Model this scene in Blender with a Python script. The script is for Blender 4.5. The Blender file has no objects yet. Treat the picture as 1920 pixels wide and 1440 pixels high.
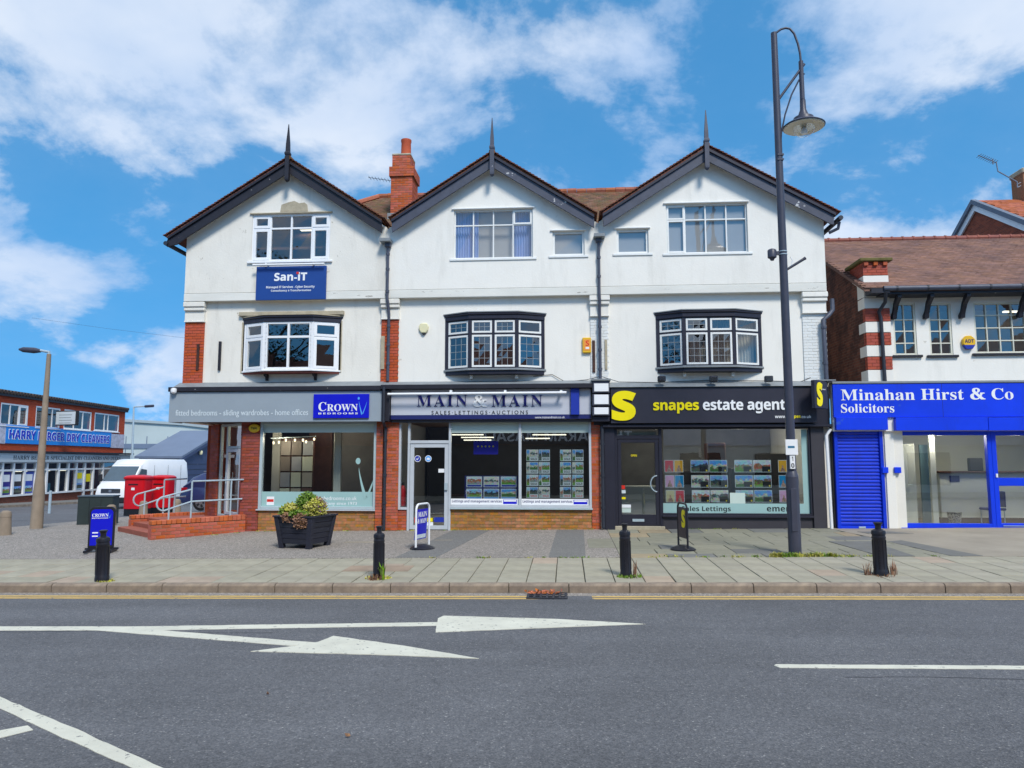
import bpy, bmesh, math, random
from mathutils import Vector, Matrix
random.seed(7)
R = math.radians
sc = bpy.context.scene
COL = sc.collection

# ------------------------------------------------------------------ camera
CAM_LOC = Vector((0.0, -18.9, 1.86)); PITCH = R(6.0); YAW = R(4.2); FPX = 1380.0
cam = bpy.data.cameras.new('camera'); cam_o = bpy.data.objects.new('camera', cam); COL.objects.link(cam_o)
cam.sensor_width = 36.0; cam.lens = 36.0 * FPX / 1920.0; cam.clip_end = 3000; cam.clip_start = 0.05
cam_o.location = CAM_LOC; cam_o.rotation_euler = (R(90) + PITCH, 0, YAW)
sc.camera = cam_o

# ------------------------------------------------------------------ sky, sun, exposure
SUN_EL = 47.0; SUN_AZ = 155.0          # azimuth clockwise from +Y: behind the camera, to the right
w = bpy.data.worlds.new('World'); sc.world = w; w.use_nodes = True
nt = w.node_tree; nt.nodes.clear()
def nd(t, tree=None, **k):
    n = (tree or nt).nodes.new(t)
    for a, b in k.items(): setattr(n, a, b)
    return n
wo = nd('ShaderNodeOutputWorld'); bg = nd('ShaderNodeBackground'); bg.inputs[1].default_value = 0.091
sky = nd('ShaderNodeTexSky'); sky.sky_type = 'NISHITA'; sky.sun_disc = False
sky.sun_elevation = R(SUN_EL); sky.sun_rotation = R(SUN_AZ); sky.air_density = 1.0; sky.dust_density = 0.0; sky.ozone_density = 3.0; sky.altitude = 0
def mth(op, a, b=None, c=None, tree=None):
    n = nd('ShaderNodeMath', tree, operation=op); L = (tree or nt).links
    for i, x in enumerate((a, b, c)):
        if x is None: continue
        if isinstance(x, (int, float)): n.inputs[i].default_value = x
        else: L.new(x, n.inputs[i])
    return n.outputs[0]
tc = nd('ShaderNodeTexCoord'); sep = nd('ShaderNodeSeparateXYZ'); nt.links.new(tc.outputs['Generated'], sep.inputs[0])
sz = mth('MAXIMUM', sep.outputs[2], 0.0)
# the clear sky: the hazy white rim of the horizon is kept thin
sv = nd('ShaderNodeCombineXYZ'); nt.links.new(sep.outputs[0], sv.inputs[0]); nt.links.new(sep.outputs[1], sv.inputs[1]); nt.links.new(mth('MULTIPLY_ADD', sz, 0.75, 0.42), sv.inputs[2])
svn = nd('ShaderNodeVectorMath', operation='NORMALIZE'); nt.links.new(sv.outputs[0], svn.inputs[0]); nt.links.new(svn.outputs[0], sky.inputs[0])
hs = nd('ShaderNodeHueSaturation'); hs.inputs['Hue'].default_value = 0.486; hs.inputs['Saturation'].default_value = 1.30; hs.inputs['Value'].default_value = 1.22
nt.links.new(sky.outputs[0], hs.inputs['Color'])
# cloud deck: noise on a plane overhead, denser high up
zz = mth('ADD', sz, 0.42)
cmb = nd('ShaderNodeCombineXYZ')
nt.links.new(mth('DIVIDE', sep.outputs[0], zz), cmb.inputs[0]); nt.links.new(mth('DIVIDE', sep.outputs[1], zz), cmb.inputs[1])
SKY_OFF = (0.55, 2.35, 0.0)
mp = nd('ShaderNodeMapping'); mp.inputs['Location'].default_value = SKY_OFF; nt.links.new(cmb.outputs[0], mp.inputs[0])
def noise(sc_, det, rough=0.55, dist=0.0):
    n = nd('ShaderNodeTexNoise'); n.inputs['Scale'].default_value = sc_; n.inputs['Detail'].default_value = det; n.inputs['Roughness'].default_value = rough; n.inputs['Distortion'].default_value = dist
    nt.links.new(mp.outputs[0], n.inputs[0]); return n.outputs[0]
big = noise(1.15, 2, 0.5); med = noise(3.4, 12, 0.60, 0.15)
dens = mth('ADD', mth('MULTIPLY', big, 0.55), mth('MULTIPLY', med, 0.62))
hi = nd('ShaderNodeMapRange'); hi.interpolation_type = 'SMOOTHSTEP'; hi.inputs[1].default_value = 0.34; hi.inputs[2].default_value = 0.52; hi.inputs[3].default_value = 0.0; hi.inputs[4].default_value = 0.085
nt.links.new(sz, hi.inputs[0]); dens = mth('ADD', dens, hi.outputs[0])
rmp = nd('ShaderNodeValToRGB'); e = rmp.color_ramp.elements; e[0].position = 0.575; e[0].color = (0, 0, 0, 1); e[1].position = 0.675; e[1].color = (0.95, 0.95, 0.95, 1); rmp.color_ramp.interpolation = 'B_SPLINE'
k_ = e.new(0.61); k_.color = (0.34, 0.34, 0.34, 1)
nt.links.new(dens, rmp.inputs[0])
shd = noise(2.2, 5, 0.5)
cr = nd('ShaderNodeValToRGB'); cr.color_ramp.elements[0].position = 0.38; cr.color_ramp.elements[0].color = (2.6, 3.35, 4.6, 1)
cr.color_ramp.elements[1].position = 0.60; cr.color_ramp.elements[1].color = (4.15, 4.5, 5.05, 1); nt.links.new(shd, cr.inputs[0])
mx = nd('ShaderNodeMix'); mx.data_type = 'RGBA'
nt.links.new(rmp.outputs[0], mx.inputs[0]); nt.links.new(hs.outputs[0], mx.inputs[6]); nt.links.new(cr.outputs[0], mx.inputs[7])
nt.links.new(mx.outputs[2], bg.inputs[0]); nt.links.new(bg.outputs[0], wo.inputs[0])

sl = bpy.data.lights.new('sun', 'SUN'); sl.energy = 1.5; sl.angle = R(14); sl.color = (1.0, 0.95, 0.87)
so = bpy.data.objects.new('sun', sl); COL.objects.link(so); so.location = (20, -30, 40)
sd = Vector((math.sin(R(SUN_AZ)) * math.cos(R(SUN_EL)), math.cos(R(SUN_AZ)) * math.cos(R(SUN_EL)), math.sin(R(SUN_EL))))
so.rotation_euler = (-sd).to_track_quat('-Z', 'Y').to_euler()
vs = sc.view_settings; vs.view_transform = 'Standard'; vs.look = 'None'; vs.exposure = 1.18; vs.gamma = 1.0; vs.use_curve_mapping = False
cy = sc.cycles; cy.use_denoising = True; cy.max_bounces = 8; cy.transparent_max_bounces = 16; cy.glossy_bounces = 3; cy.caustics_reflective = False; cy.caustics_refractive = False; cy.sample_clamp_indirect = 6.0

# ------------------------------------------------------------------ helpers
_fw = Vector((-math.sin(YAW) * math.cos(PITCH), math.cos(YAW) * math.cos(PITCH), math.sin(PITCH)))
_rt = Vector((math.cos(YAW), math.sin(YAW), 0)); _up = _rt.cross(_fw)
def at(px, py, Y=0.0):
    """survey helper: the point of the vertical plane at depth Y that was measured at (px, py) in the 1920-wide photograph"""
    d = _fw + _rt * ((px - 960) / FPX) - _up * ((py - 720) / FPX)
    return CAM_LOC + d * ((Y - CAM_LOC.y) / d.y)
def gz(x, y):
    """height of the paved ground"""
    z = 0.012 * max(-60, min(40, x))
    if y < 0: z += 0.02 * (max(y, -7.45) + 7.45)
    else: z += 0.149 - 0.021 * min(y, 60)
    return z
def rz(x, y): return 0.012 * max(-60, min(40, x)) - 0.125
def ground_hit(px, py, fn=gz):
    d = _fw + _rt * ((px - 960) / FPX) - _up * ((py - 720) / FPX); t = 1.0
    for _ in range(60):
        p = CAM_LOC + d * t; t += (fn(p.x, p.y) - p.z) / (d.z if abs(d.z) > .02 else -.02) * 0.9
    return CAM_LOC + d * t

def lin(c): c /= 255.0; return c / 12.92 if c <= 0.04045 else ((c + 0.055) / 1.055) ** 2.4
def S(r, g, b, k=1.0): return (lin(r) * k, lin(g) * k, lin(b) * k)

MATS = {}
def M(name, rgb, rough=0.6, var=0.12, vscale=2.5, bump=0.0, bscale=60.0, rnd=0.0, metal=0.0, spec=0.4, rvar=0.0, flecks=None, stretch=None, second=None, streak=None):
    """procedural surface: base colour with broad noise, fine relief, per-object tint and optional flecks (colour, threshold, scale)"""
    if name in MATS: return MATS[name]
    m = bpy.data.materials.new(name); m.use_nodes = True; t = m.node_tree; L = t.links
    b = t.nodes['Principled BSDF']; b.inputs['Roughness'].default_value = rough; b.inputs['Metallic'].default_value = metal; b.inputs['Specular IOR Level'].default_value = spec
    c = nd('ShaderNodeTexCoord', t); src = c.outputs['Object']
    if stretch:
        q = nd('ShaderNodeMapping', t); q.inputs['Scale'].default_value = stretch; L.new(src, q.inputs[0]); src = q.outputs[0]
    n = nd('ShaderNodeTexNoise', t); n.inputs['Scale'].default_value = vscale; n.inputs['Detail'].default_value = 6; n.inputs['Roughness'].default_value = 0.62; L.new(src, n.inputs[0])
    x = nd('ShaderNodeMix', t); x.data_type = 'RGBA'
    r2 = nd('ShaderNodeMapRange', t); r2.inputs[1].default_value = 0.3; r2.inputs[2].default_value = 0.7; L.new(n.outputs[0], r2.inputs[0]); L.new(r2.outputs[0], x.inputs[0])
    lo = second if second else tuple(v * (1 - var) for v in rgb); hi = tuple(min(1, v * (1 + var)) for v in rgb)
    x.inputs[6].default_value = (*lo, 1); x.inputs[7].default_value = (*hi, 1); col = x.outputs[2]
    if rnd:
        oi = nd('ShaderNodeObjectInfo', t); g = nd('ShaderNodeNewGeometry', t)
        f = mth('FRACT', mth('ADD', oi.outputs['Random'], mth('MULTIPLY', g.outputs['Random Per Island'], 7.31, None, t), None, t), None, None, t)
        h = nd('ShaderNodeHueSaturation', t); L.new(col, h.inputs['Color'])
        L.new(mth('MULTIPLY_ADD', f, 2 * rnd, 1 - rnd, t), h.inputs['Value'])
        f2 = mth('FRACT', mth('MULTIPLY', f, 17.7, None, t), None, None, t)
        L.new(mth('MULTIPLY_ADD', f2, 0.03 * min(1, rnd * 3), 0.5 - 0.015 * min(1, rnd * 3), t), h.inputs['Hue'])
        L.new(mth('MULTIPLY_ADD', f2, rnd, 1 - rnd * .5, t), h.inputs['Saturation']); col = h.outputs[0]
    if flecks:
        fc, th, fs = flecks
        n5 = nd('ShaderNodeTexNoise', t); n5.inputs['Scale'].default_value = fs; n5.inputs['Detail'].default_value = 5; n5.inputs['Roughness'].default_value = 0.7; L.new(src, n5.inputs[0])
        mr = nd('ShaderNodeMapRange', t); mr.inputs[1].default_value = th; mr.inputs[2].default_value = th + 0.025; L.new(n5.outputs[0], mr.inputs[0])
        x2 = nd('ShaderNodeMix', t); x2.data_type = 'RGBA'; L.new(mr.outputs[0], x2.inputs[0]); L.new(col, x2.inputs[6]); x2.inputs[7].default_value = (*fc, 1); col = x2.outputs[2]
    if streak:                                   # rain streaks: noise drawn out vertically
        sc_, amt, th = streak; q2 = nd('ShaderNodeMapping', t); q2.inputs['Scale'].default_value = (2.6, 2.6, .5); L.new(c.outputs['Object'], q2.inputs[0])
        n7 = nd('ShaderNodeTexNoise', t); n7.inputs['Scale'].default_value = 1.0; n7.inputs['Detail'].default_value = 5; n7.inputs['Roughness'].default_value = .65; L.new(q2.outputs[0], n7.inputs[0])
        m7 = nd('ShaderNodeMapRange', t); m7.inputs[1].default_value = th; m7.inputs[2].default_value = th + .22; m7.inputs[4].default_value = amt; L.new(n7.outputs[0], m7.inputs[0])
        x7 = nd('ShaderNodeMix', t); x7.data_type = 'RGBA'; L.new(m7.outputs[0], x7.inputs[0]); L.new(col, x7.inputs[6]); x7.inputs[7].default_value = (*sc_, 1); col = x7.outputs[2]
    L.new(col, b.inputs['Base Color'])
    if rvar: L.new(mth('MULTIPLY_ADD', n.outputs[0], rvar, rough - rvar * .5, t), b.inputs['Roughness'])
    if bump:
        n6 = nd('ShaderNodeTexNoise', t); n6.inputs['Scale'].default_value = bscale; n6.inputs['Detail'].default_value = 4; L.new(src, n6.inputs[0])
        bp = nd('ShaderNodeBump', t); bp.inputs['Strength'].default_value = bump; bp.inputs['Distance'].default_value = 0.01; L.new(n6.outputs[0], bp.inputs['Height']); L.new(bp.outputs[0], b.inputs['Normal'])
    MATS[name] = m; return m
def emis(name, rgb, s):
    if name in MATS: return MATS[name]
    m = bpy.data.materials.new(name); m.use_nodes = True; t = m.node_tree; t.nodes.clear()
    e = nd('ShaderNodeEmission', t); e.inputs[0].default_value = (*rgb, 1); e.inputs[1].default_value = s
    o = nd('ShaderNodeOutputMaterial', t); t.links.new(e.outputs[0], o.inputs[0]); MATS[name] = m; return m
def glassm(name, tint=(0.86, 0.9, 0.9), base=0.10, rough=0.0, wav=0.0):
    if name in MATS: return MATS[name]
    m = bpy.data.materials.new(name); m.use_nodes = True; t = m.node_tree; t.nodes.clear(); L = t.links
    tr = nd('ShaderNodeBsdfTransparent', t); tr.inputs[0].default_value = (*tint, 1)
    gl = nd('ShaderNodeBsdfGlossy', t); gl.inputs['Roughness'].default_value = rough; gl.inputs[0].default_value = (1, 1, 1, 1)
    lw = nd('ShaderNodeLayerWeight', t); lw.inputs[0].default_value = 0.5
    f = mth('MULTIPLY_ADD', mth('POWER', lw.outputs['Facing'], 4.0, None, t), 1 - base, base, t)
    mxs = nd('ShaderNodeMixShader', t); L.new(f, mxs.inputs[0]); L.new(tr.outputs[0], mxs.inputs[1]); L.new(gl.outputs[0], mxs.inputs[2])
    if wav:
        c = nd('ShaderNodeTexCoord', t); n6 = nd('ShaderNodeTexNoise', t); n6.inputs['Scale'].default_value = 1.6; L.new(c.outputs['Object'], n6.inputs[0])
        bp = nd('ShaderNodeBump', t); bp.inputs['Strength'].default_value = wav; bp.inputs['Distance'].default_value = 0.02; L.new(n6.outputs[0], bp.inputs['Height']); L.new(bp.outputs[0], gl.inputs['Normal'])
    o = nd('ShaderNodeOutputMaterial', t); L.new(mxs.outputs[0], o.inputs[0]); MATS[name] = m; return m

def brickmat(name, c1, c2, mortar, plane='yz', soot=None):
    """far brickwork: coursed brick pattern with tone changes and optional soot"""
    if name in MATS: return MATS[name]
    m = bpy.data.materials.new(name); m.use_nodes = True; t = m.node_tree; L = t.links; b = t.nodes['Principled BSDF']; b.inputs['Roughness'].default_value = .88; b.inputs['Specular IOR Level'].default_value = .2
    c = nd('ShaderNodeTexCoord', t); s_ = nd('ShaderNodeSeparateXYZ', t); q = nd('ShaderNodeCombineXYZ', t); L.new(c.outputs['Object'], s_.inputs[0]); L.new(s_.outputs[1 if plane == 'yz' else 0], q.inputs[0]); L.new(s_.outputs[2], q.inputs[1])
    k = nd('ShaderNodeTexBrick', t); L.new(q.outputs[0], k.inputs['Vector']); k.inputs['Scale'].default_value = 1; k.inputs['Brick Width'].default_value = .225; k.inputs['Row Height'].default_value = .075; k.inputs['Mortar Size'].default_value = .008; k.inputs['Mortar Smooth'].default_value = .3; k.inputs['Bias'].default_value = 0
    k.inputs['Color1'].default_value = (*c1, 1); k.inputs['Color2'].default_value = (*c2, 1); k.inputs['Mortar'].default_value = (*mortar, 1); col = k.outputs['Color']
    n = nd('ShaderNodeTexNoise', t); n.inputs['Scale'].default_value = 1.7; n.inputs['Detail'].default_value = 7; n.inputs['Roughness'].default_value = .7; L.new(c.outputs['Object'], n.inputs[0])
    x = nd('ShaderNodeMix', t); x.data_type = 'RGBA'; r = nd('ShaderNodeMapRange', t); r.inputs[1].default_value = .42; r.inputs[2].default_value = .62; r.inputs[4].default_value = .75 if soot else .3; L.new(n.outputs[0], r.inputs[0]); L.new(r.outputs[0], x.inputs[0]); L.new(col, x.inputs[6]); x.inputs[7].default_value = (*(soot or tuple(v * .7 for v in c1)), 1); L.new(x.outputs[2], b.inputs['Base Color'])
    bp = nd('ShaderNodeBump', t); bp.inputs['Strength'].default_value = .5; bp.inputs['Distance'].default_value = .01; bp.invert = True; L.new(k.outputs['Fac'], bp.inputs['Height']); L.new(bp.outputs[0], b.inputs['Normal']); MATS[name] = m; return m

class Fr:
    """a wall frame: a along the wall, b up, c out of the wall"""
    def __init__(s, O, u): s.O = Vector(O); s.u = Vector((u[0], u[1], 0)).normalized(); s.n = Vector((s.u.y, -s.u.x, 0))
    def p(s, a, b, c): return s.O + s.u * a + Vector((0, 0, b)) + s.n * c
    def hit(s, px, py, c=0.0):
        d = _fw + _rt * ((px - 960) / FPX) - _up * ((py - 720) / FPX); o = s.O + s.n * c
        t = (o - CAM_LOC).dot(s.n) / d.dot(s.n); q = CAM_LOC + d * t - s.O
        return q.dot(s.u), q.z
FF = Fr((0, 0, 0), (1, 0))
GW = Matrix.Identity(4)
WM = {}
def link(o, parent, mw):
    COL.objects.link(o); WM[o.name] = mw
    if parent is not None:
        o.parent = parent; o.matrix_parent_inverse = WM[parent.name].inverted()
def thing(name, label, cat, loc=(0, 0, 0), group=None):
    o = bpy.data.objects.new(name, None); o.location = loc; o.empty_display_size = 0.2
    link(o, None, Matrix.Translation(Vector(loc))); tag(o, label, cat, group); return o
def tag(o, label=None, cat=None, group=None, kind=None):
    if label: o['label'] = label
    if cat: o['category'] = cat
    if group: o['group'] = group
    if kind: o['kind'] = kind
    return o
class MB:
    def __init__(s): s.v = []; s.f = []
    def add(s, vs, fs):
        k = len(s.v); s.v += [tuple(x) for x in vs]; s.f += [tuple(i + k for i in f) for f in fs]; return s
    def box(s, F, a0, a1, b0, b1, c0, c1):
        vs = [F.p(a, b, c) for c in (c0, c1) for b in (b0, b1) for a in (a0, a1)]
        return s.add(vs, [(0, 2, 3, 1), (4, 5, 7, 6), (0, 1, 5, 4), (2, 6, 7, 3), (0, 4, 6, 2), (1, 3, 7, 5)])
    def bx(s, x0, x1, y0, y1, z0, z1): return s.box(FF, x0, x1, z0, z1, -y1, -y0)
    def prism(s, F, poly, c0, c1):
        n = len(poly); vs = [F.p(a, b, c0) for a, b in poly] + [F.p(a, b, c1) for a, b in poly]
        return s.add(vs, [tuple(range(n))[::-1], tuple(range(n, 2 * n))] + [(i, (i + 1) % n, n + (i + 1) % n, n + i) for i in range(n)])
    def hprism(s, poly, z0, z1):
        n = len(poly); vs = [(x, y, z0(x, y) if callable(z0) else z0) for x, y in poly] + [(x, y, z1(x, y) if callable(z1) else z1) for x, y in poly]
        return s.add(vs, [tuple(range(n))[::-1], tuple(range(n, 2 * n))] + [(i, (i + 1) % n, n + (i + 1) % n, n + i) for i in range(n)])
    def tube(s, pts, r, n=10, cap=True):
        pts = [Vector(p) for p in pts]; rr = r if isinstance(r, (list, tuple)) else [r] * len(pts); k = len(s.v); prev = None
        for i, p in enumerate(pts):
            d = (pts[min(i + 1, len(pts) - 1)] - pts[max(i - 1, 0)]).normalized()
            if prev is None:
                x = d.orthogonal().normalized()
            else:
                x = (prev - d * prev.dot(d)).normalized()
            prev = x; y = d.cross(x)
            for j in range(n):
                q = p + (x * math.cos(2 * math.pi * j / n) + y * math.sin(2 * math.pi * j / n)) * rr[i]; s.v.append(tuple(q))
        for i in range(len(pts) - 1):
            for j in range(n): s.f.append((k + i * n + j, k + i * n + (j + 1) % n, k + (i + 1) * n + (j + 1) % n, k + (i + 1) * n + j))
        if cap: s.f.append(tuple(k + j for j in range(n))[::-1]); s.f.append(tuple(k + (len(pts) - 1) * n + j for j in range(n)))
        return s
    def lathe(s, c, prof, n=20, sx=1.0, sy=1.0, pw=2.0):
        c = Vector(c); k = len(s.v)
        for r, z in prof:
            for j in range(n):
                a = 2 * math.pi * j / n; ca, sa = math.cos(a), math.sin(a)
                ca = math.copysign(abs(ca) ** (2 / pw), ca); sa = math.copysign(abs(sa) ** (2 / pw), sa)
                s.v.append((c.x + r * ca * sx, c.y + r * sa * sy, c.z + z))
        for i in range(len(prof) - 1):
            for j in range(n): s.f.append((k + i * n + j, k + i * n + (j + 1) % n, k + (i + 1) * n + (j + 1) % n, k + (i + 1) * n + j))
        s.f.append(tuple(k + j for j in range(n))[::-1]); s.f.append(tuple(k + (len(prof) - 1) * n + j for j in range(n)))
        return s
    def mesh(s, name, bevel=0.0, smooth=False, recalc=True):
        me = bpy.data.meshes.new(name); me.from_pydata(s.v, [], s.f)
        if recalc or bevel:
            bm = bmesh.new(); bm.from_mesh(me); bmesh.ops.recalc_face_normals(bm, faces=bm.faces)
            if bevel:
                es = [e for e in bm.edges if len(e.link_faces) == 2 and e.calc_face_angle(0) > 0.6]
                bmesh.ops.bevel(bm, geom=es, offset=bevel, segments=1, affect='EDGES', clamp_overlap=True)
            bm.to_mesh(me); bm.free()
        if smooth:
            for p in me.polygons: p.use_smooth = True
            try: me.set_sharp_from_angle(angle=R(40))
            except Exception: pass
        return me
    def build(s, name, mat, parent=None, bevel=0.0, smooth=False):
        me = s.mesh(name, bevel, smooth); me.materials.append(mat); o = bpy.data.objects.new(name, me)
        link(o, parent, Matrix.Identity(4)); return o
def place(name, me, parent, loc, rot=(0, 0, 0), scale=(1, 1, 1)):
    o = bpy.data.objects.new(name, me); o.location = loc; o.rotation_euler = rot; o.scale = scale
    link(o, parent, Matrix.Translation(Vector(loc))); return o
def dup(src, loc, label=None, rot=0.0):
    r = src.copy(); COL.objects.link(r); r.location = loc; r.rotation_euler.z += rot; WM[r.name] = Matrix.Translation(Vector(loc))
    if label: r['label'] = label
    for ch in [o for o in src.children]:
        c = ch.copy(); COL.objects.link(c); c.parent = r
        for g in ch.children:
            d = g.copy(); COL.objects.link(d); d.parent = c
    return r
def cut(o, boxes):
    """real openings: subtract boxes (F,a0,a1,b0,b1,c0,c1) from a wall mesh"""
    m = MB()
    for bxx in boxes: m.box(*bxx)
    c = bpy.data.objects.new('cutter', m.mesh('cutter')); COL.objects.link(c)
    md = o.modifiers.new('b', 'BOOLEAN'); md.operation = 'DIFFERENCE'; md.solver = 'EXACT'; md.use_self = True; md.object = c
    dg = bpy.context.evaluated_depsgraph_get(); dg.update(); me = bpy.data.meshes.new_from_object(o.evaluated_get(dg))
    o.modifiers.clear(); o.data = me; bpy.data.objects.remove(c)

# lettering -----------------------------------------------------------
_tc = {}
def _style(s, st):
    U, L, D = {'serif': (0x1d400, 0x1d41a, 0x1d7ce), 'bold': (0x1d5d4, 0x1d5ee, 0x1d7ec), 'ital': (0x1d434, 0x1d44e, None), 'sans': (None,) * 3}[st]
    r = ''
    for ch in s:
        if U and 'A' <= ch <= 'Z': r += chr(U + ord(ch) - 65)
        elif L and 'a' <= ch <= 'z' and not (st == 'ital' and ch == 'h'): r += chr(L + ord(ch) - 97)
        elif D and '0' <= ch <= '9': r += chr(D + ord(ch) - 48)
        elif ch == '&' and st == 'serif': r += '\U0001f674'
        elif ch == '&' and st == 'ital': r += '\U0001f675'
        else: r += ch
    return r
def text(name, body, st, F, a0, a1, b0, b1, c, mat, parent, depth=0.004, offset=0.0, spacing=1.0, mirror=False):
    """raised lettering fitted to a box on a wall frame"""
    cu = bpy.data.curves.new('lettering', 'FONT'); cu.body = _style(body, st); cu.resolution_u = 3; cu.offset = offset; cu.space_character = spacing
    to = bpy.data.objects.new('lettering', cu); COL.objects.link(to)
    dg = bpy.context.evaluated_depsgraph_get(); dg.update(); me = bpy.data.meshes.new_from_object(to.evaluated_get(dg))
    bpy.data.objects.remove(to); bpy.data.curves.remove(cu)
    xs = [v.co.x for v in me.vertices]; ys = [v.co.y for v in me.vertices]
    if not xs: return None
    x0, x1, y0, y1 = min(xs), max(xs), min(ys), max(ys)
    bm = bmesh.new(); bm.from_mesh(me)
    bmesh.ops.dissolve_limit(bm, angle_limit=R(2), verts=bm.verts, edges=bm.edges)
    r = bmesh.ops.extrude_face_region(bm, geom=bm.faces[:])
    for v in [g for g in r['geom'] if isinstance(g, bmesh.types.BMVert)]: v.co.z += 1.0
    for v in bm.verts:
        a = a0 + (v.co.x - x0) / (x1 - x0) * (a1 - a0); b = b0 + (v.co.y - y0) / (y1 - y0) * (b1 - b0)
        v.co = F.p(a, b, c + (depth if v.co.z > .5 else 0.0))
    bmesh.ops.recalc_face_normals(bm, faces=bm.faces); bm.to_mesh(me); bm.free()
    me.materials.clear(); me.materials.append(mat)
    for p_ in me.polygons: p_.use_smooth = False
    o = bpy.data.objects.new(name, me); link(o, parent, Matrix.Identity(4)); return o
def tpx(name, body, st, px0, py0, px1, py1, Y, mat, parent, **k):
    a = at(px0, py1, Y); b = at(px1, py0, Y); a2 = at(px0, py0, Y)
    return text(name, body, st, FF, a.x, b.x, a.z, (b.z + a2.z) / 2, -Y, mat, parent, **k)
def rect(px0, py0, px1, py1, Y=0.0):
    p = at(px0, py1, Y); q = at(px1, py0, Y); p2 = at(px0, py0, Y); q2 = at(px1, py1, Y)
    return (p.x + p2.x) / 2, (q.x + q2.x) / 2, (p.z + q2.z) / 2, (q.z + p2.z) / 2
# ------------------------------------------------------------------ materials
WHITE = M('white_render', (0.81, 0.785, 0.72), 0.75, 0.045, 0.7, 0.3, 24, flecks=((0.62, 0.59, 0.52), 0.685, 1.9), streak=((0.58, 0.56, 0.50), .42, .55))
WHITEOLD = M('white_render_worn', (0.77, 0.74, 0.665), 0.8, 0.06, 0.9, 0.35, 22, flecks=((0.48, 0.44, 0.36), 0.665, 2.2), streak=((0.52, 0.49, 0.42), .55, .53))
UPVC = M('white_plastic', (0.80, 0.81, 0.82), 0.35, 0.03, 3)
TIMBERW = M('white_gloss_paint', (0.76, 0.77, 0.75), 0.45, 0.05, 5, 0.1, 40)
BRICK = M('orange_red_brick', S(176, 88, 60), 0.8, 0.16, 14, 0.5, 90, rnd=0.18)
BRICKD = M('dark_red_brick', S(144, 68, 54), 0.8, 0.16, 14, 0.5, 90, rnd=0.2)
BRICKY = M('weathered_brick', S(172, 104, 62), 0.82, 0.22, 12, 0.5, 90, rnd=0.2, second=S(128, 112, 60))
MORTAR = M('mortar', S(150, 128, 104), 0.9, 0.15, 20, 0.4, 120)
MORTARD = M('dark_mortar', S(120, 84, 66), 0.9, 0.15, 20, 0.4, 120)
BLACKW = M('black_painted_timber', S(34, 33, 42), 0.5, 0.2, 6, 0.2, 40, flecks=((0.42, 0.41, 0.40), 0.675, 5))
GREYW = M('dark_grey_painted_timber', S(70, 74, 88), 0.55, 0.14, 5, 0.2, 40, flecks=((0.5, 0.5, 0.5), 0.665, 3.2))
NAVYW = M('black_navy_joinery', S(36, 36, 50), 0.45, 0.15, 6, 0.1, 40)
TILE = M('brown_roof_tile', S(112, 68, 54), 0.85, 0.25, 9, 0.5, 60, rnd=0.28)
TILEM = M('mossy_roof_tile', S(112, 72, 56), 0.85, 0.3, 4, 0.5, 60, rnd=0.22, second=S(92, 84, 56))
TILER = M('red_brown_roof_tile', S(132, 98, 82), 0.85, 0.2, 1.2, 0.4, 60, rnd=0.16, second=S(108, 82, 76))
RIDGE = M('terracotta_ridge', S(156, 92, 68), 0.8, 0.2, 8, 0.4, 60, rnd=0.15)
POT = M('terracotta_pot', S(184, 84, 50), 0.75, 0.12, 6, 0.2, 60)
LEAD = M('lead_sheet', S(128, 134, 138), 0.6, 0.15, 4, 0.2, 30)
STAIN = M('stained_render', (0.72, 0.71, 0.65), 0.8, 0.07, 1.4, 0.35, 22, flecks=((0.33, 0.31, 0.27), 0.66, 2.4), stretch=(.8, 1, 3.2))
STONE = M('weathered_stone', S(170, 160, 138), 0.9, 0.18, 6, 0.5, 50)
IRON = M('black_iron', S(44, 48, 58), 0.5, 0.2, 10)
IRONG = M('grey_downpipe', S(74, 78, 92), 0.45, 0.15, 10)
STEEL = M('galvanised_steel', S(176, 192, 200), 0.42, 0.08, 12, metal=0.25)
ALU = M('grey_shop_frame', S(170, 186, 190), 0.38, 0.05, 4)
ALUL = M('light_grey_shop_frame', S(186, 192, 198), 0.36, 0.05, 4)
PANELG = M('grey_fascia_panel', S(146, 157, 166), 0.42, 0.05, 1.5)
PANELM = M('silver_fascia_panel', S(188, 192, 202), 0.34, 0.04, 1.5)
NAVY = M('navy_sign', S(34, 40, 98), 0.4, 0.05, 4)
ROYAL = M('royal_blue_sign', S(16, 22, 190), 0.35, 0.04, 4)
BLUEB = M('blue_sign_block', S(36, 56, 158), 0.35, 0.04, 4)
DEEPB = M('deep_blue_board', S(26, 66, 138), 0.45, 0.05, 3)
BLUEM = M('bright_blue_paint', S(10, 58, 218), 0.38, 0.10, 1.1, flecks=(S(40, 80, 200), 0.66, 3), streak=(S(24, 50, 160), .5, .55))
SLATB = M('blue_shutter', S(12, 54, 200), 0.36, 0.12, 2, streak=(S(20, 44, 140), .6, .52))
BLACKP = M('black_shop_panel', S(46, 46, 58), 0.42, 0.1, 2.5)
BLACKF = M('black_shop_frame', S(40, 40, 52), 0.4, 0.1, 3)
BLACKG = M('charcoal_pilaster', S(58, 56, 62), 0.5, 0.1, 3)
YELLOW = M('yellow_letter', S(240, 222, 0), 0.4, 0.03, 4)
WHITEL = M('white_letter', (0.82, 0.83, 0.84), 0.4, 0.02, 4)
PALEL = M('pale_grey_letter', S(206, 216, 220), 0.4, 0.02, 4)
NAVYL = M('navy_letter', S(18, 22, 96), 0.4, 0.03, 4)
BLKL = M('black_letter', S(22, 24, 28), 0.5, 0.03, 4)
REDL = M('red_letter', S(210, 44, 30), 0.5, 0.03, 4)
CYANL = M('pale_blue_letter', S(84, 160, 232), 0.4, 0.03, 4)
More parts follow.
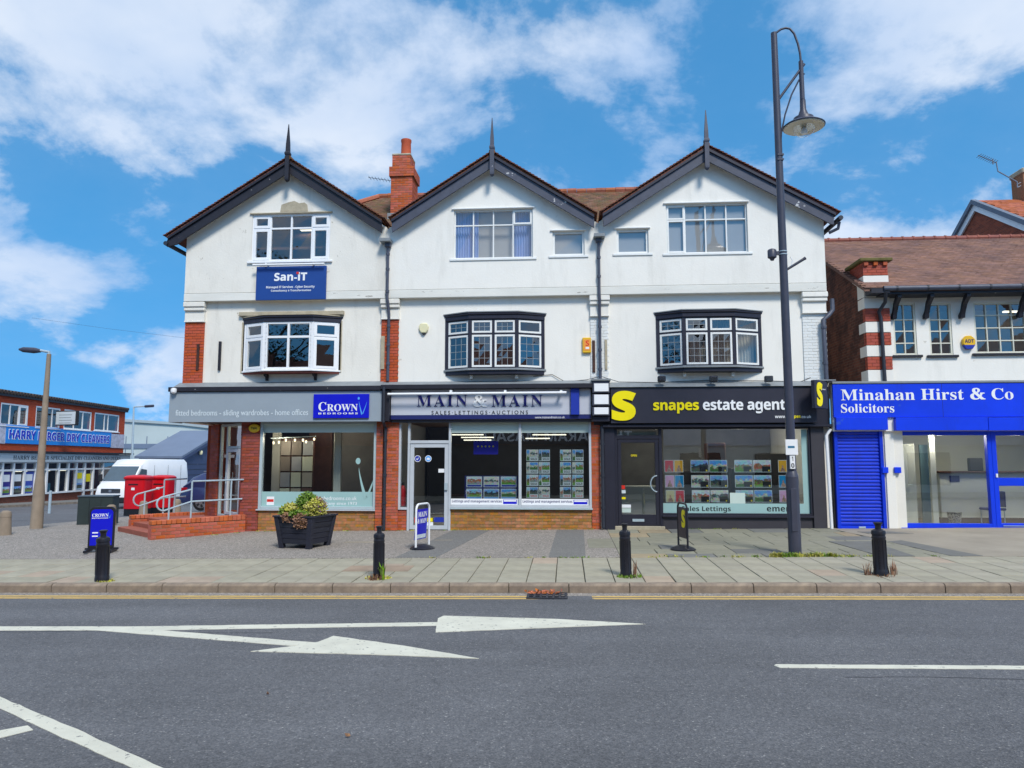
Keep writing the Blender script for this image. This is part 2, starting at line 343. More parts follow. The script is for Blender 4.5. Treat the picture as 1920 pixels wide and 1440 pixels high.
FROST = M('frosted_film', S(150, 184, 182), 0.5, 0.05, 1.0)
FROSTL = M('pale_frosted_film', S(190, 206, 198), 0.5, 0.05, 1.0)
GLASS = glassm('shop_glass', (0.80, 0.85, 0.85), 0.21, 0.0, 0.03)
GLASSU = glassm('upper_window_glass', (0.84, 0.86, 0.86), 0.13, 0.0, 0.05)
GLASSL = glassm('old_leaded_glass', (0.62, 0.66, 0.72), 0.16, 0.0, 0.10)
GLASSC = glassm('clear_bowl', (0.95, 0.96, 0.96), 0.06)
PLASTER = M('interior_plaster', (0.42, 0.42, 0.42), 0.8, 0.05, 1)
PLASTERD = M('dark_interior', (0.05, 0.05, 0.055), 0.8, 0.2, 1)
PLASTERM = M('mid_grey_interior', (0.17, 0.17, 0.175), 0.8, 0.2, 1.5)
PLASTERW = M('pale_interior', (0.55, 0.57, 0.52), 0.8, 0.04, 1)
PALEBACK = M('pale_grey_backing', (0.44, 0.43, 0.43), 0.8, 0.04, 1)
CURTB = M('blue_curtain', S(160, 182, 226), 0.85, 0.2, 14, stretch=(1, 1, 0.05))
CURTW = M('net_curtain', S(205, 200, 185), 0.85, 0.15, 22, stretch=(1, 1, 0.04))
CARPET = M('interior_floor', (0.16, 0.14, 0.12), 0.8, 0.2, 4)
WOODB = M('dark_wood_display', S(70, 42, 32), 0.5, 0.3, 6)
LAMP = emis('lit_lamp', (1.0, 0.80, 0.5), 1.6)
TUBE = emis('lit_tube', (1.0, 0.93, 0.74), 0.9)
def asphalt(name, lo, hi, chips, csc=260.0, patch=0.18, lanes=False):
    m = bpy.data.materials.new(name); m.use_nodes = True; t = m.node_tree; L = t.links; b = t.nodes['Principled BSDF']; b.inputs['Roughness'].default_value = 0.85; b.inputs['Specular IOR Level'].default_value = 0.3
    c = nd('ShaderNodeTexCoord', t)
    v = nd('ShaderNodeTexVoronoi', t); v.inputs['Scale'].default_value = csc * .32; L.new(c.outputs['Object'], v.inputs[0])
    n = nd('ShaderNodeTexNoise', t); n.inputs['Scale'].default_value = csc * .16; n.inputs['Detail'].default_value = 4; L.new(c.outputs['Object'], n.inputs[0])
    g = nd('ShaderNodeTexNoise', t); g.inputs['Scale'].default_value = 0.45; g.inputs['Detail'].default_value = 5; L.new(c.outputs['Object'], g.inputs[0])
    sx = nd('ShaderNodeSeparateColor', t); L.new(v.outputs['Color'], sx.inputs[0])
    r = nd('ShaderNodeValToRGB', t); e = r.color_ramp.elements; e[0].position = 0.1; e[0].color = (*lo, 1); e[1].position = 0.86; e[1].color = (*hi, 1); k = e.new(0.97); k.color = (*chips, 1)
    L.new(mth('MULTIPLY_ADD', sx.outputs[0], 0.75, mth('MULTIPLY_ADD', n.outputs[0], 0.5, -0.12, t), t), r.inputs[0])
    h = nd('ShaderNodeHueSaturation', t); L.new(r.outputs[0], h.inputs['Color']); w_ = nd('ShaderNodeTexNoise', t); w_.inputs['Scale'].default_value = csc * .07; w_.inputs['Detail'].default_value = 3; L.new(c.outputs['Object'], w_.inputs[0])
    L.new(mth('ADD', mth('MULTIPLY_ADD', g.outputs[0], 2 * patch, .75 - patch, t), mth('MULTIPLY', w_.outputs[0], .50, None, t), None, t), h.inputs['Value'])
    out = h.outputs[0]
    if lanes:                                     # wheel-polished bands along the road, dull stains
        q = nd('ShaderNodeMapping', t); q.inputs['Scale'].default_value = (.06, .9, 1); L.new(c.outputs['Object'], q.inputs[0]); n8 = nd('ShaderNodeTexNoise', t); n8.inputs['Scale'].default_value = 1.0; n8.inputs['Detail'].default_value = 4; L.new(q.outputs[0], n8.inputs[0])
        n9 = nd('ShaderNodeTexNoise', t); n9.inputs['Scale'].default_value = 1.3; n9.inputs['Detail'].default_value = 6; n9.inputs['Roughness'].default_value = .7; L.new(c.outputs['Object'], n9.inputs[0])
        h2 = nd('ShaderNodeHueSaturation', t); L.new(out, h2.inputs['Color']); L.new(mth('ADD', mth('MULTIPLY_ADD', n8.outputs[0], .80, .40, t), mth('MULTIPLY', n9.outputs[0], .4, None, t), None, t), h2.inputs['Value']); out = h2.outputs[0]
    L.new(out, b.inputs['Base Color'])
    bp = nd('ShaderNodeBump', t); bp.inputs['Strength'].default_value = 0.6; bp.inputs['Distance'].default_value = 0.006; L.new(v.outputs['Distance'], bp.inputs['Height']); L.new(bp.outputs[0], b.inputs['Normal'])
    MATS[name] = m; return m
ROAD = asphalt('road_asphalt', S(79, 81, 85), S(107, 108, 111), S(160, 159, 156), lanes=True)
TARM = asphalt('forecourt_macadam', S(102, 98, 92), S(164, 156, 148), S(214, 206, 198), 170)
TARMD = asphalt('patched_tarmac', S(98, 97, 95), S(128, 127, 124), S(156, 154, 150), 240, 0.08)
CONC = M('beige_concrete', S(148, 140, 125), 0.85, 0.16, 1.0, 0.3, 60)
SLAB = M('concrete_paving_slab', S(154, 149, 132), 0.85, 0.16, 2.2, 0.35, 60, rnd=0.06, flecks=(S(112, 108, 96), 0.665, 4))
SLABP = M('pinkish_paving_slab', S(164, 148, 130), 0.85, 0.14, 2.2, 0.35, 60, rnd=0.05, flecks=(S(112, 104, 94), 0.665, 4))
FLAGG = M('grey_green_flagstone', S(134, 132, 116), 0.85, 0.12, 4, 0.3, 50, rnd=0.07)
FLAGB = M('buff_flagstone', S(152, 138, 114), 0.85, 0.12, 4, 0.3, 50, rnd=0.08)
FLAGD = M('dark_flagstone', S(112, 112, 108), 0.85, 0.12, 4, 0.3, 50, rnd=0.08)
KERB = M('kerb_stone', S(140, 126, 110), 0.85, 0.22, 5, 0.4, 50, rnd=0.05, second=S(112, 100, 90))
JOINT = M('dark_joint_bed', S(84, 80, 66), 0.95, 0.25, 6)
PAINTW = M('road_paint_white', S(204, 203, 188), 0.75, 0.10, 3, 0.4, 90, flecks=(S(128, 128, 126), 0.615, 14))
PAINTY = M('road_paint_yellow', S(200, 168, 98), 0.78, 0.12, 6, 0.3, 90, flecks=(S(132, 122, 108), 0.61, 12))
BOLL = M('black_bollard', S(30, 31, 40), 0.42, 0.2, 8, 0.1, 30)
PLANKB = M('black_stained_timber', S(38, 40, 52), 0.55, 0.25, 4, 0.4, 30, rnd=0.12, stretch=(1, 1, 8))
SOIL = M('soil', S(60, 46, 36), 0.95, 0.3, 9, 0.6, 40)
LEAFG = M('fresh_green_leaf', S(104, 134, 40), 0.6, 0.3, 30, rnd=0.3)
LEAFD = M('dark_green_leaf', S(62, 104, 36), 0.6, 0.3, 30, rnd=0.3)
LEAFY = M('yellow_green_leaf', S(168, 164, 76), 0.6, 0.25, 30, rnd=0.3)
LEAFB = M('dry_brown_leaf', S(140, 106, 84), 0.75, 0.25, 30, rnd=0.3)
TREEL = M('tree_leaf', S(54, 76, 36), 0.6, 0.3, 3, rnd=0.3)
BARK = M('bark', S(78, 66, 54), 0.9, 0.25, 6, 0.6, 20)
LAMPP = M('lamp_post_paint', S(62, 64, 78), 0.42, 0.1, 6, 0.05, 40)
CONCP = M('weathered_concrete_column', S(142, 128, 112), 0.85, 0.14, 3, 0.4, 40)
POSTR = M('red_post_paint', S(196, 14, 28), 0.35, 0.06, 4)
VANW = M('van_white_paint', (0.78, 0.79, 0.80), 0.22, 0.03, 2)
DARKPL = M('dark_plastic', S(34, 34, 38), 0.55, 0.15, 6)
RUBBER = M('tyre_rubber', S(26, 26, 28), 0.8, 0.15, 10)
CARB = M('dark_blue_car_paint', S(42, 52, 92), 0.2, 0.05, 3)
ALLOY = M('alloy_wheel', S(150, 152, 158), 0.3, 0.05, 5, metal=0.7)
CARGL = M('vehicle_glass', S(66, 84, 96), 0.06, 0.2, 0.8, spec=0.8)
CLAD = M('slate_blue_cladding', S(58, 70, 102), 0.5, 0.08, 2)
CLADR = M('grey_blue_roof', S(104, 118, 140), 0.55, 0.08, 0.6)
SHED = M('pale_grey_cladding', S(178, 190, 190), 0.55, 0.06, 0.3)
GREENB = M('dark_green_cabinet', S(44, 54, 54), 0.5, 0.12, 4)
YALARM = M('yellow_plastic', S(224, 178, 40), 0.4, 0.05, 5)
CREAM = M('cream_plastic', S(222, 216, 176), 0.45, 0.05, 5)

# ------------------------------------------------------------------ ground, road, pavement
def struct(o): o['kind'] = 'structure'; return o
def sheet(name, xs, ys, fn, mat, parent=None):
    m = MB(); nx, ny = len(xs), len(ys)
    m.add([(x, y, fn(x, y)) for y in ys for x in xs], [(j * nx + i, j * nx + i + 1, (j + 1) * nx + i + 1, (j + 1) * nx + i) for j in range(ny - 1) for i in range(nx - 1)])
    return m.build(name, mat, parent)
def fr(a, b, n): return [a + (b - a) * i / n for i in range(n + 1)]
KY = -7.45                                   # kerb line
struct(sheet('ground', [-900, -300, -120] + fr(-60, 40, 20) + [120, 300, 900], [-900, -300, -100, -40] + fr(-17.6, 60, 26) + [120, 300, 900], lambda x, y: gz(x, y) - (0.25 if y < 4 or x > -12 else 0.16) - (.0 if abs(y) < 100 else 0.3), TARMD))
road = struct(sheet('road', fr(-70, 45, 23), [-17.4, -15, -12.5, -10, -7.5], rz, ROAD))
far_pave = struct(MB().hprism([(-70, -22.0), (45, -22.0), (45, -17.4), (-70, -17.4)], lambda x, y: rz(x, y) - .3, lambda x, y: rz(x, y) + .12).build('far_pavement', CONC))
# side street with its own surface, a step below the forecourt
struct(sheet('side_road', fr(-32.6, -16.6, 8), fr(-7.5, 50, 20), lambda x, y: min(gz(x, y), gz(x, -2) + 0.0) - 0.11 if y > -7.4 else rz(x, y) + .001, ROAD))
struct(MB().hprism([(-35.9, -7.4), (-32.6, -7.4), (-32.6, 20), (-32.6, 50), (-37.5, 50), (-35.9, 20)], lambda x, y: gz(x, y) - .3, lambda x, y: gz(x, y) + .02).build('side_pavement', TARMD))
kb = MB()
for i in range(24): kb.hprism([(-32.6, -7 + i * 2.3), (-32.45, -7 + i * 2.3), (-32.45, -4.72 + i * 2.3), (-32.6, -4.72 + i * 2.3)], lambda x, y: gz(x, y) - .3, lambda x, y: gz(x, y) + .026)
kb.build('kerb_edging', KERB, bpy.data.objects['side_pavement'])
pav = struct(MB().hprism([(-16.6, KY + .14), (14, KY + .14), (14, -4.7), (-16.6, -4.7)], lambda x, y: gz(x, y) - .4, lambda x, y: gz(x, y) - .03).build('pavement', JOINT))
fore = struct(MB().hprism([(-16.6, -4.7), (1.0, -4.7), (1.0, 6), (-16.6, 6)], lambda x, y: gz(x, y) - .4, lambda x, y: gz(x, y)).build('forecourt', TARM))
# ... the body of the forecourt has a fold at the wall line
fore.data.clear_geometry(); _f = MB()
for y0, y1 in ((-4.7, 0.0), (0.0, 12.0)):
    _f.hprism([(-16.6, y0), (1.0, y0), (1.0, y1), (-16.6, y1)], lambda x, y: gz(x, y) - .4, lambda x, y: gz(x, y))
_me = _f.mesh('forecourt'); _me.materials.append(TARM); fore.data = _me
fore2 = struct(MB().hprism([(1.0, -4.7), (7.2, -4.7), (6.4, -0.0), (6.4, .3), (1.0, .3)], lambda x, y: gz(x, y) - .4, lambda x, y: gz(x, min(y, 0)) - .03).build('flagged_forecourt', JOINT))
fore3 = struct(MB().hprism([(7.2, -4.7), (16, -4.7), (16, .3), (6.4, .3), (6.4, 0)], lambda x, y: gz(x, y) - .4, lambda x, y: gz(x, min(y, 0))).build('concrete_forecourt', CONC))
SLOPE = (math.atan(0.02), -math.atan(0.012), 0)
def slab_mesh(w, d, mat, h=0.05):
    m = MB().bx(-w / 2, w / 2, -d / 2, d / 2, -h, 0).mesh('paving_slab', bevel=0.006); m.materials.append(mat); return m
rows = [(-7.30, -6.70), (-6.70, -6.10), (-6.10, -5.40), (-5.40, -4.72)]
sm = {}
for ri, (y0, y1) in enumerate(rows):
    wd = 0.46
    for i in range(int(25 / wd)):
        x = -12.6 + wd * (i + .5)
        if x > 12.5: break
        pink = random.random() < (0.22 if (x < -5 and ri < 2) else 0.04)
        key = (ri, pink)
        if key not in sm: sm[key] = slab_mesh(wd - .014, y1 - y0 - .012, SLABP if pink else SLAB)
        yc = (y0 + y1) / 2
        place('paving_slab', sm[key], pav, (x + random.uniform(-.002, .002), yc, gz(x, yc) + random.uniform(-.004, .003)), (SLOPE[0] + random.uniform(-.004, .004), SLOPE[1] + random.uniform(-.004, .004), random.uniform(-.003, .003)))
kerb = struct(MB().hprism([(-16.6, KY + .02), (14, KY + .02), (14, KY + .15), (-16.6, KY + .15)], lambda x, y: gz(x, y) - .4, lambda x, y: gz(x, y) - .03).build('kerb', JOINT))
km = MB().prism(Fr((0, 0, 0), (0, 1)), [(-.075, -.26), (.075, -.26), (.075, 0), (-.03, 0), (-.06, -.012), (-.075, -.035)], -.452, .452).mesh('kerb_stone', bevel=0.004); km.materials.append(KERB)
for i in range(32):
    x = -16.1 + .915 * i + .11
    if x > 13: break
    place('kerb_stone', km, kerb, (x, KY + .073 + random.uniform(-.004, .004), gz(x, KY) + .012 + random.uniform(-.003, .003)), (0, SLOPE[1], 0))
# flagstones before the black shopfront
fm = {}
ys = [-4.7, -4.22, -3.6, -3.0, -2.3, -1.6, -0.8, 0.0]
for j in range(len(ys) - 1):
    x = 1.0 + (0.0, .3, .1, .4, .2, .35, .05)[j]; x0 = 1.0
    while x0 < 7.0:
        wd = random.choice((0.6, 0.75, 0.9)); yc = (ys[j] + ys[j + 1]) / 2
        lim = 7.2 - (yc + 4.7) / 4.7 * .8
        if x0 + wd > lim: wd = lim - x0
        if wd < .15: break
        mt = random.choices((FLAGG, FLAGB, FLAGD), (.82, .08, .10))[0]
        key = (round(wd, 2), j, mt.name)
        if key not in fm: fm[key] = slab_mesh(wd - .016, ys[j + 1] - ys[j] - .014, mt)
        xc = x0 + wd / 2
        place('flagstone', fm[key], fore2, (xc, yc, gz(xc, yc) + random.uniform(-.004, .002)), SLOPE); x0 += wd
def patch(name, pts, mat, parent, h=0.004):
    return MB().hprism(pts, lambda x, y: gz(x, min(y, -.001)) - .01, lambda x, y: gz(x, min(y, -.001)) + h).build(name, mat, parent)
patch('tarmac_patch', [(-3.3, -4.68), (-2.5, -4.68), (-1.95, -.05), (-2.9, -.05)], TARMD, fore)
patch('tarmac_patch', [(-.35, -4.68), (.35, -4.68), (.42, -.05), (-.25, -.05)], TARMD, fore)
patch('concrete_patch', [(.45, -3.4), (.99, -3.4), (.99, -1.9), (.45, -1.9)], FLAGG, fore)
patch('concrete_patch', [(-5.0, -2.4), (-4.2, -2.4), (-4.2, -2.2), (-5.0, -2.2)], CONC, fore)
patch('concrete_patch', [(-3.0, -2.1), (-2.6, -2.1), (-2.6, -1.95), (-3.0, -1.95)], CONC, fore)
patch('tarmac_patch', [(5.55, -2.55), (6.4, -2.55), (6.35, -4.68), (5.75, -4.68)][::-1], FLAGD, fore3, .008)
patch('slate_patch', [(7.0, -4.66), (7.55, -4.66), (7.1, -2.4), (6.75, -2.6)], FLAGD, fore3, .006)
patch('dark_patch', [(6.9, -1.2), (7.9, -1.2), (7.6, -.8), (6.8, -.8)], FLAGD, fore3, .006)
# road markings
def mark(name, pts, mat, h=.004):
    q = []
    for i in range(len(pts)):
        (x0, y0), (x1, y1) = pts[i], pts[(i + 1) % len(pts)]; n = max(1, min(60, int(math.hypot(x1 - x0, y1 - y0) / .12)))
        for k in range(n):
            t = k / n; j = .006 if mat in (PAINTW, PAINTY) and k else 0; q.append((x0 + (x1 - x0) * t + random.uniform(-j, j), y0 + (y1 - y0) * t + random.uniform(-j, j)))
    pts = q
    return MB().hprism(pts, lambda x, y: rz(x, y) - .01, lambda x, y: rz(x, y) + h).build(name, mat, road)
def gp(*pp): return [tuple(ground_hit(x, y, rz)[:2]) for x, y in pp]
for (y0, y1) in ((KY - .34, KY - .26), (KY - .50, KY - .42)):
    mark('yellow_line', [(-16, y0), (-.28, y0), (-.28, y1), (-16, y1)], PAINTY); mark('yellow_line', [(.36, y0), (14, y0), (14, y1), (.36, y1)], PAINTY)
mark('gutter_strip', [(-16, KY - .24), (14, KY - .24), (14, KY - .01), (-16, KY - .01)], TARM, .003)
mark('lane_line', gp((-60, 1175), (0, 1175), (250, 1175), (820, 1167), (818, 1173.5), (290, 1182), (0, 1182.5), (-60, 1183)), PAINTW)
mark('turn_arrow_shaft', gp((170, 1174.8), (280, 1180.5), (600, 1206), (545, 1211.5), (175, 1182)), PAINTW, .005)
mark('straight_arrow_head', gp((817, 1186), (821, 1160), (832, 1155), (1040, 1161), (1210, 1170.5), (1040, 1177)), PAINTW, .0055)
mark('turn_arrow_head', gp((470, 1222), (552, 1212), (596, 1204.5), (625, 1193), (760, 1212), (898, 1235.5), (700, 1228)), PAINTW, .0065)
mark('lane_dash', gp((1450, 1248), (1456, 1246), (1930, 1249), (2000, 1249.5), (2000, 1256), (1930, 1255.5), (1462, 1252.5)), PAINTW)
mark('edge_line', gp((-60, 1284), (0, 1307), (130, 1362), (306, 1441), (400, 1485), (330, 1485), (248, 1441), (90, 1371), (0, 1329), (-60, 1304)), PAINTW)
mark('short_dash', gp((-40, 1378), (52, 1361), (62, 1369), (-40, 1394)), PAINTW)

SEAM = M('tar_seam', S(62, 63, 68), .7, .2, 4)
for (x0, x1, y, a) in ((2.5, 7.5, -11.75, .1), (-9, -3.5, -10.1, .12)):
    up = [(x0 + (x1 - x0) * k / 40, y + a * math.sin(k * .31) * .3 + random.uniform(-.008, .008)) for k in range(41)]
    mark('repair_seam', up + [(x, yy - random.uniform(.012, .022)) for x, yy in up[::-1]], SEAM, .002)
# ------------------------------------------------------------------ building kit
_bm = {}
def brick_mesh(mat, w, h=.065, d=.05):
    k = (mat.name, round(w, 3), round(h, 3))
    if k not in _bm:
        m = MB().bx(-w / 2, w / 2, -d / 2, d / 2, -h / 2, h / 2).mesh('brick', bevel=.003); m.materials.append(mat); _bm[k] = m
    return _bm[k]
BCOUNT = {}
def bricks(parent, F, a0, a1, b0, b1, c, mat, mort=None, singles=True, back=.1, course=.075, blen=.215, mort_name='mortar_bed'):
    """a panel of real bricks in stretcher bond, proud of a mortar bed; face of the bricks at c"""
    MB().box(F, a0 + .012, a1 - .012, b0, b1, c - back, c - .008).build(mort_name, mort or MORTAR, parent)
    rot = math.atan2(F.u.y, F.u.x); n = max(1, round((b1 - b0) / course)); ch = (b1 - b0) / n; rest = MB()
    for j in range(n):
        a = a0 + .004; off = (j % 2) * (blen + .01) / 2
        first = True
        while a < a1 - .02:
            wl = blen if not (first and off) else off - .01
            first = False
            e = min(a + wl, a1 - .004)
            if e - a > .03:
                x = (a + e) / 2; z = b0 + ch * (j + .5)
                if singles and BCOUNT.get(parent.name, 0) < 295:
                    BCOUNT[parent.name] = BCOUNT.get(parent.name, 0) + 1
                    p = F.p(x, z, c - .025 + random.uniform(-.002, .002))
                    place('brick', brick_mesh(mat, e - a, ch - .010), parent, p, (0, 0, rot))
                else: rest.box(F, a, e, b0 + ch * j + .005, b0 + ch * (j + 1) - .005, c - .05, c + random.uniform(-.002, .002))
            a = e + .010
    if rest.v: rest.build('bricks', mat, parent)['kind'] = 'stuff'
def panes(parent, F, a0, a1, b0, b1, c, mat=GLASS, tilt=.0, name='pane'):
    """one sheet of glass, 6 mm thick, very slightly out of true"""
    t = [random.uniform(-tilt, tilt) for _ in range(4)]
    vs = [F.p(a0, b0, c + t[0]), F.p(a1, b0, c + t[1]), F.p(a1, b1, c + t[2]), F.p(a0, b1, c + t[3])]
    return MB().add(vs, [(0, 1, 2, 3)]).build(name, mat, parent)
def ring(m, F, a0, a1, b0, b1, w, c0, c1):
    m.box(F, a0, a0 + w, b0, b1, c0, c1); m.box(F, a1 - w, a1, b0, b1, c0, c1); m.box(F, a0 + w, a1 - w, b1 - w, b1, c0, c1); m.box(F, a0 + w, a1 - w, b0, b0 + w, c0, c1)
def window(parent, F, a0, a1, b0, b1, c, cols, rows, mat, fw=.05, mw=.04, cas=(), cw=.035, glass=GLASSU, sill=True, depth=.07, tilt=.004, name='window', sillmat=None, over=.08):
    """frame with mullions and transom; cells listed in cas carry their own opening casement"""
    m = MB(); ring(m, F, a0, a1, b0, b1, fw, c - depth, c)
    A = [a0 + fw / 2] + [a0 + (a1 - a0) * t for t in cols] + [a1 - fw / 2]; B = [b0 + fw / 2] + [b0 + (b1 - b0) * t for t in rows] + [b1 - fw / 2]
    for a in A[1:-1]: m.box(F, a - mw / 2, a + mw / 2, b0 + fw, b1 - fw, c - depth + .002, c - .003)
    for b in B[1:-1]:
        for i in range(len(A) - 1): m.box(F, A[i] + mw / 2, A[i + 1] - mw / 2, b - mw / 2, b + mw / 2, c - depth + .004, c - .006)
    w = m.build(name, mat, parent, bevel=.004)
    for i in range(len(A) - 1):
        for j in range(len(B) - 1):
            x0, x1, y0, y1 = A[i] + mw / 2, A[i + 1] - mw / 2, B[j] + mw / 2, B[j + 1] - mw / 2
            if i == 0: x0 = a0 + fw
            if i == len(A) - 2: x1 = a1 - fw
            if j == 0: y0 = b0 + fw
            if j == len(B) - 2: y1 = b1 - fw
            g = c - depth * .6
            if (i, j) in cas:
                q = MB(); ring(q, F, x0 - .012, x1 + .012, y0 - .012, y1 + .012, cw + .012, c - depth + .01, c + .012); q.build('casement', mat, w, bevel=.004); x0 += cw; x1 -= cw; y0 += cw; y1 -= cw; g = c - .02
            panes(w, F, x0 - .008, x1 + .008, y0 - .008, y1 + .008, g, glass, tilt)
    if sill: MB().box(F, a0 - over, a1 + over, b0 - .06, b0 - .002, c - .05, c + .09).build('sill', sillmat or mat, w, bevel=.006)
    return w
def leaded(parent, F, a0, a1, b0, b1, c, nx, ny, fw=.055, lead=True, glass=GLASSL):
    """white casement with lead cames; every small pane leans a little differently"""
    m = MB(); ring(m, F, a0, a1, b0, b1, fw, c - .05, c); k = m.build('casement', TIMBERW, parent, bevel=.004)
    x0, x1, y0, y1 = a0 + fw, a1 - fw, b0 + fw, b1 - fw
    if not lead: panes(parent, F, x0, x1, y0, y1, c - .02, glass, .004); return
    for i in range(nx):
        for j in range(ny):
            panes(parent, F, x0 + (x1 - x0) * i / nx, x0 + (x1 - x0) * (i + 1) / nx, y0 + (y1 - y0) * j / ny, y0 + (y1 - y0) * (j + 1) / ny, c - .025, glass, .0016)
    q = MB()
    for i in range(1, nx): q.box(F, x0 + (x1 - x0) * i / nx - .005, x0 + (x1 - x0) * i / nx + .005, y0, y1, c - .03, c - .018)
    for j in range(1, ny): q.box(F, x0, x1, y0 + (y1 - y0) * j / ny - .005, y0 + (y1 - y0) * j / ny + .005, c - .031, c - .017)
    q.build('lead_cames', M('lead_came', S(150, 156, 160), .5, .1, 20), parent)

# plan of the terrace ------------------------------------------------
XL, X1, X2, XR = -10.22, -4.72, 0.89, 6.58
ZS = 6.14                                # underside of the jettied gable storey
YB = -.42                                # plane of the bargeboards
SPEC = [dict(x0=XL, x1=X1, A=at(541, 301, YB), L=at(319, 442, YB), Rr=at(716, 413, YB), wood=BLACKW, lab='left gabled shop house with brick ground floor and grey fascia sign'),
        dict(x0=X1, x1=X2, A=at(923, 290, YB), L=at(734, 412, YB), Rr=at(1114, 403, YB), wood=GREYW, lab='middle gabled white shop house with navy lettered sign and leaded bay'),
        dict(x0=X2, x1=XR, A=at(1324, 277, YB), L=at(1130, 401, YB), Rr=at(1563, 398, YB), wood=GREYW, lab='right gabled white shop house with black shopfront beside blue solicitors shop')]
H = []
for i, s in enumerate(SPEC):
    h = thing('gabled_shop_house', s['lab'], 'house', ((s['x0'] + s['x1']) / 2, 0, gz((s['x0'] + s['x1']) / 2, 0)), 'three gabled houses in one terrace'); H.append(h)
    A, L, Q, wd = s['A'], s['L'], s['Rr'], s['wood']
    ml = (A.z - L.z) / (A.x - L.x); mr = (A.z - Q.z) / (Q.x - A.x)
    top = lambda x: A.z - (A.x - x) * ml if x < A.x else A.z - (x - A.x) * mr
    # gable wall
    x0 = s['x0'] + (.003 if i else 0); x1 = s['x1']
    g = MB().prism(FF, [(x0, ZS), (x1, ZS), (x1, top(x1) - .06), (A.x, A.z - .06), (x0, top(x0) - .06)], -.12, .15).build('gable_wall', WHITEOLD if i == 0 else WHITE, h)
    s['gable'] = g; s['top'] = top
    band = MB().box(FF, x0, x1 - .003, ZS - .012, ZS + .2, .14, .175)
    band.build('string_course', STAIN, h, bevel=.008)
    MB().box(FF, x0 + .01, x1 - .01, ZS + .2, ZS + .212, .15, .168).build('paint_crack', M('grey_crack', S(140, 138, 130), .9, .3, 3), h)
    # bargeboards and soffit
    bt = .34
    for sd in (0, 1):
        if sd == 0:
            e = L.x; pts = [(e, L.z), (A.x, A.z), (A.x, A.z - bt), (e + .02, L.z - bt + .0)]
            if i == 0: pts = [(e - .02, L.z), (A.x, A.z), (A.x, A.z - bt), (e + .45, top(e + .45) - bt), (e + .2, L.z - bt + .1), (e - .08, L.z - .30), (e - .1, L.z - .16)]
        else:
            e = Q.x; pts = [(A.x, A.z), (e, Q.z), (e, Q.z - bt), (A.x, A.z - bt)]
            if i == 2: pts = [(A.x, A.z), (e, Q.z), (e, Q.z - bt + .03), (e - .06, Q.z - bt + .03), (A.x, A.z - bt)]
        b = MB().prism(FF, pts, -YB - .045, -YB).build('bargeboard', wd, h, bevel=.005)
        # moulding under the tiles
        dx = -1 if sd == 0 else 1; m_ = ml if sd == 0 else mr
        xs = [A.x, L.x - (.04 if i == 0 else 0)] if sd == 0 else [A.x, Q.x + (.04 if i == 2 else 0)]
        mm = MB().prism(FF, [(xs[0], top(xs[0]) - .005), (xs[1], A.z - abs(xs[1] - A.x) * m_ - .005), (xs[1], A.z - abs(xs[1] - A.x) * m_ - .075), (xs[0], A.z - .075)], -YB - .003, -YB + .05)
        mm.build('verge_moulding', BLACKW if i == 0 else NAVYW, b)
        MB().prism(FF, [(xs[0], A.z - .09), (xs[1], A.z - abs(xs[1] - A.x) * m_ - .09), (xs[1], A.z - abs(xs[1] - A.x) * m_ - .12), (xs[0], A.z - .12)], .15, -YB - .05).build('soffit_board', TIMBERW, h)
        # roof slope
        xe = xs[1] + dx * (.05 if (i == 0 and sd == 0) or (i == 2 and sd == 1) else 0)
        ze = A.z - abs(xe - A.x) * m_
        yb = 4.6
        r = MB().prism(FF, [(A.x, A.z + .0), (xe, ze), (xe, ze + .05), (A.x, A.z + .05)], -yb, -YB + .02).build('roof_slope', TILE, h)
        # courses of plain tiles, single ones along the verge
        Ls = math.hypot(xe - A.x, A.z - ze); n = int(Ls / .1); tm = MB(); ang = math.atan(m_)
        ux, uz = (xe - A.x) / Ls, (ze - A.z) / Ls; nx_, nz_ = (-uz * dx, ux * dx)
        nx_, nz_ = abs(uz) * dx, abs(ux)
        for k in range(n + 1):
            d0 = k * Ls / n
            for c_ in range(5):
                yy = YB - .07 + c_ * .17 + (.085 if k % 2 and c_ else 0) + random.uniform(-.006, .006)
                lift = random.uniform(.0, .008); wy = .165 if not (c_ == 0 and k % 2) else .25
                p0 = (A.x + ux * (d0 - .10) + nx_ * (.052), A.z + uz * (d0 - .10) + nz_ * (.052)); p1 = (A.x + ux * (d0 + .04) + nx_ * (.075 + lift), A.z + uz * (d0 + .04) + nz_ * (.075 + lift))
                q0 = (p0[0] + nx_ * .014, p0[1] + nz_ * .014); q1 = (p1[0] + nx_ * .016, p1[1] + nz_ * .016)
                if k == 0: p0 = (A.x + nx_ * .02, A.z + .05); q0 = (A.x + nx_ * .02, A.z + .075)
                tm.prism(FF, [p0, p1, q1, q0], -yy - wy, -yy)
        tm.build('roof_tiles', TILE, r)['kind'] = 'stuff'
    MB().tube([(A.x, YB - .08, A.z + .06), (A.x, 4.3, A.z + .06)], .085, 8).build('ridge_tiles', TILEM, h)
    # finial: pendant post with a tapering spike
    fz0, fz1 = A.z - .62, A.z + .98
    q = MB(); yc = YB - .06
    prof = [(-.012, 0.0), (-.05, .05), (-.055, .10), (-.055, .72), (-.07, .76), (-.07, .80), (-.05, .84), (-.045, 1.05), (-.008, 1.6)]
    k0 = len(q.v)
    for r_, z_ in prof:
        r_ = -r_; q.v += [(A.x - r_, yc - r_, fz0 + z_), (A.x + r_, yc - r_, fz0 + z_), (A.x + r_, yc + r_, fz0 + z_), (A.x - r_, yc + r_, fz0 + z_)]
    for a_ in range(len(prof) - 1):
        for b_ in range(4): q.f.append((a_ * 4 + b_, a_ * 4 + (b_ + 1) % 4, a_ * 4 + 4 + (b_ + 1) % 4, a_ * 4 + 4 + b_))
